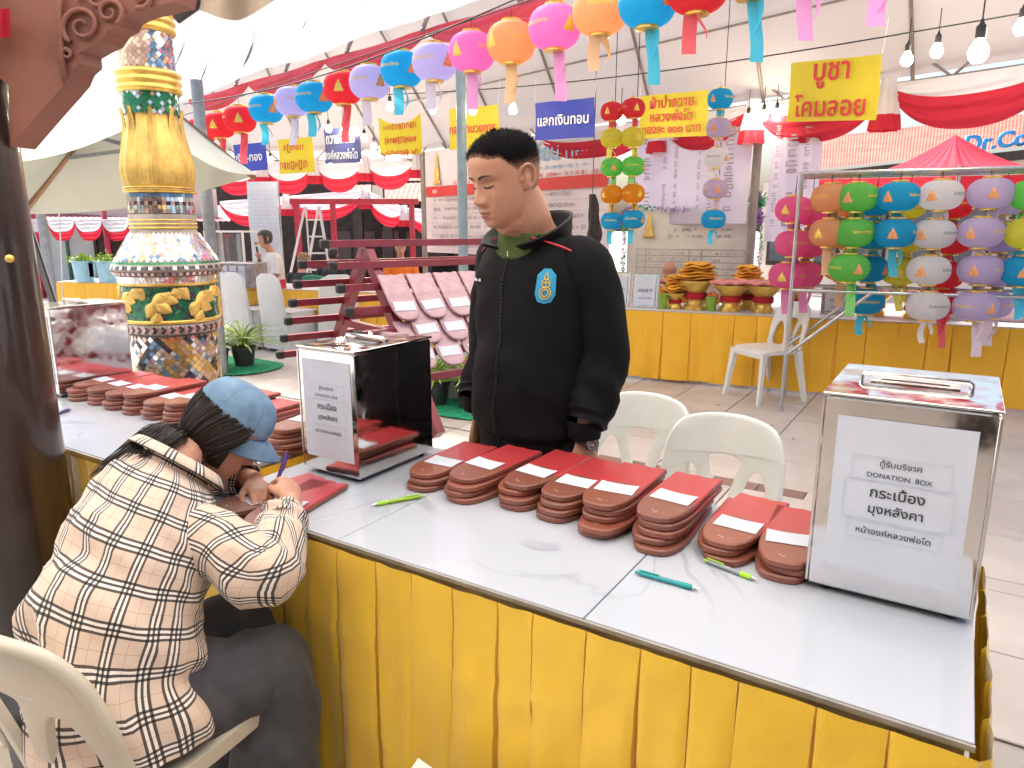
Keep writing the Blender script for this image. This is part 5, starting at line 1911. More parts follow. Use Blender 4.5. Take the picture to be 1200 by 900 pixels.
    w_o = band.build('watch', M['black_rubber'], t, smooth=True)
    face_n = (Vector((.45, -.85, .10)) - ax * Vector((.45, -.85, .10)).dot(ax)).normalized()
    Mw = frame(wc + face_n * .036, ax, face_n)
    cs = MB().lathe([(.0001, -.004), (.019, -.004), (.0215, -.002), (.0215, .005), (.0195, .0075), (.0165, .0075), (.0165, .0055), (.0001, .0055)], 28)
    xform(cs, Mw).build('watch_case', mat('watch_steel', (.13, .13, .14), .3, metal=.8), w_o, smooth=35)
    xform(MB().lathe([(.0001, .0060), (.0163, .0060)], 24, cap=False), Mw).build('watch_dial', mat('watch_dial', (.09, .035, .03), .25, var=.1), w_o)
    tk = MB()
    for k in range(12):
        a = 2 * math.pi * k / 12
        tk.box((.0138 * math.cos(a), .0138 * math.sin(a), .0064), (.003, .001, .0004), rz=a)
    tk.box((.004, .002, .0066), (.010, .0009, .0004), rz=.4)
    tk.box((-.002, .003, .0066), (.008, .0011, .0004), rz=2.2)
    xform(tk, Mw).build('watch_hand', M['steel_trim'], w_o)
    return t
build_man()
# ================================================================ the seated writer
def plaid():
    m = mat('plaid_cotton', (.5, .4, .3), .88, var=0, sheen=.15, spec=.2)
    N, L = nodes_of(m)
    p = N['Principled BSDF']
    tc = N.new('ShaderNodeTexCoord')
    sp = N.new('ShaderNodeSeparateXYZ')
    L.new(tc.outputs['UV'], sp.inputs[0])
    def ramp(src, stops):
        n = N.new('ShaderNodeMath'); n.operation = 'FRACT'
        L.new(math_node(N, L, 'DIVIDE', src, .068), n.inputs[0])
        r = N.new('ShaderNodeValToRGB')
        r.color_ramp.interpolation = 'CONSTANT'
        el = r.color_ramp.elements
        el[0].position, el[0].color = stops[0][0], (stops[0][1],) * 3 + (1,)
        el[1].position, el[1].color = stops[1][0], (stops[1][1],) * 3 + (1,)
        for q, c in stops[2:]:
            e = el.new(q)
            e.color = (c, c, c, 1)
        L.new(n.outputs[0], r.inputs[0])
        return r.outputs[0]
    dk = [(0, .0), (.10, .88), (.165, 0), (.235, .88), (.30, 0), (.37, .88), (.435, 0)]
    wh = [(0, 0), (.165, .75), (.235, 0), (.30, .75), (.37, 0)]
    rd = [(0, 0), (.74, .45), (.757, 0)]
    def comb(stops, f='max'):
        a, b = ramp(sp.outputs['X'], stops), ramp(sp.outputs['Y'], stops)
        if f == 'scr':
            ia = math_node(N, L, 'SUBTRACT', 1.0, a)
            ib = math_node(N, L, 'SUBTRACT', 1.0, b)
            return math_node(N, L, 'SUBTRACT', 1.0, math_node(N, L, 'MULTIPLY', ia, ib))
        return math_node(N, L, 'MAXIMUM', a, b)
    nz = node(N, 'ShaderNodeTexNoise')
    nz.inputs['Scale'].default_value = 9
    nz.inputs['Detail'].default_value = 5
    L.new(tc.outputs['Object'], nz.inputs['Vector'])
    base = node(N, 'ShaderNodeMix', data_type='RGBA')
    base.inputs['A'].default_value = (*srgb(206, 182, 162), 1)
    base.inputs['B'].default_value = (*srgb(218, 197, 180), 1)
    L.new(nz.outputs['Fac'], base.inputs['Factor'])
    prev = base.outputs['Result']
    for fac, col in ((comb(wh), srgb(236, 230, 224)), (comb(rd), srgb(170, 80, 66)), (comb(dk, 'scr'), (.016, .014, .016))):
        mx = node(N, 'ShaderNodeMix', data_type='RGBA')
        L.new(fac, mx.inputs['Factor'])
        L.new(prev, mx.inputs['A'])
        mx.inputs['B'].default_value = (*col, 1)
        prev = mx.outputs['Result']
    L.new(prev, p.inputs['Base Color'])
    ck = node(N, 'ShaderNodeTexNoise')
    ck.inputs['Scale'].default_value = 700
    L.new(tc.outputs['UV'], ck.inputs['Vector'])
    b = N.new('ShaderNodeBump')
    b.inputs['Strength'].default_value = .15
    b.inputs['Distance'].default_value = .002
    L.new(ck.outputs['Fac'], b.inputs['Height'])
    L.new(b.outputs[0], p.inputs['Normal'])
    return m
M['plaid'] = plaid()

def build_writer():
    base = Vector((-.82, 1.22, 0))
    t = thing('person', 'seated person in plaid shirt and blue cap writing on a roof tile', 'person', base)
    def P(x, y, z): return Vector((x, y, z)) - base
    fw = Vector((.64, .77, 0)).normalized()
    rt_ = Vector((.77, -.64, 0)).normalized()
    # head
    hc = P(-.688, 1.645, .938)
    hf = Vector((.73, .23, -.66)).normalized()
    crown = Vector((.58, .20, .78))
    Mh = frame(hc, hf, crown)
    S, fat = .88, .97
    Mh = Mh @ Matrix.Scale(S, 4)
    parts = [xform(head_mb(fat), Mh), xform(ear_mb(-1, fat), Mh), xform(ear_mb(1, fat), Mh)]
    nb = P(-.775, 1.515, .885)
    parts.append(MB().tube(catmull([Mh @ Vector((0, -.03, -.03)), Mh @ Vector((0, -.045, -.09)), nb + Vector((.02, .03, .02)), nb], 4), [.046] * 9 + [.048, .050, .053, .056], 16))
    spine = [P(-.785, 1.250, .47), P(-.796, 1.275, .60), P(-.786, 1.360, .730), P(-.772, 1.462, .830), P(-.762, 1.525, .890)]
    sp = catmull(spine, 10)
    rings = []
    for i, q in enumerate(sp):
        tg = (sp[min(i + 1, len(sp) - 1)] - sp[max(i - 1, 0)]).normalized()
        y = tg.cross(rt_).normalized()
        rings.append((q, tg, rt_, y, i / (len(sp) - 1)))
    core = [(0, .15, .11), (.3, .13, .10), (.6, .15, .105), (.85, .15, .085), (1, .07, .06)]
    parts.append(loft([(q, x, y, *lerp_table(core, s), 2.2) for q, tg, x, y, s in rings], 24, cap=True))
    shR, shL = P(-.700, 1.402, .806), P(-.895, 1.595, .850)
    elR, elL = P(-.503, 1.322, .736), P(-.80, 1.80, .79)
    wrR, wrL = P(-.512, 1.548, .800), P(-.655, 1.715, .785)
    for sh, el, wr in ((shR, elR, wrR), (shL, elL, wrL)):
        parts.append(MB().tube(catmull([sh, (sh + el) / 2, el, (el + wr) / 2, wr], 4), [.048, .047, .045, .044, .043, .042, .041, .040, .039, .038, .036, .034, .032, .030, .028, .027, .026], 14))
    hipR, hipL = P(-.768, 1.215, .505), P(-.838, 1.292, .505)
    knR, knL = P(-.530, 1.352, .480), P(-.650, 1.480, .49)
    anR, anL = P(-.515, 1.335, .09), P(-.64, 1.46, .09)
    for hp_, kn, an in ((hipR, knR, anR), (hipL, knL, anL)):
        parts.append(MB().tube(catmull([hp_, (hp_ + kn) / 2, kn, (kn + an) / 2, an], 4), [.085, .083, .08, .077, .074, .07, .066, .062, .058, .056, .054, .052, .048, .044, .04, .037, .035], 14))
        d = (kn - hp_); d.z = 0; d.normalize()
        parts.append(MB().tube([an - d * .04 + Vector((0, 0, -.05)), an + d * .07 + Vector((0, 0, -.055)), an + d * .15 + Vector((0, 0, -.065))], [.032, .034, .022], 10))
    # right hand closed round a pen, left hand flat on the tile
    hdir = Vector((-.30, .80, .18)).normalized()
    hback = Vector((.62, .10, .72))
    cw = [(58, 62, 30), (66, 70, 40), (72, 76, 42), (78, 78, 44)]
    th = [(.022, .026, -.008), (.052, .044, -.020), (.080, .034, -.036), (.100, .018, -.040)]
    parts += hand_parts(wrR, hdir, hback, -1, cw, .02, .86, th)
    parts += hand_parts(wrL, (.45, -.72, -.08), (.1, .1, 1), 1, [(22, 20, 12), (20, 20, 12), (20, 22, 14), (22, 24, 15)], .05, .84)
    body = union(parts, .0036, M['skin_woman'], 'body', 1)
    obj('body', body, t)
    face_features(t, Mh, fat, M['brow'], M['lip'])
    # plaid overshirt
    tab = [(0, .186, .166), (.08, .186, .164), (.25, .176, .148), (.45, .168, .134), (.62, .166, .120), (.78, .160, .104), (.88, .138, .086), (.95, .112, .076), (1, .082, .066)]
    f1, f2 = folds(.015, 5.0, 4.0, 3.0, 1.2), folds(.005, 12, 7, 1.0, .8)
    sp2 = [spine[0] + Vector((.015, -.005, .0))] + spine[1:]
    spc = catmull(sp2, 16)
    rr = []
    for i, q in enumerate(spc):
        tg = (spc[min(i + 1, len(spc) - 1)] - spc[max(i - 1, 0)]).normalized()
        y = tg.cross(rt_).normalized()
        s = i / (len(spc) - 1)
        w, d = lerp_table(tab, s)
        rr.append((q, rt_, y, w, d, 2.25))
    def td(p, s, a):
        e = max(0, min(1, (1 - s) / .10))
        hem = .018 * math.sin(a * 5 + 1.0) * max(0, 1 - s / .22)
        sag = .016 * math.sin(s * 21 + 1.5 * math.sin(a * 2)) * max(0, 1 - abs(s - .30) / .30)
        return (f1(p, s, a) + f2(p, s, a) + sag * .8) * e + hem
    CIRC = .99
    sb = loft(rr, 120, td, ulen=CIRC, mixv=.8)
    me = fix_seam(sb.mesh('shirt', M['plaid'], True), CIRC)
    so = obj('shirt', me, t)
    f3 = folds(.013, 8, 7, 8.0, .7)
    for nm, sh, el, wr in (('R', shR, elR, wrR), ('L', shL, elL, wrL)):
        inn = rings[int(len(rings) * .86)][0]
        pts = [inn.lerp(sh, .45) + Vector((0, 0, -.02)), sh + Vector((0, 0, -.02)), sh.lerp(el, .55), el + Vector((.0, .0, -.005)), el.lerp(wr, .5), wr.lerp(el, .26)]
        sv = sleeve(pts, [.062, .070, .066, .064, .054, .043], 48, lambda p, s, a: f3(p, s, a) * (.6 + .5 * s) + .0075 * math.sin(s * 40 + 2.2 * math.sin(a + .5)) * max(0, (s - .45) / .55), per=10, ulen=.48)
        me = fix_seam(sv.mesh('sleeve', M['plaid'], True), .48)
        obj('sleeve', me, t)
        cf = sleeve([wr.lerp(el, .36), wr.lerp(el, .27), wr.lerp(el, .18)], [.048, .047, .043], 36, lambda p, s, a: .003 * math.sin(a * 4), per=4, ulen=.354)
        o = obj('cuff', fix_seam(cf.mesh('cuff', M['plaid'], True), .354), t)
        o.modifiers.new('s', 'SOLIDIFY').thickness = .004
    # shirt collar, fallen back from the neck
    ntg = (sp[-1] - sp[-4]).normalized()
    ny = ntg.cross(rt_).normalized()
    def col_pt(a, b):
        ang = math.pi / 2 + .5 + a * (2 * math.pi - 1.0)
        back = .5 - .5 * math.sin(ang)
        r = 1 + .38 * b * b + .06 * math.sin(ang * 3) * b
        up = .050 * math.sin(b * 2.1) - .028 * b * b
        c = sp[-1] - ntg * .012
        return c + rt_ * (.094 * r * math.cos(ang)) - ny * (-.076 * r * math.sin(ang)) + ntg * (up * (1.0))
    cb = MB().grid(col_pt, 48, 10, uvfn=lambda a, b: (a * .55, b * .075))
    co = cb.build('collar', M['plaid'], t, smooth=True)
    co.modifiers.new('s', 'SOLIDIFY').thickness = .004
    # trousers
    tm = mat('charcoal_twill', srgb(66, 66, 70), .8, var=.12, scale=30, bump=.15, bscale=250, sheen=.1)
    f4 = folds(.013, 6, 5, 4.0, .8)
    for hp_, kn, an in ((hipR, knR, anR), (hipL, knL, anL)):
        pts = [hp_.lerp(kn, .02), hp_.lerp(kn, .35), hp_.lerp(kn, .75), kn + Vector((.012, .010, .010)), kn.lerp(an, .22) + Vector((.015, .010, 0)), kn.lerp(an, .6), an + Vector((0, 0, .0))]
        sleeve(pts, [.070, .100, .090, .080, .080, .086, .090], 44, lambda p, s, a: f4(p, s, a) + .006 * math.sin(s * 34 + 2 * math.sin(a)) * math.exp(-((s - .55) / .14) ** 2), per=10, up=(.3, -.2, 1)).build('trouser_leg', tm, t, smooth=True)
        d = (kn - hp_); d.z = 0; d.normalize()
        MB().tube([an - d * .06 + Vector((0, 0, -.045)), an + d * .0 + Vector((0, 0, -.035)), an + d * .09 + Vector((0, 0, -.05)), an + d * .17 + Vector((0, 0, -.066))], [.036, .044, .042, .02], 14).build('shoe', M['white_plastic'], t, smooth=True)
    loft([(P(-.84, 1.235, z), rt_, fw, .160, .130, 2.3) for z in (.43, .50, .56)], 40, cap=True).build('trouser_seat', tm, t, smooth=True)
    # baseball cap, faded denim blue
    cm = mat('washed_blue_cotton', srgb(116, 144, 168), .85, var=.16, scale=26, bump=.15, bscale=350, hue=srgb(94, 124, 152))
    cmd = mat('cap_underside', srgb(70, 98, 130), .85, var=.1)
    seam = mat('cap_seam', srgb(74, 108, 142), .8, var=.05)
    def rim_z(a):                      # lower rim of the crown, from brow to nape, arched over the strap
        c = math.cos(a)
        back = max(0, -c)
        return .046 - .020 * (1 - c) / 2 + .028 * max(0, back - .82) / .18 * 1.2
    def dome(a, b):
        z0 = rim_z(a)
        ph = b * math.pi / 2
        rx, ry = .0855 * fat * 1.01, (.103 if math.cos(a) > 0 else .110)
        e = math.cos(ph) ** .74 if ph < 1.5707 else 0
        x = rx * math.sin(a) * e
        y = (-.006 + ry * math.cos(a) * e)
        z = z0 + (.142 - z0) * math.sin(ph) ** .95
        k = 1 + .006 * abs(math.sin(3 * a)) * (1 - b)
        pp = Vector((x * k, y * k, z)) + Vector((0, 0, .002 * noise.noise(Vector((x * 30, y * 30, z * 30)))))
        return Mh @ pp
    cd = MB().grid(lambda a, b: dome(a * 2 * math.pi, b), 72, 20, closed=True)
    cap_o = cd.build('cap', cm, t, smooth=True)
    cap_o.modifiers.new('s', 'SOLIDIFY').thickness = .002
    for k in range(6):
        a = k * math.pi / 3 + math.pi / 6 * 0
        MB().tube([dome(a, b / 14) + (Mh.to_3x3() @ Vector((math.sin(a), math.cos(a), .5))).normalized() * .0008 for b in range(15)], .0016, 5).build('panel_seam', seam, cap_o, smooth=True)
    MB().lathe([(.0001, .004), (.006, .003), (.008, 0), (.0001, -.001)], 12, (0, 0, 0)).v
    bt = MB().lathe([(.008, 0), (.006, .004), (.0001, .005)], 12, (0, -.006, .1405))
    xform(bt, Mh).build('button', cm, cap_o, smooth=True)
    def brim(a, b):
        x = (a * 2 - 1)
        xx = .080 * fat * x
        y0 = -.006 + .103 * math.cos(math.asin(max(-1, min(1, x * .93))))
        ln = .074 * (1 - x * x) ** .5
        y = y0 - .004 + ln * b
        z = rim_z(math.asin(x * .93)) - .002 - .030 * (abs(x) ** 2) * (.35 + .65 * b) - .020 * b - .010 * b * b
        return Mh @ Vector((xx, y, z))
    bb = MB().grid(brim, 30, 10)
    br = bb.build('brim', [cm, cmd], cap_o, smooth=True)
    sm_ = br.modifiers.new('s', 'SOLIDIFY')
    sm_.thickness = .004
    sm_.material_offset = 1
    # strap with small metal buckle over the nape opening
    stp = [Mh @ Vector((.1115 * math.sin(a), -.006 + .1125 * math.cos(a), .030)) for a in [R(180 + q) for q in range(-30, 31, 5)]]
    MB().tube(stp, .009, 6, up=Mh.to_3x3() @ Vector((0, 0, 1)), flat=.14).build('strap', cm, cap_o, smooth=True)
    q = Mh @ Vector((-.038, -.112, .030))
    bk = MB()
    ax = Mh.to_3x3() @ Vector((1, .3, 0)).normalized()
    az = Mh.to_3x3() @ Vector((0, 0, 1))
    loop = [q + ax * .012 + az * .011, q - ax * .012 + az * .011, q - ax * .012 - az * .011, q + ax * .012 - az * .011, q + ax * .012 + az * .011]
    bk.tube(loop, .0018, 6)
    bk.build('buckle', M['steel_pipe'], cap_o, smooth=True)
    # long dark brown hair
    hm = mat('dark_brown_hair', (.022, .013, .010), .38, var=.35, scale=60, spec=.5, hue=(.012, .008, .007))
    rr_ = random.Random(11)
    hb = MB()
    def under(a, z, off=.006):
        p = head_pt(a, z, 1, fat)
        c = Vector((0, -.01, .0))
        return Mh @ (p + (p - c).normalized() * off)
    # scalp shell beneath
    vs, fs = [], []
    na, nz_ = 60, 30
    for i in range(nz_ + 1):
        z = -.078 + .150 * i / nz_
        for k in range(na + 1):
            a = R(72) + (2 * math.pi - R(144)) * k / na
            vs.append(under(a, z, .007))
    for i in range(nz_):
        for k in range(na):
            fs.append((i * (na + 1) + k, i * (na + 1) + k + 1, (i + 1) * (na + 1) + k + 1, (i + 1) * (na + 1) + k))
    hb.add(vs, fs)
    downv = Vector((0, 0, -1))
    for k in range(1700):
        a = R(rr_.uniform(64, 296))
        z0 = rr_.uniform(.02, .055)
        side = math.sin(a)                     # +: her right, towards the camera? decided by frame
        pts = []
        near = abs(a - math.pi) > R(48)
        zmid = [z0, z0 - .03, z0 - .06, z0 - .09]
        off = .008 + rr_.uniform(0, .012)
        back = max(0.0, -math.cos(a))
        for q, z in enumerate(zmid):
            aa = a + (math.pi - a) * .10 * q
            pts.append(under(aa, max(z, -.10), off + .003 * q))
        s = Mh.inverted() @ pts[-1]
        if near:
            e = pts[-1] + Vector((rr_.uniform(-.035, .0), rr_.uniform(-.03, .01), -rr_.uniform(.03, .095)))
            pts.append(e)
            if rr_.random() < .6:
                pts.append(e + Vector((rr_.uniform(-.05, -.01), rr_.uniform(-.04, -.0), -rr_.uniform(.005, .03))))
        else:
            w_ = (a - math.pi) / R(48)
            tgt = P(-.850, 1.480, .915) + rt_ * (.055 * w_ * -1) + Vector((rr_.uniform(-.012, .012), rr_.uniform(-.012, .012), rr_.uniform(-.006, .012)))
            mid = P(-.785, 1.555, .958) + rt_ * (.065 * w_ * -1) + Vector((rr_.uniform(-.010, .010), rr_.uniform(-.010, .010), rr_.uniform(-.006, .014)))
            pts.append(mid)
            f = rr_.uniform(.35, 1.0)
            pts.append(mid.lerp(tgt, f))
            if f > .75: pts.append(tgt + Vector((-.035, -.02, -.035 + rr_.uniform(-.015, .01))))
        cp = catmull(pts, 4)
        n = len(cp)
        r0 = rr_.uniform(.0011, .0021)
        hb.tube(cp, [r0 * (1 - .75 * (j / n) ** 2.5) for j in range(n)], 4, cap=False)
    hb.build('hair', hm, t, smooth=True)
    return t, P
W_T, WP = build_writer()
pen('violet pen held upright in the hand of the seated writer', (-.583, 1.604, .768), (-.549, 1.660, .885), violet, violet)
# ================================================================ banners, posters, signs
def scribble(parent, x0, x1, z, y, h, rnd, mat_, dens=.8, name='small_print', vertical=False):
    """a line of print too small to read: short strokes"""
    mb = MB()
    x = x0
    while x < x1:
        w = h * rnd.uniform(.25, .8)
        if rnd.random() < dens:
            hh = h * rnd.uniform(.5, 1)
            k_ = rnd.randrange(4)
            th_ = h * .13
            segs = [((-.4, 0), (th_, hh)), ((.4, 0), (th_, hh * rnd.uniform(.5, 1)))]
            if k_ != 1: segs.append(((0, .5), (w * .7, th_)))
            if k_ == 2: segs.append(((0, -.5), (w * .7, th_)))
            for (fx, fz), (sx_, sz_) in segs:
                if vertical: mb.box((z - fz * hh, y, x + w / 2 + fx * w * .8), (sz_, .002, sx_))
                else: mb.box((x + w / 2 + fx * w * .8, y, z + fz * hh), (sx_, .002, sz_))
        x += w + h * .15
    o = mb.build(name, mat_, parent)
    o['kind'] = 'stuff'
    return o
def frame_at(px, z_top, z_bot, px2, off):
    a, b = val(s_at(px, 2.0, off), 0, off), val(s_at(px2, 2.0, off), 0, off)
    return a, b
rp = random.Random(21)
M['poster_pink'] = mat('poster_pink', (.72, .58, .60), .45, var=.06, scale=.6, hue=(.66, .62, .64))
M['lilac_cloth'] = thin('lilac_cloth', (.66, .60, .72), .35, var=.05)
M['ink_soft'] = mat('ink_soft', (.30, .26, .30), .7, var=0)
# big price poster
a, b = frame_at(499, 0, 0, 716, -.14)
Lp = (b - a).length
t = thing('price_poster', 'wide pink poster with a red bar and rows of Thai text behind the man', 'poster', a, DA)
z0, z1 = 1.02, 2.56
pb = MB().grid(lambda u, v: (u * Lp, .015 * math.sin(u * 9) * math.sin(v * 4), z0 + (z1 - z0) * v), 30, 10).build('sheet', M['poster_pink'], t, smooth=True)
Y_ = -.022
obj('lettering', upright(text_mesh('ดอกไม้ ธูป เทียน ทอง', width=Lp * .62, mat_=M['blue_print'], bold=.01), Lp * .62, Y_, z0 + 1.30), t)
MB().box((Lp * .5, Y_, z0 + .93), (Lp * .98, .004, .15)).build('red_bar', M['red_print'], t)
scribble(t, Lp * .25, Lp * .9, z0 + 1.13, Y_, .05, rp, M['blue_print'])
scribble(t, Lp * .2, Lp * .95, z0 + 1.04, Y_, .05, rp, M['red_print'], .6)
scribble(t, Lp * .06, Lp * .09, z0 + .93, Y_ - .004, .07, rp, M['white_print'])
scribble(t, Lp * .55, Lp * .68, z0 + .93, Y_ - .004, .08, rp, M['white_print'])
for k in range(6):
    zz_ = z0 + .80 - k * .135
    MB().box((Lp * .5, Y_, zz_ - .07), (Lp * .97, .002, .006)).build('rule_line', M['print_line'], t)
    scribble(t, Lp * .06, Lp * (.46 + .05 * (k % 3)), zz_, Y_, .055, rp, M['ink_soft'])
    scribble(t, Lp * .55, Lp * (.83 + .03 * (k % 4)), zz_, Y_, .06, rp, M['ink_soft'])
for x in (.05, .50):
    MB().box((Lp * x, Y_, z0 + .44), (.006, .002, .84)).build('rule_line', M['print_line'], t)
fg = MB()
fg.lathe([(.10, 0), (.10, .05), (.06, .07), (.075, .16), (.06, .24), (.035, .30), (.042, .34), (.03, .40), (.006, .44), (.001, .50)], 12, (Lp * .09, 0, 0), sy=.06)
fg.v = [(x, y + Y_ - .004, z + z0 + 1.03) for x, y, z in fg.v]
fg.build('printed_figure', M['gold_paint'], t, smooth=True)
# lilac cloth banners with vertical print
def cloth_banner(label, pxa, pxb, za, zb, cols, off=-.12):
    a, b = frame_at(pxa, 0, 0, pxb, off)
    L = (b - a).length
    t = thing('cloth_banner', label, 'banner', a, DA, 'lilac cloth banners')
    MB().grid(lambda u, v: (u * L, .03 * math.sin(u * 12 + v), zb + (za - zb) * v), 30, 8).build('cloth', M['lilac_cloth'], t, smooth=True)
    for k, (f, h) in enumerate(cols):
        scribble(t, zb + (za - zb) * .12, za - .12, L * f, -.045, h, rp, M['ink_soft'], .75, 'vertical_print', True)
    return t
cloth_banner('lilac cloth banner with upright print, wide, above the notice board', 742, 880, 2.45, 1.45, [(.16, .10), (.32, .04), (.42, .04), (.62, .04), (.72, .07), (.86, .10)])
cloth_banner('narrow lilac cloth banner with upright print right of the brown post', 902, 962, 2.45, 1.28, [(.2, .05), (.5, .12), (.78, .06)])
# notice board with garland
c = at(806, 290, 7.75)
ang = math.atan2(-.414, .91)
t = thing('notice_board', 'cream notice board ruled in rows behind the far yellow table', 'notice board', (c.x, c.y, 0), ang)
MB().grid(lambda u, v: (-.66 + 1.32 * u, .01 * math.sin(u * 7), .62 + .98 * v), 20, 6).build('sheet', M['paper_cream'], t, smooth=True)
for k in range(9):
    MB().box((0.02, -.016, 1.18 - k * .066), (1.14, .002, .005)).build('rule_line', M['ink_soft'], t)
for x in (-.55, -.45, .02, .15, .59):
    MB().box((x, -.016, .92), (.005, .002, .53)).build('rule_line', M['ink_soft'], t)
for k in range(3):
    scribble(t, -.05 - .1 * k, .45, 1.46 - k * .07, -.016, .035, rp, M['ink_soft'], .5)
for k in range(5):
    scribble(t, -.42, .5, 1.14 - k * .066, -.016, .022, rp, M['ink_soft'], .35)
fg = MB().lathe([(.06, 0), (.06, .03), (.035, .05), (.045, .10), (.03, .15), (.02, .19), (.024, .21), (.002, .27)], 10, sy=.06)
fg.v = [(x - .42, y - .02, z + 1.30) for x, y, z in fg.v]
fg.build('printed_figure', M['gold_paint'], t, smooth=True)
for x in (-.66, .66):
    MB().tube([(x, .03, 0), (x, .03, 1.64)], .015, 8).build('leg', M['steel_pipe'], t)
t2 = thing('garland', 'green and violet tinsel garland draped round the notice board', 'garland', (c.x, c.y, 0), ang)
gp = catmull([(-.70, -.04, .9), (-.69, -.04, 1.3), (-.68, -.04, 1.60), (-.2, -.05, 1.60), (.3, -.05, 1.60), (.66, -.05, 1.66), (.74, -.04, 1.3), (.73, -.04, .8), (.70, -.04, .62)], 14)
def tinsel(pts, r, n, seed):
    mb = MB()
    rn = random.Random(seed)
    for p in pts:
        for k in range(n):
            v = Vector((rn.gauss(0, 1), rn.gauss(0, 1), rn.gauss(0, 1))).normalized() * r * rn.uniform(.6, 1.1)
            w = Vector((rn.gauss(0, 1), rn.gauss(0, 1), rn.gauss(0, 1))).normalized() * .008
            mb.add([p, p + v + w, p + v - w], [(0, 1, 2)])
    return mb
green_t, violet_t = mat('green_tinsel', (.04, .32, .10), .35, var=.2), mat('violet_tinsel', (.42, .20, .52), .35, var=.2)
ga = [p for i, p in enumerate(gp) if (i // 8) % 2 == 0]
gb = [p for i, p in enumerate(gp) if (i // 8) % 2 == 1]
for nm, q, m, sd in (('green_strand', ga, green_t, 1), ('violet_strand', gb, violet_t, 2)):
    o = tinsel(q, .035, 14, sd).build(nm, m, t2)
    o['kind'] = 'stuff'
for nm, p, r, m in (('green_rosette', (.69, -.06, 1.68), .10, green_t), ('violet_rosette', (.70, -.09, 1.50), .075, violet_t), ('violet_rosette', (.68, -.12, 1.73), .045, violet_t), ('violet_bow', (.62, -.10, .66), .12, violet_t)):
    o = tinsel([Vector(p)] * 3, r, 60, 5).build(nm, m, t2)
    o['kind'] = 'stuff'

M['sign_yellow'] = thin('yellow_vinyl', (.68, .57, .045), .2, var=.05, rough=.45)
M['sign_blue'] = thin('blue_vinyl', (.06, .08, .42), .12, var=.05, rough=.45)
def hanging_sign(label, x0, y0, x1, y1, Y, mat_, lines, ink, skew=0.0, sag=0.0):
    A, B = at(x0, y0, Y + skew), at(x1, y0 if not skew else y0 - (x1 - x0) * .10, Y - skew)
    w = (Vector((B.x, B.y, 0)) - Vector((A.x, A.y, 0))).length
    hgt = (y1 - y0) * Y / CAM_F * .985
    c = (A + B) / 2
    an = math.atan2(B.y - A.y, B.x - A.x)
    t = thing('hanging_sign', label, 'sign', (c.x, c.y, c.z), an)
    til = (B.z - A.z) / w
    def f(u, v):
        x = -w / 2 + w * u
        zz2 = -hgt * (1 - v) + til * x - sag * v * 4 * u * (1 - u)
        return (x, .012 * math.sin(u * 7 + v * 3), zz2)
    MB().grid(f, 20, 8).build('sheet', mat_, t, smooth=True)
    n = len(lines)
    for k, ln in enumerate(lines):
        body, wd = ln[0], ln[1]
        m = ln[2] if len(ln) > 2 else ink
        if body == '~':
            so_ = scribble(t, -w * wd / 2, w * wd / 2, -hgt * (k + .55) / n - sag * .55, -.022, hgt / n * .5, rp, m, .9, 'faded_lettering')
            continue
        zc = -hgt * ((k + .5) / n) * (.96 if n > 1 else 1) - (.02 * hgt if n > 1 else 0)
        me = text_mesh(body, width=w * wd, height=hgt / n * .66 if len(ln) > 3 else None, mat_=m, bold=.02)
        fn = lambda q, zc=zc: Vector((q.x, -.020 + .012 * 0, q.y + zc + til * q.x - sag * .5 * 4 * (q.x / w + .5) * (.5 - q.x / w)))
        obj('lettering', warp(me, fn), t)
    for sx in (-1, 1):
        MB().tube([(sx * w / 2, 0, til * sx * w / 2), (sx * w / 2 * 1.02, .02, til * sx * w / 2 + .25)], .003, 4).build('string', M['white_plastic'], t)
    return t
hanging_sign('large yellow sign with red Thai letters reading floating lanterns', 927, 74, 1034, 139, 6.0, M['sign_yellow'], [('บูชา', .40), ('โคมลอย', .80)], M['red_print'], .35)
hanging_sign('yellow sign with three red Thai lines beside the paired lantern strings', 750, 113, 831, 160, 6.9, M['sign_yellow'], [('ผ้าป่าถวาย', .64), ('หลวงพ่อโต', .62), ('กองละ ๑๐๐ บาท', .86)], M['red_print'], .3)
hanging_sign('blue sign with one white Thai line above the pink poster', 627, 121, 697, 162, 7.4, M['sign_blue'], [('แลกเงินทอน', .86)], M['white_print'], .25)
hanging_sign('yellow sign crossed by the pale steel post', 526, 128, 584, 173, 8.2, M['sign_yellow'], [('กองอำนวยการ', .94)], M['red_print'], .25)
hanging_sign('sagging yellow sign with faded red lines left of the pale post', 443, 137, 493, 180, 9.0, M['sign_yellow'], [('~', .7), ('~', .8), ('~', .85)], M['red_print'], .2, .10)
hanging_sign('dark blue sign with two white Thai lines under a red lantern', 379, 152, 421, 190, 9.6, mat('navy_vinyl', (.07, .08, .26), .4, var=.05), [('ถวายผ้าห่ม', .80), ('องค์หลวงพ่อโต', .92)], M['white_print'], .35)
hanging_sign('yellow sign with two faded red lines under a lilac lantern', 325, 164, 366, 202, 10.2, M['sign_yellow'], [('~', .6), ('~', .9)], M['red_print'], .2)
hanging_sign('blue sign half hidden by the umbrella corner', 273, 170, 311, 200, 10.8, M['sign_blue'], [('เงิน-ทอง', .8)], M['white_print'], .15)

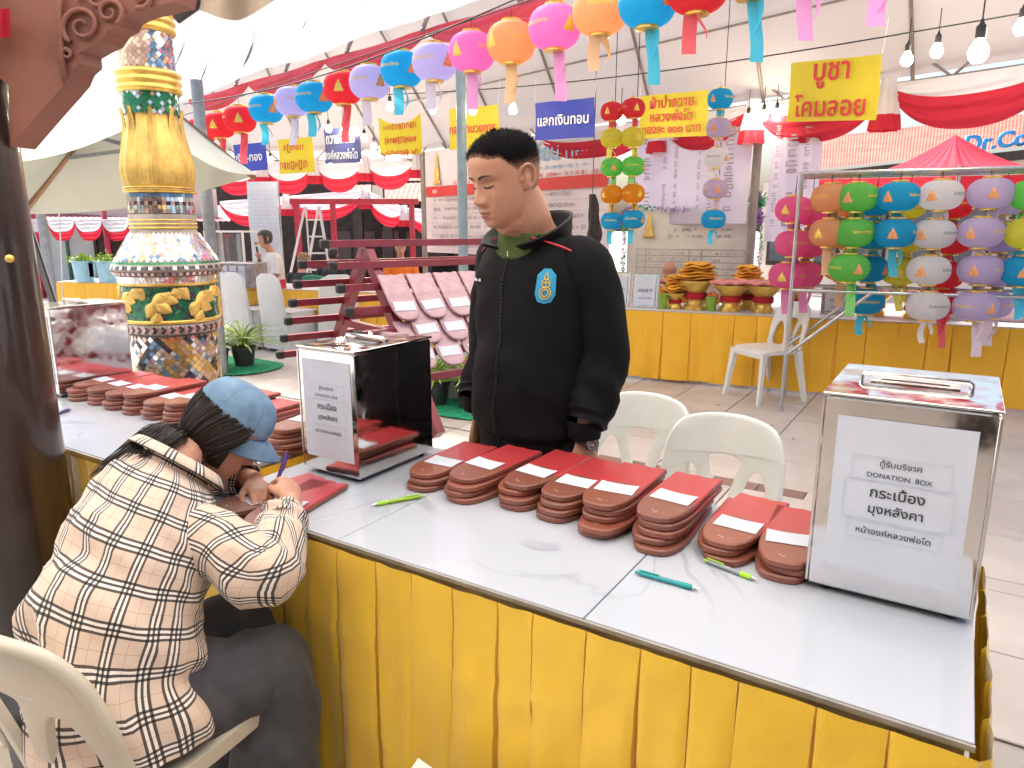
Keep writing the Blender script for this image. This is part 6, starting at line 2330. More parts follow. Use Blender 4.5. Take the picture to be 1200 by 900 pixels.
# ================================================================ lanterns
LD, LHh = .30, .235
def lantern_shapes():
    S = {}
    def prof(t):
        a = math.pi * t
        return max(.045, LD / 2 * math.sin(a) ** .62), -LHh / 2 * math.cos(a)
    P_ = []
    N_ = 32
    for i in range(N_ + 1):
        t = .06 + .88 * i / N_
        r, z = prof(t)
        P_.append((r + (.0045 if i % 2 else 0), z))
    S['shade'] = P_
    return S
LS = lantern_shapes()
def lantern_r(z):
    c = max(-.98, min(.98, -z / (LHh / 2)))
    t = math.acos(c) / math.pi
    return LD / 2 * math.sin(math.pi * t) ** .62
gold_print = mat('gold_print', (.78, .58, .10), .45, var=.05)
grey_print = mat('grey_print', (.22, .22, .24), .6, var=0)
orange_print = mat('orange_print', (.75, .33, .12), .6, var=.15, scale=40)
def wrap(me, ang0, zoff, off=.006):
    def fn(c):
        z = c.y + zoff
        r = lantern_r(z) + off
        a = ang0 + c.x / (LD / 2)
        return Vector((r * math.sin(a), -r * math.cos(a), z))
    return warp(me, fn)
def figure_mesh():
    # seated robed figure as a simple printed silhouette: base, robe, shoulders, head
    o = [(x * .82, y * .82) for x, y in [(-.042, -.05), (.042, -.05), (.046, -.035), (.036, -.022), (.030, -.005), (.026, .015), (.012, .022), (.013, .034), (.008, .044), (0, .060), (-.008, .044), (-.013, .034), (-.012, .022), (-.026, .015), (-.030, -.005), (-.036, -.022), (-.046, -.035)]]
    rings = [o, [(x * .66, y * .8 - .004) for x, y in o], [(x * .33, y * .6 - .008) for x, y in o]]
    n = len(o)
    vs = [(x, y, 0) for rg in rings for x, y in rg] + [(0, -.01, 0)]
    fs = []
    for q in range(2):
        fs += [(q * n + i, q * n + (i + 1) % n, (q + 1) * n + (i + 1) % n, (q + 1) * n + i) for i in range(n)]
    fs += [(2 * n + i, 2 * n + (i + 1) % n, 3 * n) for i in range(n)]
    return MB().add(vs, fs)
FIG = figure_mesh()
def tail_mesh(seed, mat_):
    """paper strips and cut tails below a lantern"""
    rn = random.Random(seed)
    return rn
_lan = {}
COLS = {'red': (.80, .10, .13), 'blue': (.05, .52, .80), 'lilac': (.62, .60, .86), 'pink': (.90, .34, .68), 'orange': (.92, .52, .30), 'white': (.84, .84, .86), 'green': (.26, .74, .20), 'yellow': (.80, .78, .14), 'hot pink': (.92, .26, .52), 'pale lilac': (.68, .58, .72), 'amber': (.85, .42, .04), 'purple': (.30, .12, .50), 'violet': (.70, .62, .84)}
def lantern_meshes(col):
    if col in _lan: return _lan[col]
    m = thin(col.replace(' ', '_') + '_lantern_cloth', COLS[col], .68, rough=.6, var=.05, scale=8)
    D = {}
    D['shade'] = MB().lathe(LS['shade'], 36, cap=False).mesh('shade', m, True)
    r_t = LS['shade'][-1][0]
    zt = LS['shade'][-1][1]
    D['cap'] = MB().lathe([(r_t * .3, zt - .004), (r_t + .006, zt - .004), (r_t + .008, zt + .014), (r_t - .004, zt + .017), (r_t * .3, zt + .016)], 24).mesh('cap', M['gold_bright'], 40)
    D['bottom_ring'] = MB().lathe([(r_t * .3, -zt + .004), (r_t + .006, -zt + .004), (r_t + .008, -zt - .014), (r_t - .004, -zt - .017), (r_t * .3, -zt - .016)], 24).mesh('bottom_ring', M['gold_bright'], 40)
    D['hanger'] = MB().tube([(0, 0, zt + .016), (0, 0, zt + .075)], .002, 5).mesh('hanger', M['ink'])
    tg = thin(col.replace(' ', '_') + '_paper', tuple(min(.85, c * 1.1 + .04) for c in COLS[col]), .4, rough=.7, var=.04)
    for v in range(3):
        rn = random.Random(v + 10)
        a0 = rn.uniform(-.7, .7)
        wd, ln = .072, .18 + .05 * v
        def strip(a, b, an=a0, x0=.03 * (v - 1), wd=wd, ln=ln, ph=v):
            x = x0 + (a - .5) * wd
            y = .03 * math.sin(b * 3 + ph) - .02
            return (x * math.cos(an) - y * math.sin(an), x * math.sin(an) + y * math.cos(an), -zt * 1 - .016 - ln * b)
        D['tag%d' % v] = MB().grid(lambda a, b: strip(a, b), 2, 8).mesh('wish_tag', tg, True)
        an2 = a0 + 1.7
        D['tail%d' % v] = MB().grid(lambda a, b: strip(a * (1 - .5 * b) + .25 * b, b, an2, -.03, .045, .11 + .03 * v, v + 2), 2, 8).mesh('tail', tg, True)
    ink = grey_print if col == 'white' else gold_print if col not in ('blue',) else M['white_print'] if False else gold_print
    tm = text_mesh('วัดอินทรวิหาร', width=.165, mat_=ink, bold=.02)
    fm = FIG.mesh('printed_figure', orange_print if col in ('white', 'lilac', 'blue', 'violet', 'pale lilac', 'green') else gold_print)
    for k in range(3):
        D['text%d' % k] = wrap(tm, [-.25, .75, -1.1][k], .01)
        D['fig%d' % k] = wrap(fm, [.95, -.75, .30][k], -.005)
    _lan[col] = D
    return D
rl = random.Random(31)
def lantern(label, loc, col, group, scale=1.0, squash=1.0, tails=True, variant=None):
    D = lantern_meshes(col)
    v = variant if variant is not None else rl.randrange(3)
    t = thing('lantern', label, 'lantern', loc, rl.uniform(-.35, .35), group)
    t.scale = (scale, scale, scale * squash)
    sh = obj('shade', D['shade'], t)
    obj('lettering', D['text%d' % v], sh)
    obj('printed_figure', D['fig%d' % v], sh)
    obj('cap', D['cap'], t)
    obj('bottom_ring', D['bottom_ring'], t)
    obj('hanger', D['hanger'], t)
    if tails:
        obj('wish_tag', D['tag%d' % v], t)
        obj('tail', D['tail%d' % v], t)
        if rl.random() < .6: obj('tail', D['tail%d' % ((v + 1) % 3)], t)
    return t
# the long string crossing the top
def string_pt(x):
    return Vector((x, 4.735 - .935 * x, 2.545 + .045 * x))
def x_for(px):
    lo, hi = -4.5, 3.0
    for _ in range(50):
        m = (lo + hi) / 2
        if px_of(string_pt(m)) < px: lo = m
        else: hi = m
    return lo
row = [(214, 'red'), (236, 'red'), (257, 'red'), (281, 'red'), (312, 'blue'), (343, 'lilac'), (368, 'blue'), (402, 'red'), (433, 'lilac'), (471, 'blue'), (509, 'lilac'), (553, 'pink'), (599, 'orange'), (650, 'pink'), (703, 'orange'), (759, 'blue'), (818, 'red'), (880, 'blue'), (948, 'pink'), (1035, 'pink')]
nick = ['mosaic column']
cnt = {}
for i, (px, c) in enumerate(row):
    x = x_for(px)
    lantern('%s paper lantern, %s from the left on the string across the top' % (c, ORD[i]), string_pt(x) + Vector((0, 0, rl.uniform(-.015, .015))), c, 'lanterns on the string across the top', 1.0)
xa, xb = x_for(190), x_for(1100)
wire = [string_pt(xa + (xb - xa) * k / 30) + Vector((0, 0, .19)) for k in range(31)]
MB().tube(wire, .004, 5).build('lantern_wire', M['ink'], label='thin wire carrying the long row of lanterns', cat='wire')
for lab, a, b in (('thin overhead wire slanting over the white tarpaulin', at(215, 122, 6.5), at(620, -8, 4.2)), ('thin wire carrying the bulbs under the marquee lining', at(430, 112, 8.0), at(1230, 10, 4.5))):
    MB().tube([a.lerp(b, k / 20) + Vector((0, 0, -.10 * math.sin(math.pi * k / 20))) for k in range(21)], .005, 5).build('overhead_wire', M['ink'], label=lab, cat='wire')
# three hanging columns of small lanterns
def lantern_column(px, ys, cols, Y, sc, where, group, sq=1.0):
    for k, (y, c) in enumerate(zip(ys, cols)):
        p = at(px[k] if isinstance(px, (list, tuple)) else px, y, Y)
        lantern('%s lantern, %s from the top of the %s' % (c, ORD[k], where), p, c, group, sc, sq, tails=True)
SG = 'small lanterns hanging in strings'
lantern_column(717, [131, 162, 196, 228, 259], ['red', 'yellow', 'green', 'amber', 'blue'], 5.6, .56, 'string near the blue sign', SG)
lantern_column(742, [127, 161, 195, 227, 257], ['red', 'yellow', 'green', 'amber', 'blue'], 5.55, .58, 'string by the three-line sign', SG)
lantern_column([844, 842, 839, 838, 836], [116, 150, 185, 222, 257], ['blue', 'pale lilac', 'white', 'pale lilac', 'blue'], 5.7, .62, 'lone string before the lilac banner', SG)
for lab, px, Y in (('thread carrying the lantern string nearer the blue sign', 717, 5.6), ('thread carrying the lantern string by the three-line yellow sign', 742, 5.55), ('thread carrying the lone lantern string', 840, 5.7)):
    p, q = at(px + (3 if px > 800 else 0), 60, Y), at(px, 258, Y)
    MB().tube([(q.x, q.y, p.z + .6), (q.x, q.y, q.z)], .003, 4).build('lantern_thread', M['ink'], label=lab, cat='thread')

# ---------------------------------------------------------------- steel lantern rack
RA = Vector((2.117, 5.412, 0))
RX = Vector((.92, -.39, 0)).normalized()
RY = Vector((.39, .92, 0))
def rk(a, b, z):
    p = RA + RX * a + RY * b
    return Vector((p.x, p.y, z))
t = thing('lantern_rack', 'stainless steel frame rack hung with rows of lanterns at the right', 'rack', RA)
RL, RW = 2.6, .52
def rb(name, p, q, r=.0145):
    return MB().tube([p - RA, q - RA], r, 10).build(name, M['steel_pipe'], t, smooth=60)
ZT, ZM = 1.80, .95
for a in (0, RL):
    for b in (0, RW):
        rb('post', rk(a, b, 0), rk(a, b, ZT))
for b in (0, RW / 2, RW):
    rb('top_rail', rk(0, b, ZT), rk(RL, b, ZT))
for a in (0, RL):
    rb('cross_rail', rk(a, 0, ZT), rk(a, RW, ZT))
    rb('cross_rail', rk(a, 0, ZM), rk(a, RW, ZM))
rb('middle_rail', rk(0, 0, ZM), rk(RL, 0, ZM))
rb('middle_rail', rk(0, RW, ZM), rk(RL, RW, ZM))
rb('brace', rk(0, 0, .45), rk(.55, 0, ZM)); rb('brace', rk(0, RW, .45), rk(.55, RW, ZM))
RG = 'lanterns hanging on the steel rack'
def rack_a(px, b):
    lo, hi = -.5, RL + 1
    for _ in range(40):
        m = (lo + hi) / 2
        if px_of(rk(m, b, 1.3)) < px: lo = m
        else: hi = m
    return lo
def rack_column(px, b, cols, zs, where, sc=.92):
    a = rack_a(px, b)
    for k, (c, z) in enumerate(zip(cols, zs)):
        lantern('%s lantern, %s from the top of the %s' % (c, ORD[k], where), rk(a, b + rl.uniform(-.02, .02), z) + Vector((rl.uniform(-.02, .02), 0, 0)), c, RG, sc, .92)
    p = rk(a, b, 0)
    MB().tube([(p.x, p.y, ZT), (p.x, p.y, zs[-1] + .1)], .003, 4).build('lantern_thread', M['ink'], label='thread carrying the %s' % where, cat='thread')
Zs = [1.625, 1.375, 1.125, .875]
rack_column(968, .03, ['orange', 'orange'], Zs[:2], 'orange front column of the rack')
rack_column(1000, .0, ['green', 'green', 'green'], Zs[:3], 'front green column of the rack')
rack_column(1047, .0, ['blue', 'blue'], Zs[:2], 'front blue column of the rack')
rack_column(1094, .0, ['white'] * 4, [1.63, 1.37, 1.12, .87], 'white column of the rack')
rack_column(1150, .0, ['violet'] * 4, [1.64, 1.38, 1.13, .88], 'front violet column of the rack')
rack_column(1206, .0, ['green', 'yellow', 'blue'], Zs[:3], 'column at the right picture edge')
rack_column(928, .30, ['hot pink', 'hot pink', 'hot pink'], [1.55, 1.29, 1.04], 'left hot pink column of the rack')
rack_column(948, .46, ['hot pink', 'hot pink', 'hot pink'], [1.53, 1.28, 1.04], 'rear hot pink column of the rack')
rack_column(990, .45, ['orange', 'orange', 'orange'], [1.60, 1.35, 1.10], 'rear orange column of the rack')
rack_column(1022, .40, ['blue', 'blue', 'blue', 'blue'], [1.60, 1.35, 1.10, .85], 'rear blue column of the rack')
rack_column(1060, .48, ['yellow', 'yellow', 'yellow'], [1.58, 1.33, 1.08], 'rear yellow column of the rack')
rack_column(1112, .48, ['red', 'red', 'red', 'red'], [1.58, 1.32, 1.06, .86], 'rear red column of the rack')
rack_column(1170, .40, ['violet', 'violet', 'violet', 'violet'], [1.60, 1.34, 1.10, .86], 'rear violet column of the rack')
rack_column(1192, .46, ['green', 'blue', 'blue'], [1.62, 1.36, 1.10], 'rear column near the right edge')

# ---------------------------------------------------------------- light bulbs on the wire
bulb_m = mat('lit_bulb', (.9, .88, .8), .3, var=0, emit=(1.0, .86, .62), es=45)
sock = M['black_plastic']
bulb_me = MB().lathe([(.0001, -.045), (.018, -.042), (.030, -.026), (.033, -.008), (.027, .010), (.016, .026), (.014, .036)], 16, cap=False).mesh('glass', bulb_m, True)
sock_me = MB().lathe([(.016, .034), (.017, .040), (.017, .075), (.008, .085), (.004, .10)], 12).mesh('socket', sock, 40)
bl_ = [(457, 124, 8.0), (507, 127, 7.6), (554, 128, 7.2), (601, 127, 6.8), (728, 139, 6.6), (1063, 68, 5.2), (1098, 58, 5.1), (1147, 58, 4.3), (1197, 30, 4.4), (385, 150, 9.5), (402, 153, 9.4), (427, 161, 9.6), (438, 171, 9.8), (446, 179, 9.8), (455, 184, 9.9), (461, 184, 9.9), (467, 183, 9.9), (317, 187, 11), (387, 188, 11), (421, 187, 11), (877, 139, 6.9), (895, 135, 6.9), (910, 133, 6.9)]
where_b = ['over the sagging yellow sign', 'above the pale sign gap', 'in front of the sign crossed by the post', 'beside the orange lantern tails', 'between the paired lantern strings', 'right of the large yellow sign', 'second right of the large yellow sign', 'brightest of all, near the right top corner', 'at the right edge of the picture', 'on the left corner of the navy sign', 'on the navy sign', 'right of the navy sign', 'below the navy sign', 'left under the sagging sign', 'under the sagging sign, first of three', 'under the sagging sign, second of three', 'under the sagging sign, third of three', 'beside the umbrella corner', 'above the swag below the navy sign', 'above the swag right of the navy sign', 'left of the brown post top', 'at the brown post top', 'right of the brown post top']
for (px, py, Y), wh in zip(bl_, where_b):
    p = at(px, py, Y)
    t = thing('light_bulb', 'lit round bulb %s' % wh, 'light bulb', p, 0, 'lit bulbs under the marquee')
    t.scale = (1.15, 1.15, 1.15) if px != 1147 else (1.6, 1.6, 1.6)
    obj('glass', bulb_me, t)
    obj('socket', sock_me, t)
    MB().tube([(0, 0, .09), (0, 0, .22)], .003, 4).build('cord', M['ink'], t)
# ================================================================ tile rack behind the table
PH = R(38)
KA = Vector((math.cos(PH), math.sin(PH), 0))
KN = Vector((math.sin(PH), -math.cos(PH), 0))     # horizontal down-slope of the front face
K0 = Vector((-.60, 2.97, 0))
SL = R(52)
t = thing('tile_rack', 'maroon steel A-frame rack with roof tiles hung in rows', 'rack', K0)
def kp(a, s, side=1, z0=1.335):
    """a along the axis, s down the slope, side +1 front face, -1 rear face"""
    return KA * a + KN * (side * s * math.cos(SL)) + Vector((0, 0, z0 - s * math.sin(SL)))
RKL = .92
for a in (0.0, RKL - .06):
    for sd in (1, -1):
        MB().bar(kp(a, 0, sd), kp(a, .86, sd), .035, .05).build('leg', M['rack_red'], t)
    MB().bar(kp(a, .42, 1), kp(a, .42, -1), .03, .03).build('cross_brace', M['rack_red'], t)
    MB().bar(kp(a, .80, 1), kp(a, .80, -1), .03, .03).build('cross_brace', M['rack_red'], t)
    for q in (.5, .93):
        c_ = kp(a, .80, 1).lerp(kp(a, .80, -1), q)
        MB().bar((c_.x, c_.y, 0), c_, .035, .035).build('prop', M['rack_red'], t)
        MB().box((c_.x, c_.y, .012), (.16, .16, .024)).build('foot_plate', M['rack_red'], t)
for sd in (1, -1):
    for k in range(7):
        s = .0 + k * .105
        if k == 0 and sd == -1: continue
        p, q = kp(-.22 + (.03 if sd > 0 else -.02), s, sd), kp(RKL, s, sd)
        nr = Vector((KN.x * sd * math.sin(SL), KN.y * sd * math.sin(SL), math.cos(SL)))
        p += nr * .03; q += nr * .03
        b = MB().bar(p, q, .028, .028).build('bar', M['rack_red'], t)
        MB().box(p, (.034, .034, .036), rz=PH, bev=.006).build('end_cap', M['black_rubber'], b)
# hung tiles, three rows overlapping like a roof
def hung_tile(a, s, lab, slip, tilt=0):
    zax = Vector((KN.x * math.sin(SL), KN.y * math.sin(SL), math.cos(SL)))
    yax = -(KN * math.cos(SL) + Vector((0, 0, -math.sin(SL))))      # up the slope
    xax = yax.cross(zax)
    Mx = Matrix((xax, yax, zax)).transposed().to_4x4()
    p = K0 + kp(a, s) + zax * (.062 + tilt)
    Mx.translation = p
    Mx = Mx @ Matrix.Rotation(R(-5), 4, 'X') @ Matrix.Diagonal((1.0, .76, 1.0, 1.0))
    o = obj('roof_tile', TILE_HUNG, None, label=lab, cat='roof tile', group='roof tiles hung on the maroon rack')
    o.matrix_world = Mx
    if slip:
        obj('paper_slip', SLIP_ME, o, (rt.uniform(-.006, .006), .085, .0132), (0, 0, rt.uniform(-.1, .1)))
rn_ = ['top', 'middle', 'bottom']
for r_ in range(3):
    for k in range(5):
        hung_tile(.02 + k * .128 + (.064 if r_ == 1 else 0), .405 + r_ * .105, 'glazed roof tile coloured mauve for reflected sky, %s from the left in the %s row of the maroon rack' % (ORD[k], rn_[r_]), True, (2 - r_) * -.000 + r_ * -.006 + .012)

# ================================================================ plants
def spider_plant(label, x, y, sc, seed, pot=True):
    rn = random.Random(seed)
    t = thing('spider_plant', label, 'potted plant', (x, y, 0), 0, 'spider plants in black pots on green mats')
    t.scale = (sc, sc, sc)
    MB().lathe([(.075, .006), (.078, .006), (.105, .17), (.115, .172), (.115, .185), (.10, .185), (.095, .16), (.001, .158)], 24).build('pot', M['black_plastic'], t, smooth=35)
    gm_ = mat('variegated_leaf_%d' % seed, (.40, .48, .10), .5, var=.3, scale=30, hue=(.12, .26, .03))
    lv = MB()
    for k in range(75):
        a = rn.uniform(0, 2 * math.pi)
        L = rn.uniform(.26, .46)
        el = rn.uniform(.55, 1.45)
        pts = []
        for q in range(9):
            f = q / 8
            r = L * f * math.cos(el) + L * .45 * f * f * math.cos(el * .5)
            z = .165 + L * f * math.sin(el) * 1.05 - L * 1.0 * f * f * (.55 - .1 * math.sin(el))
            pts.append(Vector((r * math.cos(a), r * math.sin(a), max(.015, z))))
        sd = Vector((-math.sin(a), math.cos(a), 0))
        vs, fs = [], []
        for q, p in enumerate(pts):
            w = .008 * math.sin(math.pi * (.12 + .86 * q / 8)) ** .7 + .0008
            vs += [p - sd * w, p + Vector((0, 0, -.003)), p + sd * w]
        for q in range(8):
            fs += [(q * 3, q * 3 + 1, q * 3 + 4, q * 3 + 3), (q * 3 + 1, q * 3 + 2, q * 3 + 5, q * 3 + 4)]
        lv.add(vs, fs)
    o = lv.build('leaves', gm_, t, smooth=True)
    o['kind'] = 'stuff'
    return t
def mat_sheet(label, x, y, w, d, rz, seed):
    def f(a, b):
        X, Y = (a - .5) * w, (b - .5) * d
        rr = 1 - .25 * abs(2 * a - 1) ** 4 * abs(2 * b - 1) ** 2
        return (X * rr, Y * rr, .012 + .014 * abs(noise.noise(Vector((X * 9 + seed, Y * 9, 0)))))
    o = MB().grid(f, 24, 16).build('green_mat', bpy.data.materials.get('green_turf') or mat('green_turf', (.01, .34, .15), .8, var=.25, scale=40, bump=.4, bscale=120), label=label, cat='mat')
    o.location = (x, y, 0)
    o.rotation_euler = (0, 0, rz)
mat_sheet('crumpled green mat under the spider plants beside the tile rack', -.45, 5.62, 1.1, .75, TA, 1)
mat_sheet('crumpled green mat under the spider plants beside the mosaic column', -2.95, 7.25, 1.2, .8, TA, 2)
spider_plant('spider plant in a black pot next to the mirror donation box', -.62, 5.62, 1.1, 1)
spider_plant('spider plant in a black pot half hidden by the standing man', -.33, 5.50, 1.15, 2)
spider_plant('smaller spider plant at the rear of the mat by the tile rack', -.50, 5.85, .9, 3)
spider_plant('spider plant in a black pot beside the grey steel post', -2.78, 7.25, 1.15, 4)
spider_plant('spider plant in a black pot nearest the mosaic column', -2.98, 7.05, 1.15, 5)
spider_plant('spider plant half hidden behind the mosaic column', -3.22, 7.35, 1.1, 6)
# white plastic bag between the plants
def bag(a, b):
    an = 2 * math.pi * a
    r = .17 * math.sin(math.pi * (.12 + .80 * b)) ** .6 * (1 + .16 * math.sin(an * 5 + b * 6) + .08 * math.sin(an * 11))
    return (r * math.cos(an), r * math.sin(an), .02 + .52 * b)
o = MB().grid(bag, 48, 16, closed=True).build('plastic_bag', thin('white_polythene', (.72, .76, .76), .5, rough=.3), label='white plastic bag slumped between the spider plants', cat='bag', smooth=True)
o.location = (-.45, 5.78, .015)

# ================================================================ far tables and what stands on them
E1, E2 = Vector((.91, -.414, 0)).normalized(), Vector((.414, .91, 0)).normalized()
BO = Vector((1.131, 6.67, 0))
def fb(a, b, z=0.0):
    p = BO + E1 * a + E2 * b
    return Vector((p.x, p.y, z))
FZ = .665
wt = mat('white_laminate', (.66, .64, .62), .4, var=.05)
p = fb(-.9, 0)
long_table('far table with orange yellow skirt holding the offering bowls', p, (E1.x, E1.y), 5.2, .75, FZ, [1.3, 2.6, 3.9], M['skirt_far'], wt, panel=.20, seed=20, trim=False)
p0 = Vector((-3.75, 9.10, 0))
d_ = (Vector((-.35, 7.72, 0)) - p0)
long_table('far table with orange skirt behind the white covered chairs', p0, (d_.normalized().x, d_.normalized().y), d_.length, .7, .68, [1.2, 2.4], M['skirt_far'], wt, panel=.16, seed=22, trim=False)
p1 = Vector((-6.1, 9.6, 0))
d2 = Vector((-3.9, 9.15, 0)) - p1
long_table('far table with orange skirt carrying two blue planters', p1, (d2.normalized().x, d2.normalized().y), d2.length, .6, .70, [1.1], M['skirt_far'], wt, panel=.11, seed=24, trim=False)
def framed_notice(label, a, b, w, h, lean=0.12):
    t = thing('framed_notice', label, 'notice', fb(a, b, FZ), math.atan2(E1.y, E1.x), 'framed notices on the far table')
    for sx in (-1, 1):
        MB().bar((sx * w / 2, lean * 0, 0), (sx * w / 2, lean * h, h), .014, .014).build('frame_bar', M['steel_pipe'], t)
    for zz2 in (.007, h - .007):
        MB().bar((-w / 2, lean * zz2, zz2), (w / 2, lean * zz2, zz2), .014, .014).build('frame_bar', M['steel_pipe'], t)
    MB().add([(-w / 2, .004, 0), (w / 2, .004, 0), (w / 2, lean * h + .004, h), (-w / 2, lean * h + .004, h)], [(0, 1, 2, 3)]).build('backing', M['steel_trim'], t)
    MB().add([(-w * .40, -.004, .03), (w * .40, -.004, .03), (w * .40, lean * h - .008, h - .03), (-w * .40, lean * h - .008, h - .03)], [(0, 1, 2, 3)]).build('sheet', M['paper'], t)
    scribble(t, -w * .25, w * .25, h * .5, lean * h * .5 - .014, .03, rp, M['ink_grey'])
    scribble(t, -w * .2, w * .2, h * .28, lean * h * .28 - .014, .018, rp, M['ink_grey'])
    return t
framed_notice('framed paper notice beside the man on the far table', .08, .12, .25, .33)
framed_notice('framed paper notice mostly hidden behind the man', -.20, .14, .25, .33)
framed_notice('framed paper notice on the far table beneath the pink lanterns', 1.75, .30, .25, .25)
def bowl(label, a, b, r, h, load, seed):
    rn = random.Random(seed)
    t = thing('offering_bowl', label, 'bowl', fb(a, b, FZ), 0, 'gold pedestal bowls with offerings')
    MB().lathe([(r * .62, 0), (r * .62, .03), (r * .50, .05), (r * .48, h * .30), (r * .56, h * .38), (r * .50, h * .46), (r * .50, h * .58), (r * .62, h * .66), (r * .98, h * .92), (r * 1.02, h), (r * .96, h), (r * .5, h * .80), (.001, h * .78)], 28).build('pedestal', M['gold_bright'], t, smooth=35)
    MB().lathe([(r * .585, h * .36), (r * .60, h * .38), (r * .60, h * .56), (r * .58, h * .58)], 28).build('red_sash', M['red_cloth'] if load != 'white' else M['white_cloth'], t, smooth=True)
    if load == 'robes':
        ym = mat('saffron_cloth_%d' % seed, (.78, .38, .03), .7, var=.15, scale=10, bump=.2)
        for k in range(6):
            rr = r * (1.20 - .09 * k)
            off = Vector((rn.uniform(-.02, .02), rn.uniform(-.02, .02), 0))
            an0 = rn.uniform(0, 6)
            def f(u, v, k=k, rr=rr, off=off, an0=an0):
                an = 2 * math.pi * u
                q = 1 + .10 * math.sin(an * 3 + an0)
                ph = math.pi * v
                return (off.x + rr * q * math.sin(ph) * math.cos(an), off.y + rr * q * math.sin(ph) * math.sin(an) * .8, h + .018 + k * .026 - .016 * math.cos(ph) + .008 * math.sin(an * 4 + k))
            MB().grid(f, 36, 8, closed=True).build('folded_robe', ym if k % 3 else mat('ochre_cloth_%d_%d' % (seed, k), (.66, .28, .03), .7, var=.15), t, smooth=True)
    else:
        pm = mat('salmon_cloth_%d' % seed, (.72, .26, .22), .6, var=.25, scale=30, bump=.3, bscale=60)
        def f(u, v):
            an = 2 * math.pi * u
            ph = math.pi * v
            return (r * 1.35 * math.sin(ph) ** .7 * math.cos(an), r * 1.15 * math.sin(ph) ** .7 * math.sin(an), h + .022 - .024 * math.cos(ph) + .006 * math.sin(an * 9))
        MB().grid(f, 48, 10, closed=True).build('cushion', pm, t, smooth=True)
    return t
bowl('gold pedestal bowl heaped with saffron robes on the far table', .54, .22, .17, .27, 'robes', 1)
bowl('gold pedestal bowl with a salmon cushion next to the heaped robes', .86, .18, .15, .24, 'cushion', 2)
bowl('gold pedestal bowl with a salmon cushion beside the hot pink lanterns', 1.14, .22, .15, .24, 'cushion', 3)
bowl('small gold pedestal bowl half hidden behind the heaped robes', .30, .36, .11, .22, 'cushion', 4)
bowl('gold pedestal bowl of robes behind the two salmon cushions', .98, .46, .13, .24, 'robes', 7)
bowl('low gold bowl of robes left of the tall heap', .36, .18, .10, .15, 'robes', 8)
bowl('gold pedestal bowl at the foot of the pink lanterns', 1.40, .40, .12, .2, 'cushion', 9)
bowl('gold pedestal bowl beneath the orange lanterns', 2.05, .35, .13, .2, 'cushion', 5)
bowl('gold pedestal bowl beneath the green lanterns', 2.35, .30, .15, .18, 'cushion', 6)
def cup(label, a, b, r, h, m):
    t = thing('cup', label, 'cup', fb(a, b, FZ), 0)
    MB().lathe([(r * .72, 0), (r * .75, .004), (r, h), (r * .94, h), (r * .68, .01), (.001, .008)], 20).build('wall', m, t, smooth=35)
    MB().lathe([(r, h - .012), (r * 1.07, h - .010), (r * 1.07, h), (r, h)], 20).build('rim', m, t, smooth=35)
cupm = clear_plastic('lime_cup', (.34, .62, .05))
cup('lime green cup left of the heaped robes', .26, .12, .05, .14, cupm)
cup('lime green cup right of the heaped robes', .70, .14, .055, .13, cupm)
for k, (a, b, w, h, c, lab) in enumerate(((2.6, .4, .3, .10, (.7, .65, .6), 'low white box under the blue lanterns'), (2.95, .45, .35, .14, (.72, .5, .5), 'pink box under the white lanterns'), (3.3, .42, .3, .12, (.75, .72, .7), 'pale box under the violet lanterns'))):
    t = thing('gift_box', lab, 'box', fb(a, b, FZ), math.atan2(E1.y, E1.x))
    bm_ = mat('box_card_%d' % k, c, .6, var=.06)
    MB().box((0, 0, h / 2), (w, .22, h), bev=.004).build('box_body', bm_, t)
    MB().box((0, 0, h + .012), (w + .01, .23, .02), bev=.003).build('lid', bm_, t)

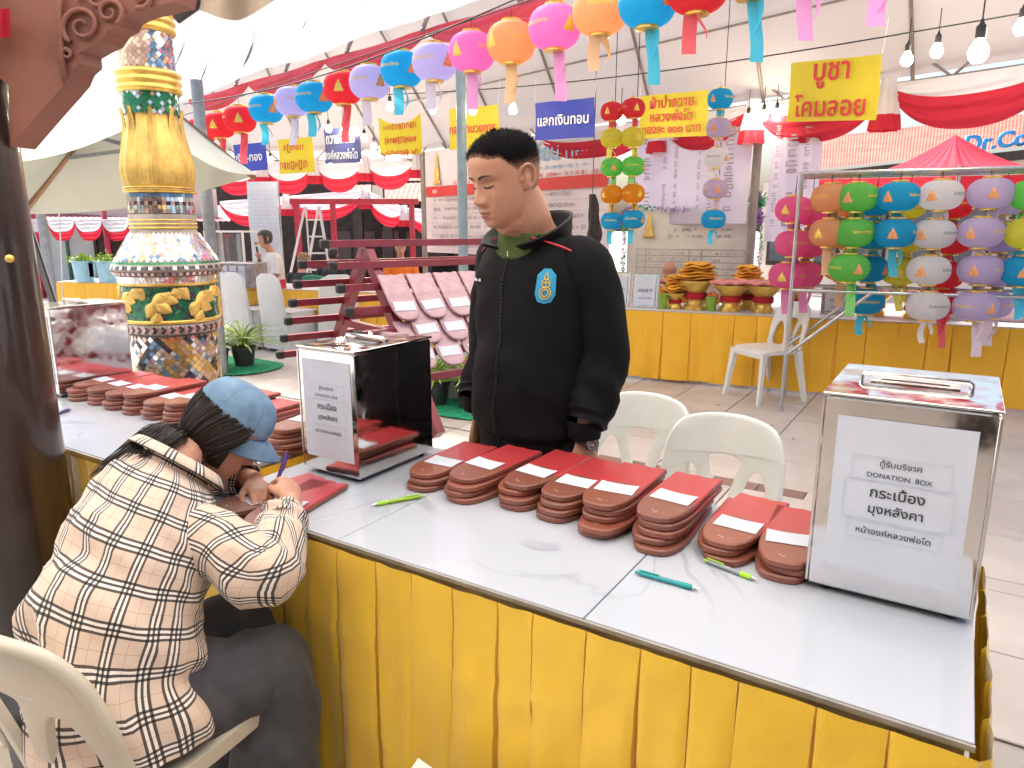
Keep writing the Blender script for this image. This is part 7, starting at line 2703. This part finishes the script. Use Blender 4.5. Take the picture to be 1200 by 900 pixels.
# ---------------------------------------------------------------- background people (low detail, one skin each)
def small_person(label, loc, facing, z_seat, robe, hair=None, sc=1.0, arms=None, skin='skin_man', lean=.05, mic=False):
    t = thing('person', label, 'person', loc)
    f = Vector((facing[0], facing[1], 0)).normalized()
    l = Vector((-f.y, f.x, 0))
    def B(ff, ll, z): return (f * ff + l * ll) * sc + Vector((0, 0, z_seat + z * sc))
    hp = B(.06 + lean, 0, .72)
    Mh = frame(hp, f + Vector((0, 0, -.25))) @ Matrix.Scale(sc, 4)
    parts = [xform(head_mb(1.0, 40, 56), Mh), xform(ear_mb(-1), Mh), xform(ear_mb(1), Mh)]
    parts.append(MB().tube([hp + Vector((0, 0, -.05 * sc)), B(.02 + lean * .6, 0, .56), B(lean * .4, 0, .50)], [.052 * sc, .056 * sc, .07 * sc], 12))
    parts.append(loft([(B(lean * z, 0, z), l, f, w * sc, d * sc, 2.2) for z, w, d in ((0, .15, .11), (.2, .14, .10), (.4, .16, .10), (.5, .12, .07), (.54, .06, .05))], 20, cap=True))
    arms = arms or [((.0, .20, .46), (.05, .24, .22), (.26, .14, .12)), ((.0, -.20, .46), (.05, -.24, .22), (.26, -.14, .12))]
    for i, ar in enumerate(arms):
        A = [B(*q) for q in ar]
        parts.append(MB().tube(catmull(A, 4), [.045 * sc, .043 * sc, .041 * sc, .040 * sc, .038 * sc, .036 * sc, .034 * sc, .031 * sc, .028 * sc], 10))
        d = (A[2] - A[1]).normalized()
        parts += hand_parts(A[2], d, Vector((0, 0, 1)) if abs(d.z) < .8 else f * -1, 1 if i else -1, [(40, 45, 25)] * 4, .03, .9 * sc)
    for sd in (-1, 1):
        parts.append(MB().tube([B(0, sd * .09, .02), B(.38, sd * .11, .03), B(.38, sd * .11, -min(.40, z_seat - .02) / sc)], [.075 * sc, .055 * sc, .04 * sc], 10))
    obj('body', union(parts, .009, M[skin], 'body', 1), t)
    fd = folds(.008, 6, 6, len(label))
    rg = []
    for i in range(21):
        z = -.03 + .565 * i / 20
        w, d = lerp_table([(-.03, .18, .16), (.2, .175, .145), (.38, .195, .135), (.46, .185, .115), (.50, .13, .085), (.535, .075, .065)], z)
        rg.append((B(lean * max(0, z), 0, z), l, f, w * sc, d * sc, 2.3))
    loft(rg, 40, fd).build('shirt', robe, t, smooth=True)
    for i, ar in enumerate(arms):
        A = [B(*q) for q in ar]
        sleeve([A[0].lerp(B(0, 0, .46), .35), A[0], A[0].lerp(A[1], .55), A[0].lerp(A[1], .9)], [.05 * sc, .072 * sc, .068 * sc, .066 * sc], 20, None, per=4).build('sleeve', robe, t, smooth=True)
    for sd in (-1, 1):
        MB().tube(catmull([B(0, sd * .09, .03), B(.38, sd * .11, .035), B(.385, sd * .11, -min(.36, z_seat - .06) / sc)], 4), [.095 * sc] * 4 + [.08 * sc] * 2 + [.07 * sc] * 3, 14).build('trouser_leg', M['black_plastic'] if robe.name[:5] != 'saffr' else robe, t, smooth=True)
    if hair:
        hb = MB()
        hb.grid(lambda a, b: tuple(Mh @ ((lambda p: p + (p - Vector((0, -.01, 0))).normalized() * .010)(head_pt(R(70) + (2 * math.pi - R(140)) * a if b < .62 else 2 * math.pi * a, (-.06 + .155 * b / .8) if b < .8 else (.095 + .0205 * (b - .8) / .2), 1, 1.02)))), 40, 20)
        hb.build('hair', hair, t, smooth=True)
    if mic:
        A = B(*arms[0][2])
        m = hp + f * .13 * sc + Vector((0, 0, -.06))
        MB().tube([A + Vector((0, 0, -.06)), A, A.lerp(m, .75)], .014, 10).build('microphone', M['black_rubber'], t, smooth=True)
        MB().lathe([(.0001, -.026), (.018, -.018), (.024, 0), (.018, .018), (.0001, .026)], 14, m).build('foam_head', mat('mic_foam', (.45, .22, .08), .8), t, smooth=True)
    return t
saf = mat('saffron_robe', (.70, .22, .02), .75, var=.15, bump=.2)
small_person('shaven monk in an orange robe seated behind the heaped robes', fb(.08, 1.15), (-.2, -1), .34, saf, None, .86, lean=.08)
small_person('second shaven monk with bowed head behind the far table', fb(.40, 1.30), (-.75, -.6), .30, mat('saffron_robe_dark', (.62, .17, .03), .75, var=.15), mat('stubble_hair', (.10, .09, .085), .8), .84, lean=.12)
dkh = mat('black_grey_hair', (.05, .05, .052), .6, var=.3, scale=60)
p = at(322, 330, 9.95)
small_person('person in a white shirt speaking into a microphone', (p.x, p.y, 0), (-.85, -.5), .55, mat('white_shirt', (.72, .68, .66), .75, var=.04, bump=.1), dkh, .98, [((0, -.20, .46), (.10, -.24, .24), (.18, -.08, .46)), ((0, .20, .46), (.03, .24, .22), (.22, .16, .04))], 'skin_man', .03, True)
p = at(353, 330, 10.4)
small_person('seated person in a dark shirt with light brown hair', (p.x, p.y, 0), (.35, .9), .28, mat('navy_shirt', (.03, .04, .05), .8, var=.1), mat('light_brown_hair', (.32, .18, .08), .6, var=.3, scale=60), .92, None, 'skin_woman', .04)
p = at(470, 318, 11.2)
small_person('seated monk in a bright orange robe behind the tile rack', (p.x, p.y, 0), (.2, -1), .42, mat('saffron_robe_bright', (.85, .20, .02), .75, var=.1), None, .95)
p = at(388, 320, 11.0)
small_person('seated dark-haired person left of the rack ridge', (p.x, p.y, 0), (.3, .95), .34, mat('black_shirt', (.025, .025, .03), .8), mat('dark_hair_far', (.02, .015, .014), .5), .9, None, 'skin_woman')

# ---------------------------------------------------------------- white covered chairs
def covered_chair(label, x, y, rz):
    t = thing('covered_chair', label, 'chair', (x, y, 0), rz, 'white fabric covered chairs')
    m = M.get('cover') or thin('white_chair_cover', (.78, .78, .79), .15, var=.04)
    M['cover'] = m
    def back(a, b):
        an = 2 * math.pi * a
        z = .03 + .87 * b
        w = lerp_table([(0, .235), (.45, .22), (.75, .215), (.93, .20), (.98, .16), (1, .10)], b)[0]
        d = lerp_table([(0, .050), (.5, .035), (.92, .028), (1, .008)], b)[0]
        fl = 1 + .05 * math.sin(an * 9) * (1 - b)
        return (w * fl * math.copysign(abs(math.cos(an)) ** .6, math.cos(an)), -.23 - .09 * b + d * fl * math.sin(an), z)
    MB().grid(back, 56, 18, closed=True).build('back_cover', m, t, smooth=True)
    def seat(a, b):
        an = 2 * math.pi * a
        z = .46 * (1 - b) if b < 1 else 0.02
        z = max(.03, z)
        r = (.20 + .05 * b + .012 * math.sin(an * 8) * b)
        e = lambda c: math.copysign(abs(c) ** .5, c)
        return (r * 1.05 * e(math.cos(an)), .0 + r * 1.05 * e(math.sin(an)), z)
    MB().grid(seat, 64, 8, closed=True).build('seat_cover', m, t, smooth=True)
    MB().box((0, 0, .455), (.42, .42, .02), bev=.009).build('seat_pad', m, t)
    for sx in (-1, 1):
        for sy in (-1, 1):
            MB().tube([(sx * .20, sy * .21, 0), (sx * .18, sy * .19, .4)], .018, 8).build('leg', M['white_plastic'], t)
for k, (px, py, lab) in enumerate(((286, 395, 'white covered chair beside the grey steel post'), (305, 398, 'white covered chair second from the grey post'), (345, 402, 'white covered chair in the gap left of the mirror donation box'), (398, 404, 'white covered chair behind the foot of the tile rack'))):
    g = on(px, py + 6, 0)
    covered_chair(lab, g.x, g.y, face_to(.55, .84) if k < 3 else face_to(-.3, .95))

# ---------------------------------------------------------------- things on and behind the left far tables
p = at(287, 338, 8.95)
t = thing('display_box', 'acrylic box with three white notices on the far orange table', 'box', (p.x, p.y, .68), -.35)
MB().box((0, 0, .15), (.54, .24, .30), bev=.004).build('box_body', mat('smoky_acrylic', (.35, .30, .28), .15, var=.2), t)
MB().box((0, 0, .305), (.56, .26, .014)).build('lid', M['steel_trim'], t)
for k in range(3):
    s_ = MB().box((-.19 + k * .135, -.124, .15), (.10, .003, .24)).build('notice_sheet', M['paper'], t)
    scribble(s_, -.22 + k * .135, -.16 + k * .135, .2, -.128, .012, rp, M['ink_grey'])
p = at(323, 337, 8.75)
t = thing('red_box', 'small red box on the orange table before the speaker', 'box', (p.x, p.y, .68), -.35)
rbm = mat('red_card', (.55, .02, .03), .5, var=.06)
MB().box((0, 0, .05), (.21, .15, .10), bev=.004).build('box_body', rbm, t)
MB().box((0, 0, .104), (.22, .16, .014), bev=.003).build('lid', rbm, t)
p = at(380, 336, 9.6)
green_pl = mat('green_plastic', (.03, .26, .16), .4, var=.06)
plastic_chair('green plastic chair behind the seated dark-shirted person', p.x, p.y, face_to(.2, .95), green_pl, 'green plastic chairs')
# blue planters
for k, (px, lab) in enumerate(((99, 'light blue planter with yellow green foliage, left of two'), (126, 'light blue planter with yellow green foliage, nearest the mosaic column'))):
    g = at(px, 320, 9.55)
    t = thing('planter', lab, 'planter', (g.x, g.y, .70), 0, 'light blue planters')
    MB().lathe([(.105, 0), (.108, 0), (.135, .26), (.145, .262), (.145, .28), (.125, .28), (.12, .24), (.001, .24)], 24).build('pot', mat('pale_blue_plastic_%d' % k, (.30, .55, .68), .4, var=.05), t, smooth=35)
    lv = MB()
    rn = random.Random(60 + k)
    for q in range(420):
        a, r_, z = rn.uniform(0, 6.283), abs(rn.gauss(0, .085)), .25 + abs(rn.gauss(0, .045))
        c = Vector((r_ * math.cos(a), r_ * math.sin(a) * .9, z))
        u = Vector((rn.gauss(0, 1), rn.gauss(0, 1), rn.gauss(0, .6))).normalized() * .028
        v = u.cross(Vector((rn.gauss(0, 1), rn.gauss(0, 1), rn.gauss(0, 1)))).normalized() * .013
        lv.add([c - u, c + v, c + u, c - v], [(0, 1, 2, 3)])
    o = lv.build('foliage', mat('yellow_green_leaf_%d' % k, (.36, .44, .07), .6, var=.35, scale=25, hue=(.16, .28, .04)), t)
    o['kind'] = 'stuff'
    MB().box((.15 if k == 0 else -.15, -.10, .16), (.07, .004, .18)).build('price_card', M['paper'], t)
# tall white text banner, ladder, display case
a = at(296, 300, 11.4)
t = thing('text_banner', 'tall narrow white banner full of fine print behind the speaker', 'banner', (a.x + .22, a.y, 0), -.12)
MB().grid(lambda u, v: (-.24 + .50 * u, .02 * math.sin(v * 7), .5 + 1.60 * v), 6, 16).build('sheet', M['paper'], t, smooth=True)
for k in range(22):
    scribble(t, -.19, .21, .70 + k * .06, -.028, .016, rp, M['print_line'], .7)
for sx in (-.24, .26):
    MB().tube([(sx, .03, 0), (sx, .03, 2.12)], .012, 8).build('pole', M['steel_pipe'], t)
p = at(362, 312, 12.2)
t = thing('step_ladder', 'aluminium step ladder standing before the dark pavilion', 'ladder', (p.x, p.y, 0))
al = M['steel_trim']
alm = mat('aluminium', (.62, .62, .60), .4, metal=.5, var=.05)
for sx in (-1, 1):
    MB().bar((.30 + sx * .20, -.25, 0), (.0 + sx * .11 + .12, 0, 1.75), .045, .02).build('rail', alm, t)
    MB().bar((-.42 + sx * .16, .25, 0), (.0 + sx * .11 + .10, .03, 1.75), .045, .02).build('rear_rail', alm, t)
for k in range(6):
    f = (k + .6) / 6.4
    MB().bar((.30 - .18 * f - .20 + .09 * f, -.25 + .25 * f, 1.75 * f), (.30 - .18 * f + .20 - .09 * f, -.25 + .25 * f, 1.75 * f), .07, .025).build('step', alm, t)
p = at(276, 330, 10.6)
t = thing('display_case', 'small glass display case on legs behind the grey post', 'display case', (p.x, p.y, 0), -.2)
for sx in (-1, 1):
    for sy in (-1, 1):
        MB().box((sx * .30, sy * .2, .68), (.025, .025, 1.36)).build('corner_post', M['white_plastic'], t)
for zz2 in (.70, 1.35):
    MB().box((0, 0, zz2), (.63, .43, .025)).build('shelf', M['white_plastic'], t)
gl = mat('clear_glass', (.75, .8, .8), .05, var=0, trans=.9, alpha=.35)
MB().box((0, -.2, 1.02), (.56, .006, .60)).build('pane', gl, t)
MB().box((.05, 0, .80), (.3, .16, .10), bev=.01).build('red_cushion', M['red_cloth'], t)
# red steel gate frame behind the speaker
p = at(352, 310, 12.6)
t = thing('steel_gateway', 'red painted steel gateway before the dark pavilion', 'gateway', (p.x, p.y, 0))
for x in (0, .62, 1.98):
    MB().box((x, 0, .9), (.085, .085, 1.8)).build('post', M['post_red'], t)
MB().box((1.0, 0, 1.84), (2.2, .09, .09)).build('beam', M['post_red'], t)
# red peaked tent behind the lantern rack
apex = at(1120, 158, 8.8)
t = thing('peaked_tent', 'red peaked tent roof rising behind the lantern rack', 'tent', (apex.x, apex.y, 0), .3)
for k in range(4):
    a0_ = math.pi / 4 + k * math.pi / 2
    c0_, c1_ = Vector((1.45 * math.cos(a0_), 1.45 * math.sin(a0_), 2.02)), Vector((1.45 * math.cos(a0_ + math.pi / 2), 1.45 * math.sin(a0_ + math.pi / 2), 2.02))
    top = Vector((0, 0, apex.z))
    def f(a, b, c0_=c0_, c1_=c1_):
        p = top.lerp(c0_.lerp(c1_, a), b)
        return (p.x, p.y, p.z - .16 * math.sin(math.pi * b) + .018 * math.sin(a * 40) * b * (1 - b) * 3)
    MB().grid(f, 40, 12).build('roof_panel', thin('red_tent_%d' % k, (.72, .08, .12), .35, var=.05), t, smooth=True)
    MB().grid(lambda a, b, c0_=c0_, c1_=c1_: tuple(c0_.lerp(c1_, a) + Vector((0, 0, -.22 * b))), 20, 2).build('valance', M['red_cloth'], t, smooth=True)
    MB().tube([(c0_.x, c0_.y, 0), tuple(c0_)], .02, 8).build('leg', M['steel_pipe'], t)
# dark cloth hanging between the strings and the notice board
p = at(693, 285, 7.2)
def dk(a, b):
    an = 2 * math.pi * a
    r = .06 * (1 + .5 * noise.noise(Vector((math.cos(an) * 2, math.sin(an) * 2, b * 6)))) * math.sin(math.pi * (.08 + .84 * b)) ** .5
    return (r * math.cos(an) + .03 * math.sin(b * 5), r * math.sin(an), .95 - .95 * b)
o = MB().grid(dk, 24, 20, closed=True).build('hanging_cloth', mat('black_brown_cloth', (.03, .02, .018), .7, var=.4, scale=20), label='dark bundled cloth hanging left of the notice board', cat='cloth', smooth=True)
o.location = (p.x, p.y, .78)
MB().tube([(p.x, p.y, 1.70), (p.x + .01, p.y, 3.0)], .004, 4).build('hanging_thread', M['ink'], label='thread holding the dark bundled cloth', cat='thread')
# leaning dark strip and pale sheet by the wooden post
p, q = at(48, 352, 6.6), at(28, 250, 6.9)
t = thing('leaning_board', 'narrow dark board leaning behind the left donation box', 'board', (p.x, p.y, 0))
MB().bar((.25, 0, 0), Vector((q.x - p.x, q.y - p.y, q.z)), .02, .09).build('strip', M['black_plastic'], t)
MB().bar((.29, -.01, 0), Vector((q.x - p.x + .04, q.y - p.y - .01, q.z)), .012, .02).build('edge', M['steel_pipe'], t)
p = at(68, 350, 8.0)
t = thing('low_table', 'low table under a pale blue sheet left of the planters', 'table', (p.x, p.y, 0), -.3)
MB().grid(lambda a, b: ((a - .5) * .9, -.3 + (.0 if b < .5 else .0) + (b if b > .5 else .5) * .6 - .3, .52 if b >= .5 else .52 * (b * 2)), 16, 8).build('sheet', mat('pale_blue_sheet', (.62, .70, .74), .7, var=.06), t)
MB().box((0, .05, .26), (.84, .5, .50)).build('frame', M['wall_cream'], t)
# a few dry leaves on the paving
for k, (px, py) in enumerate(((795, 470), (842, 475), (760, 488), (905, 500), (930, 515), (775, 505))):
    g = on(px, py, 0)
    o = obj('dry_leaf', leaf_me, None, (g.x, g.y, .002), (0, 0, rl.uniform(0, 6)), label='small dry leaf on the paving, %s counted from the far table' % ORD[k], cat='leaf', group='dry leaves on the paving')
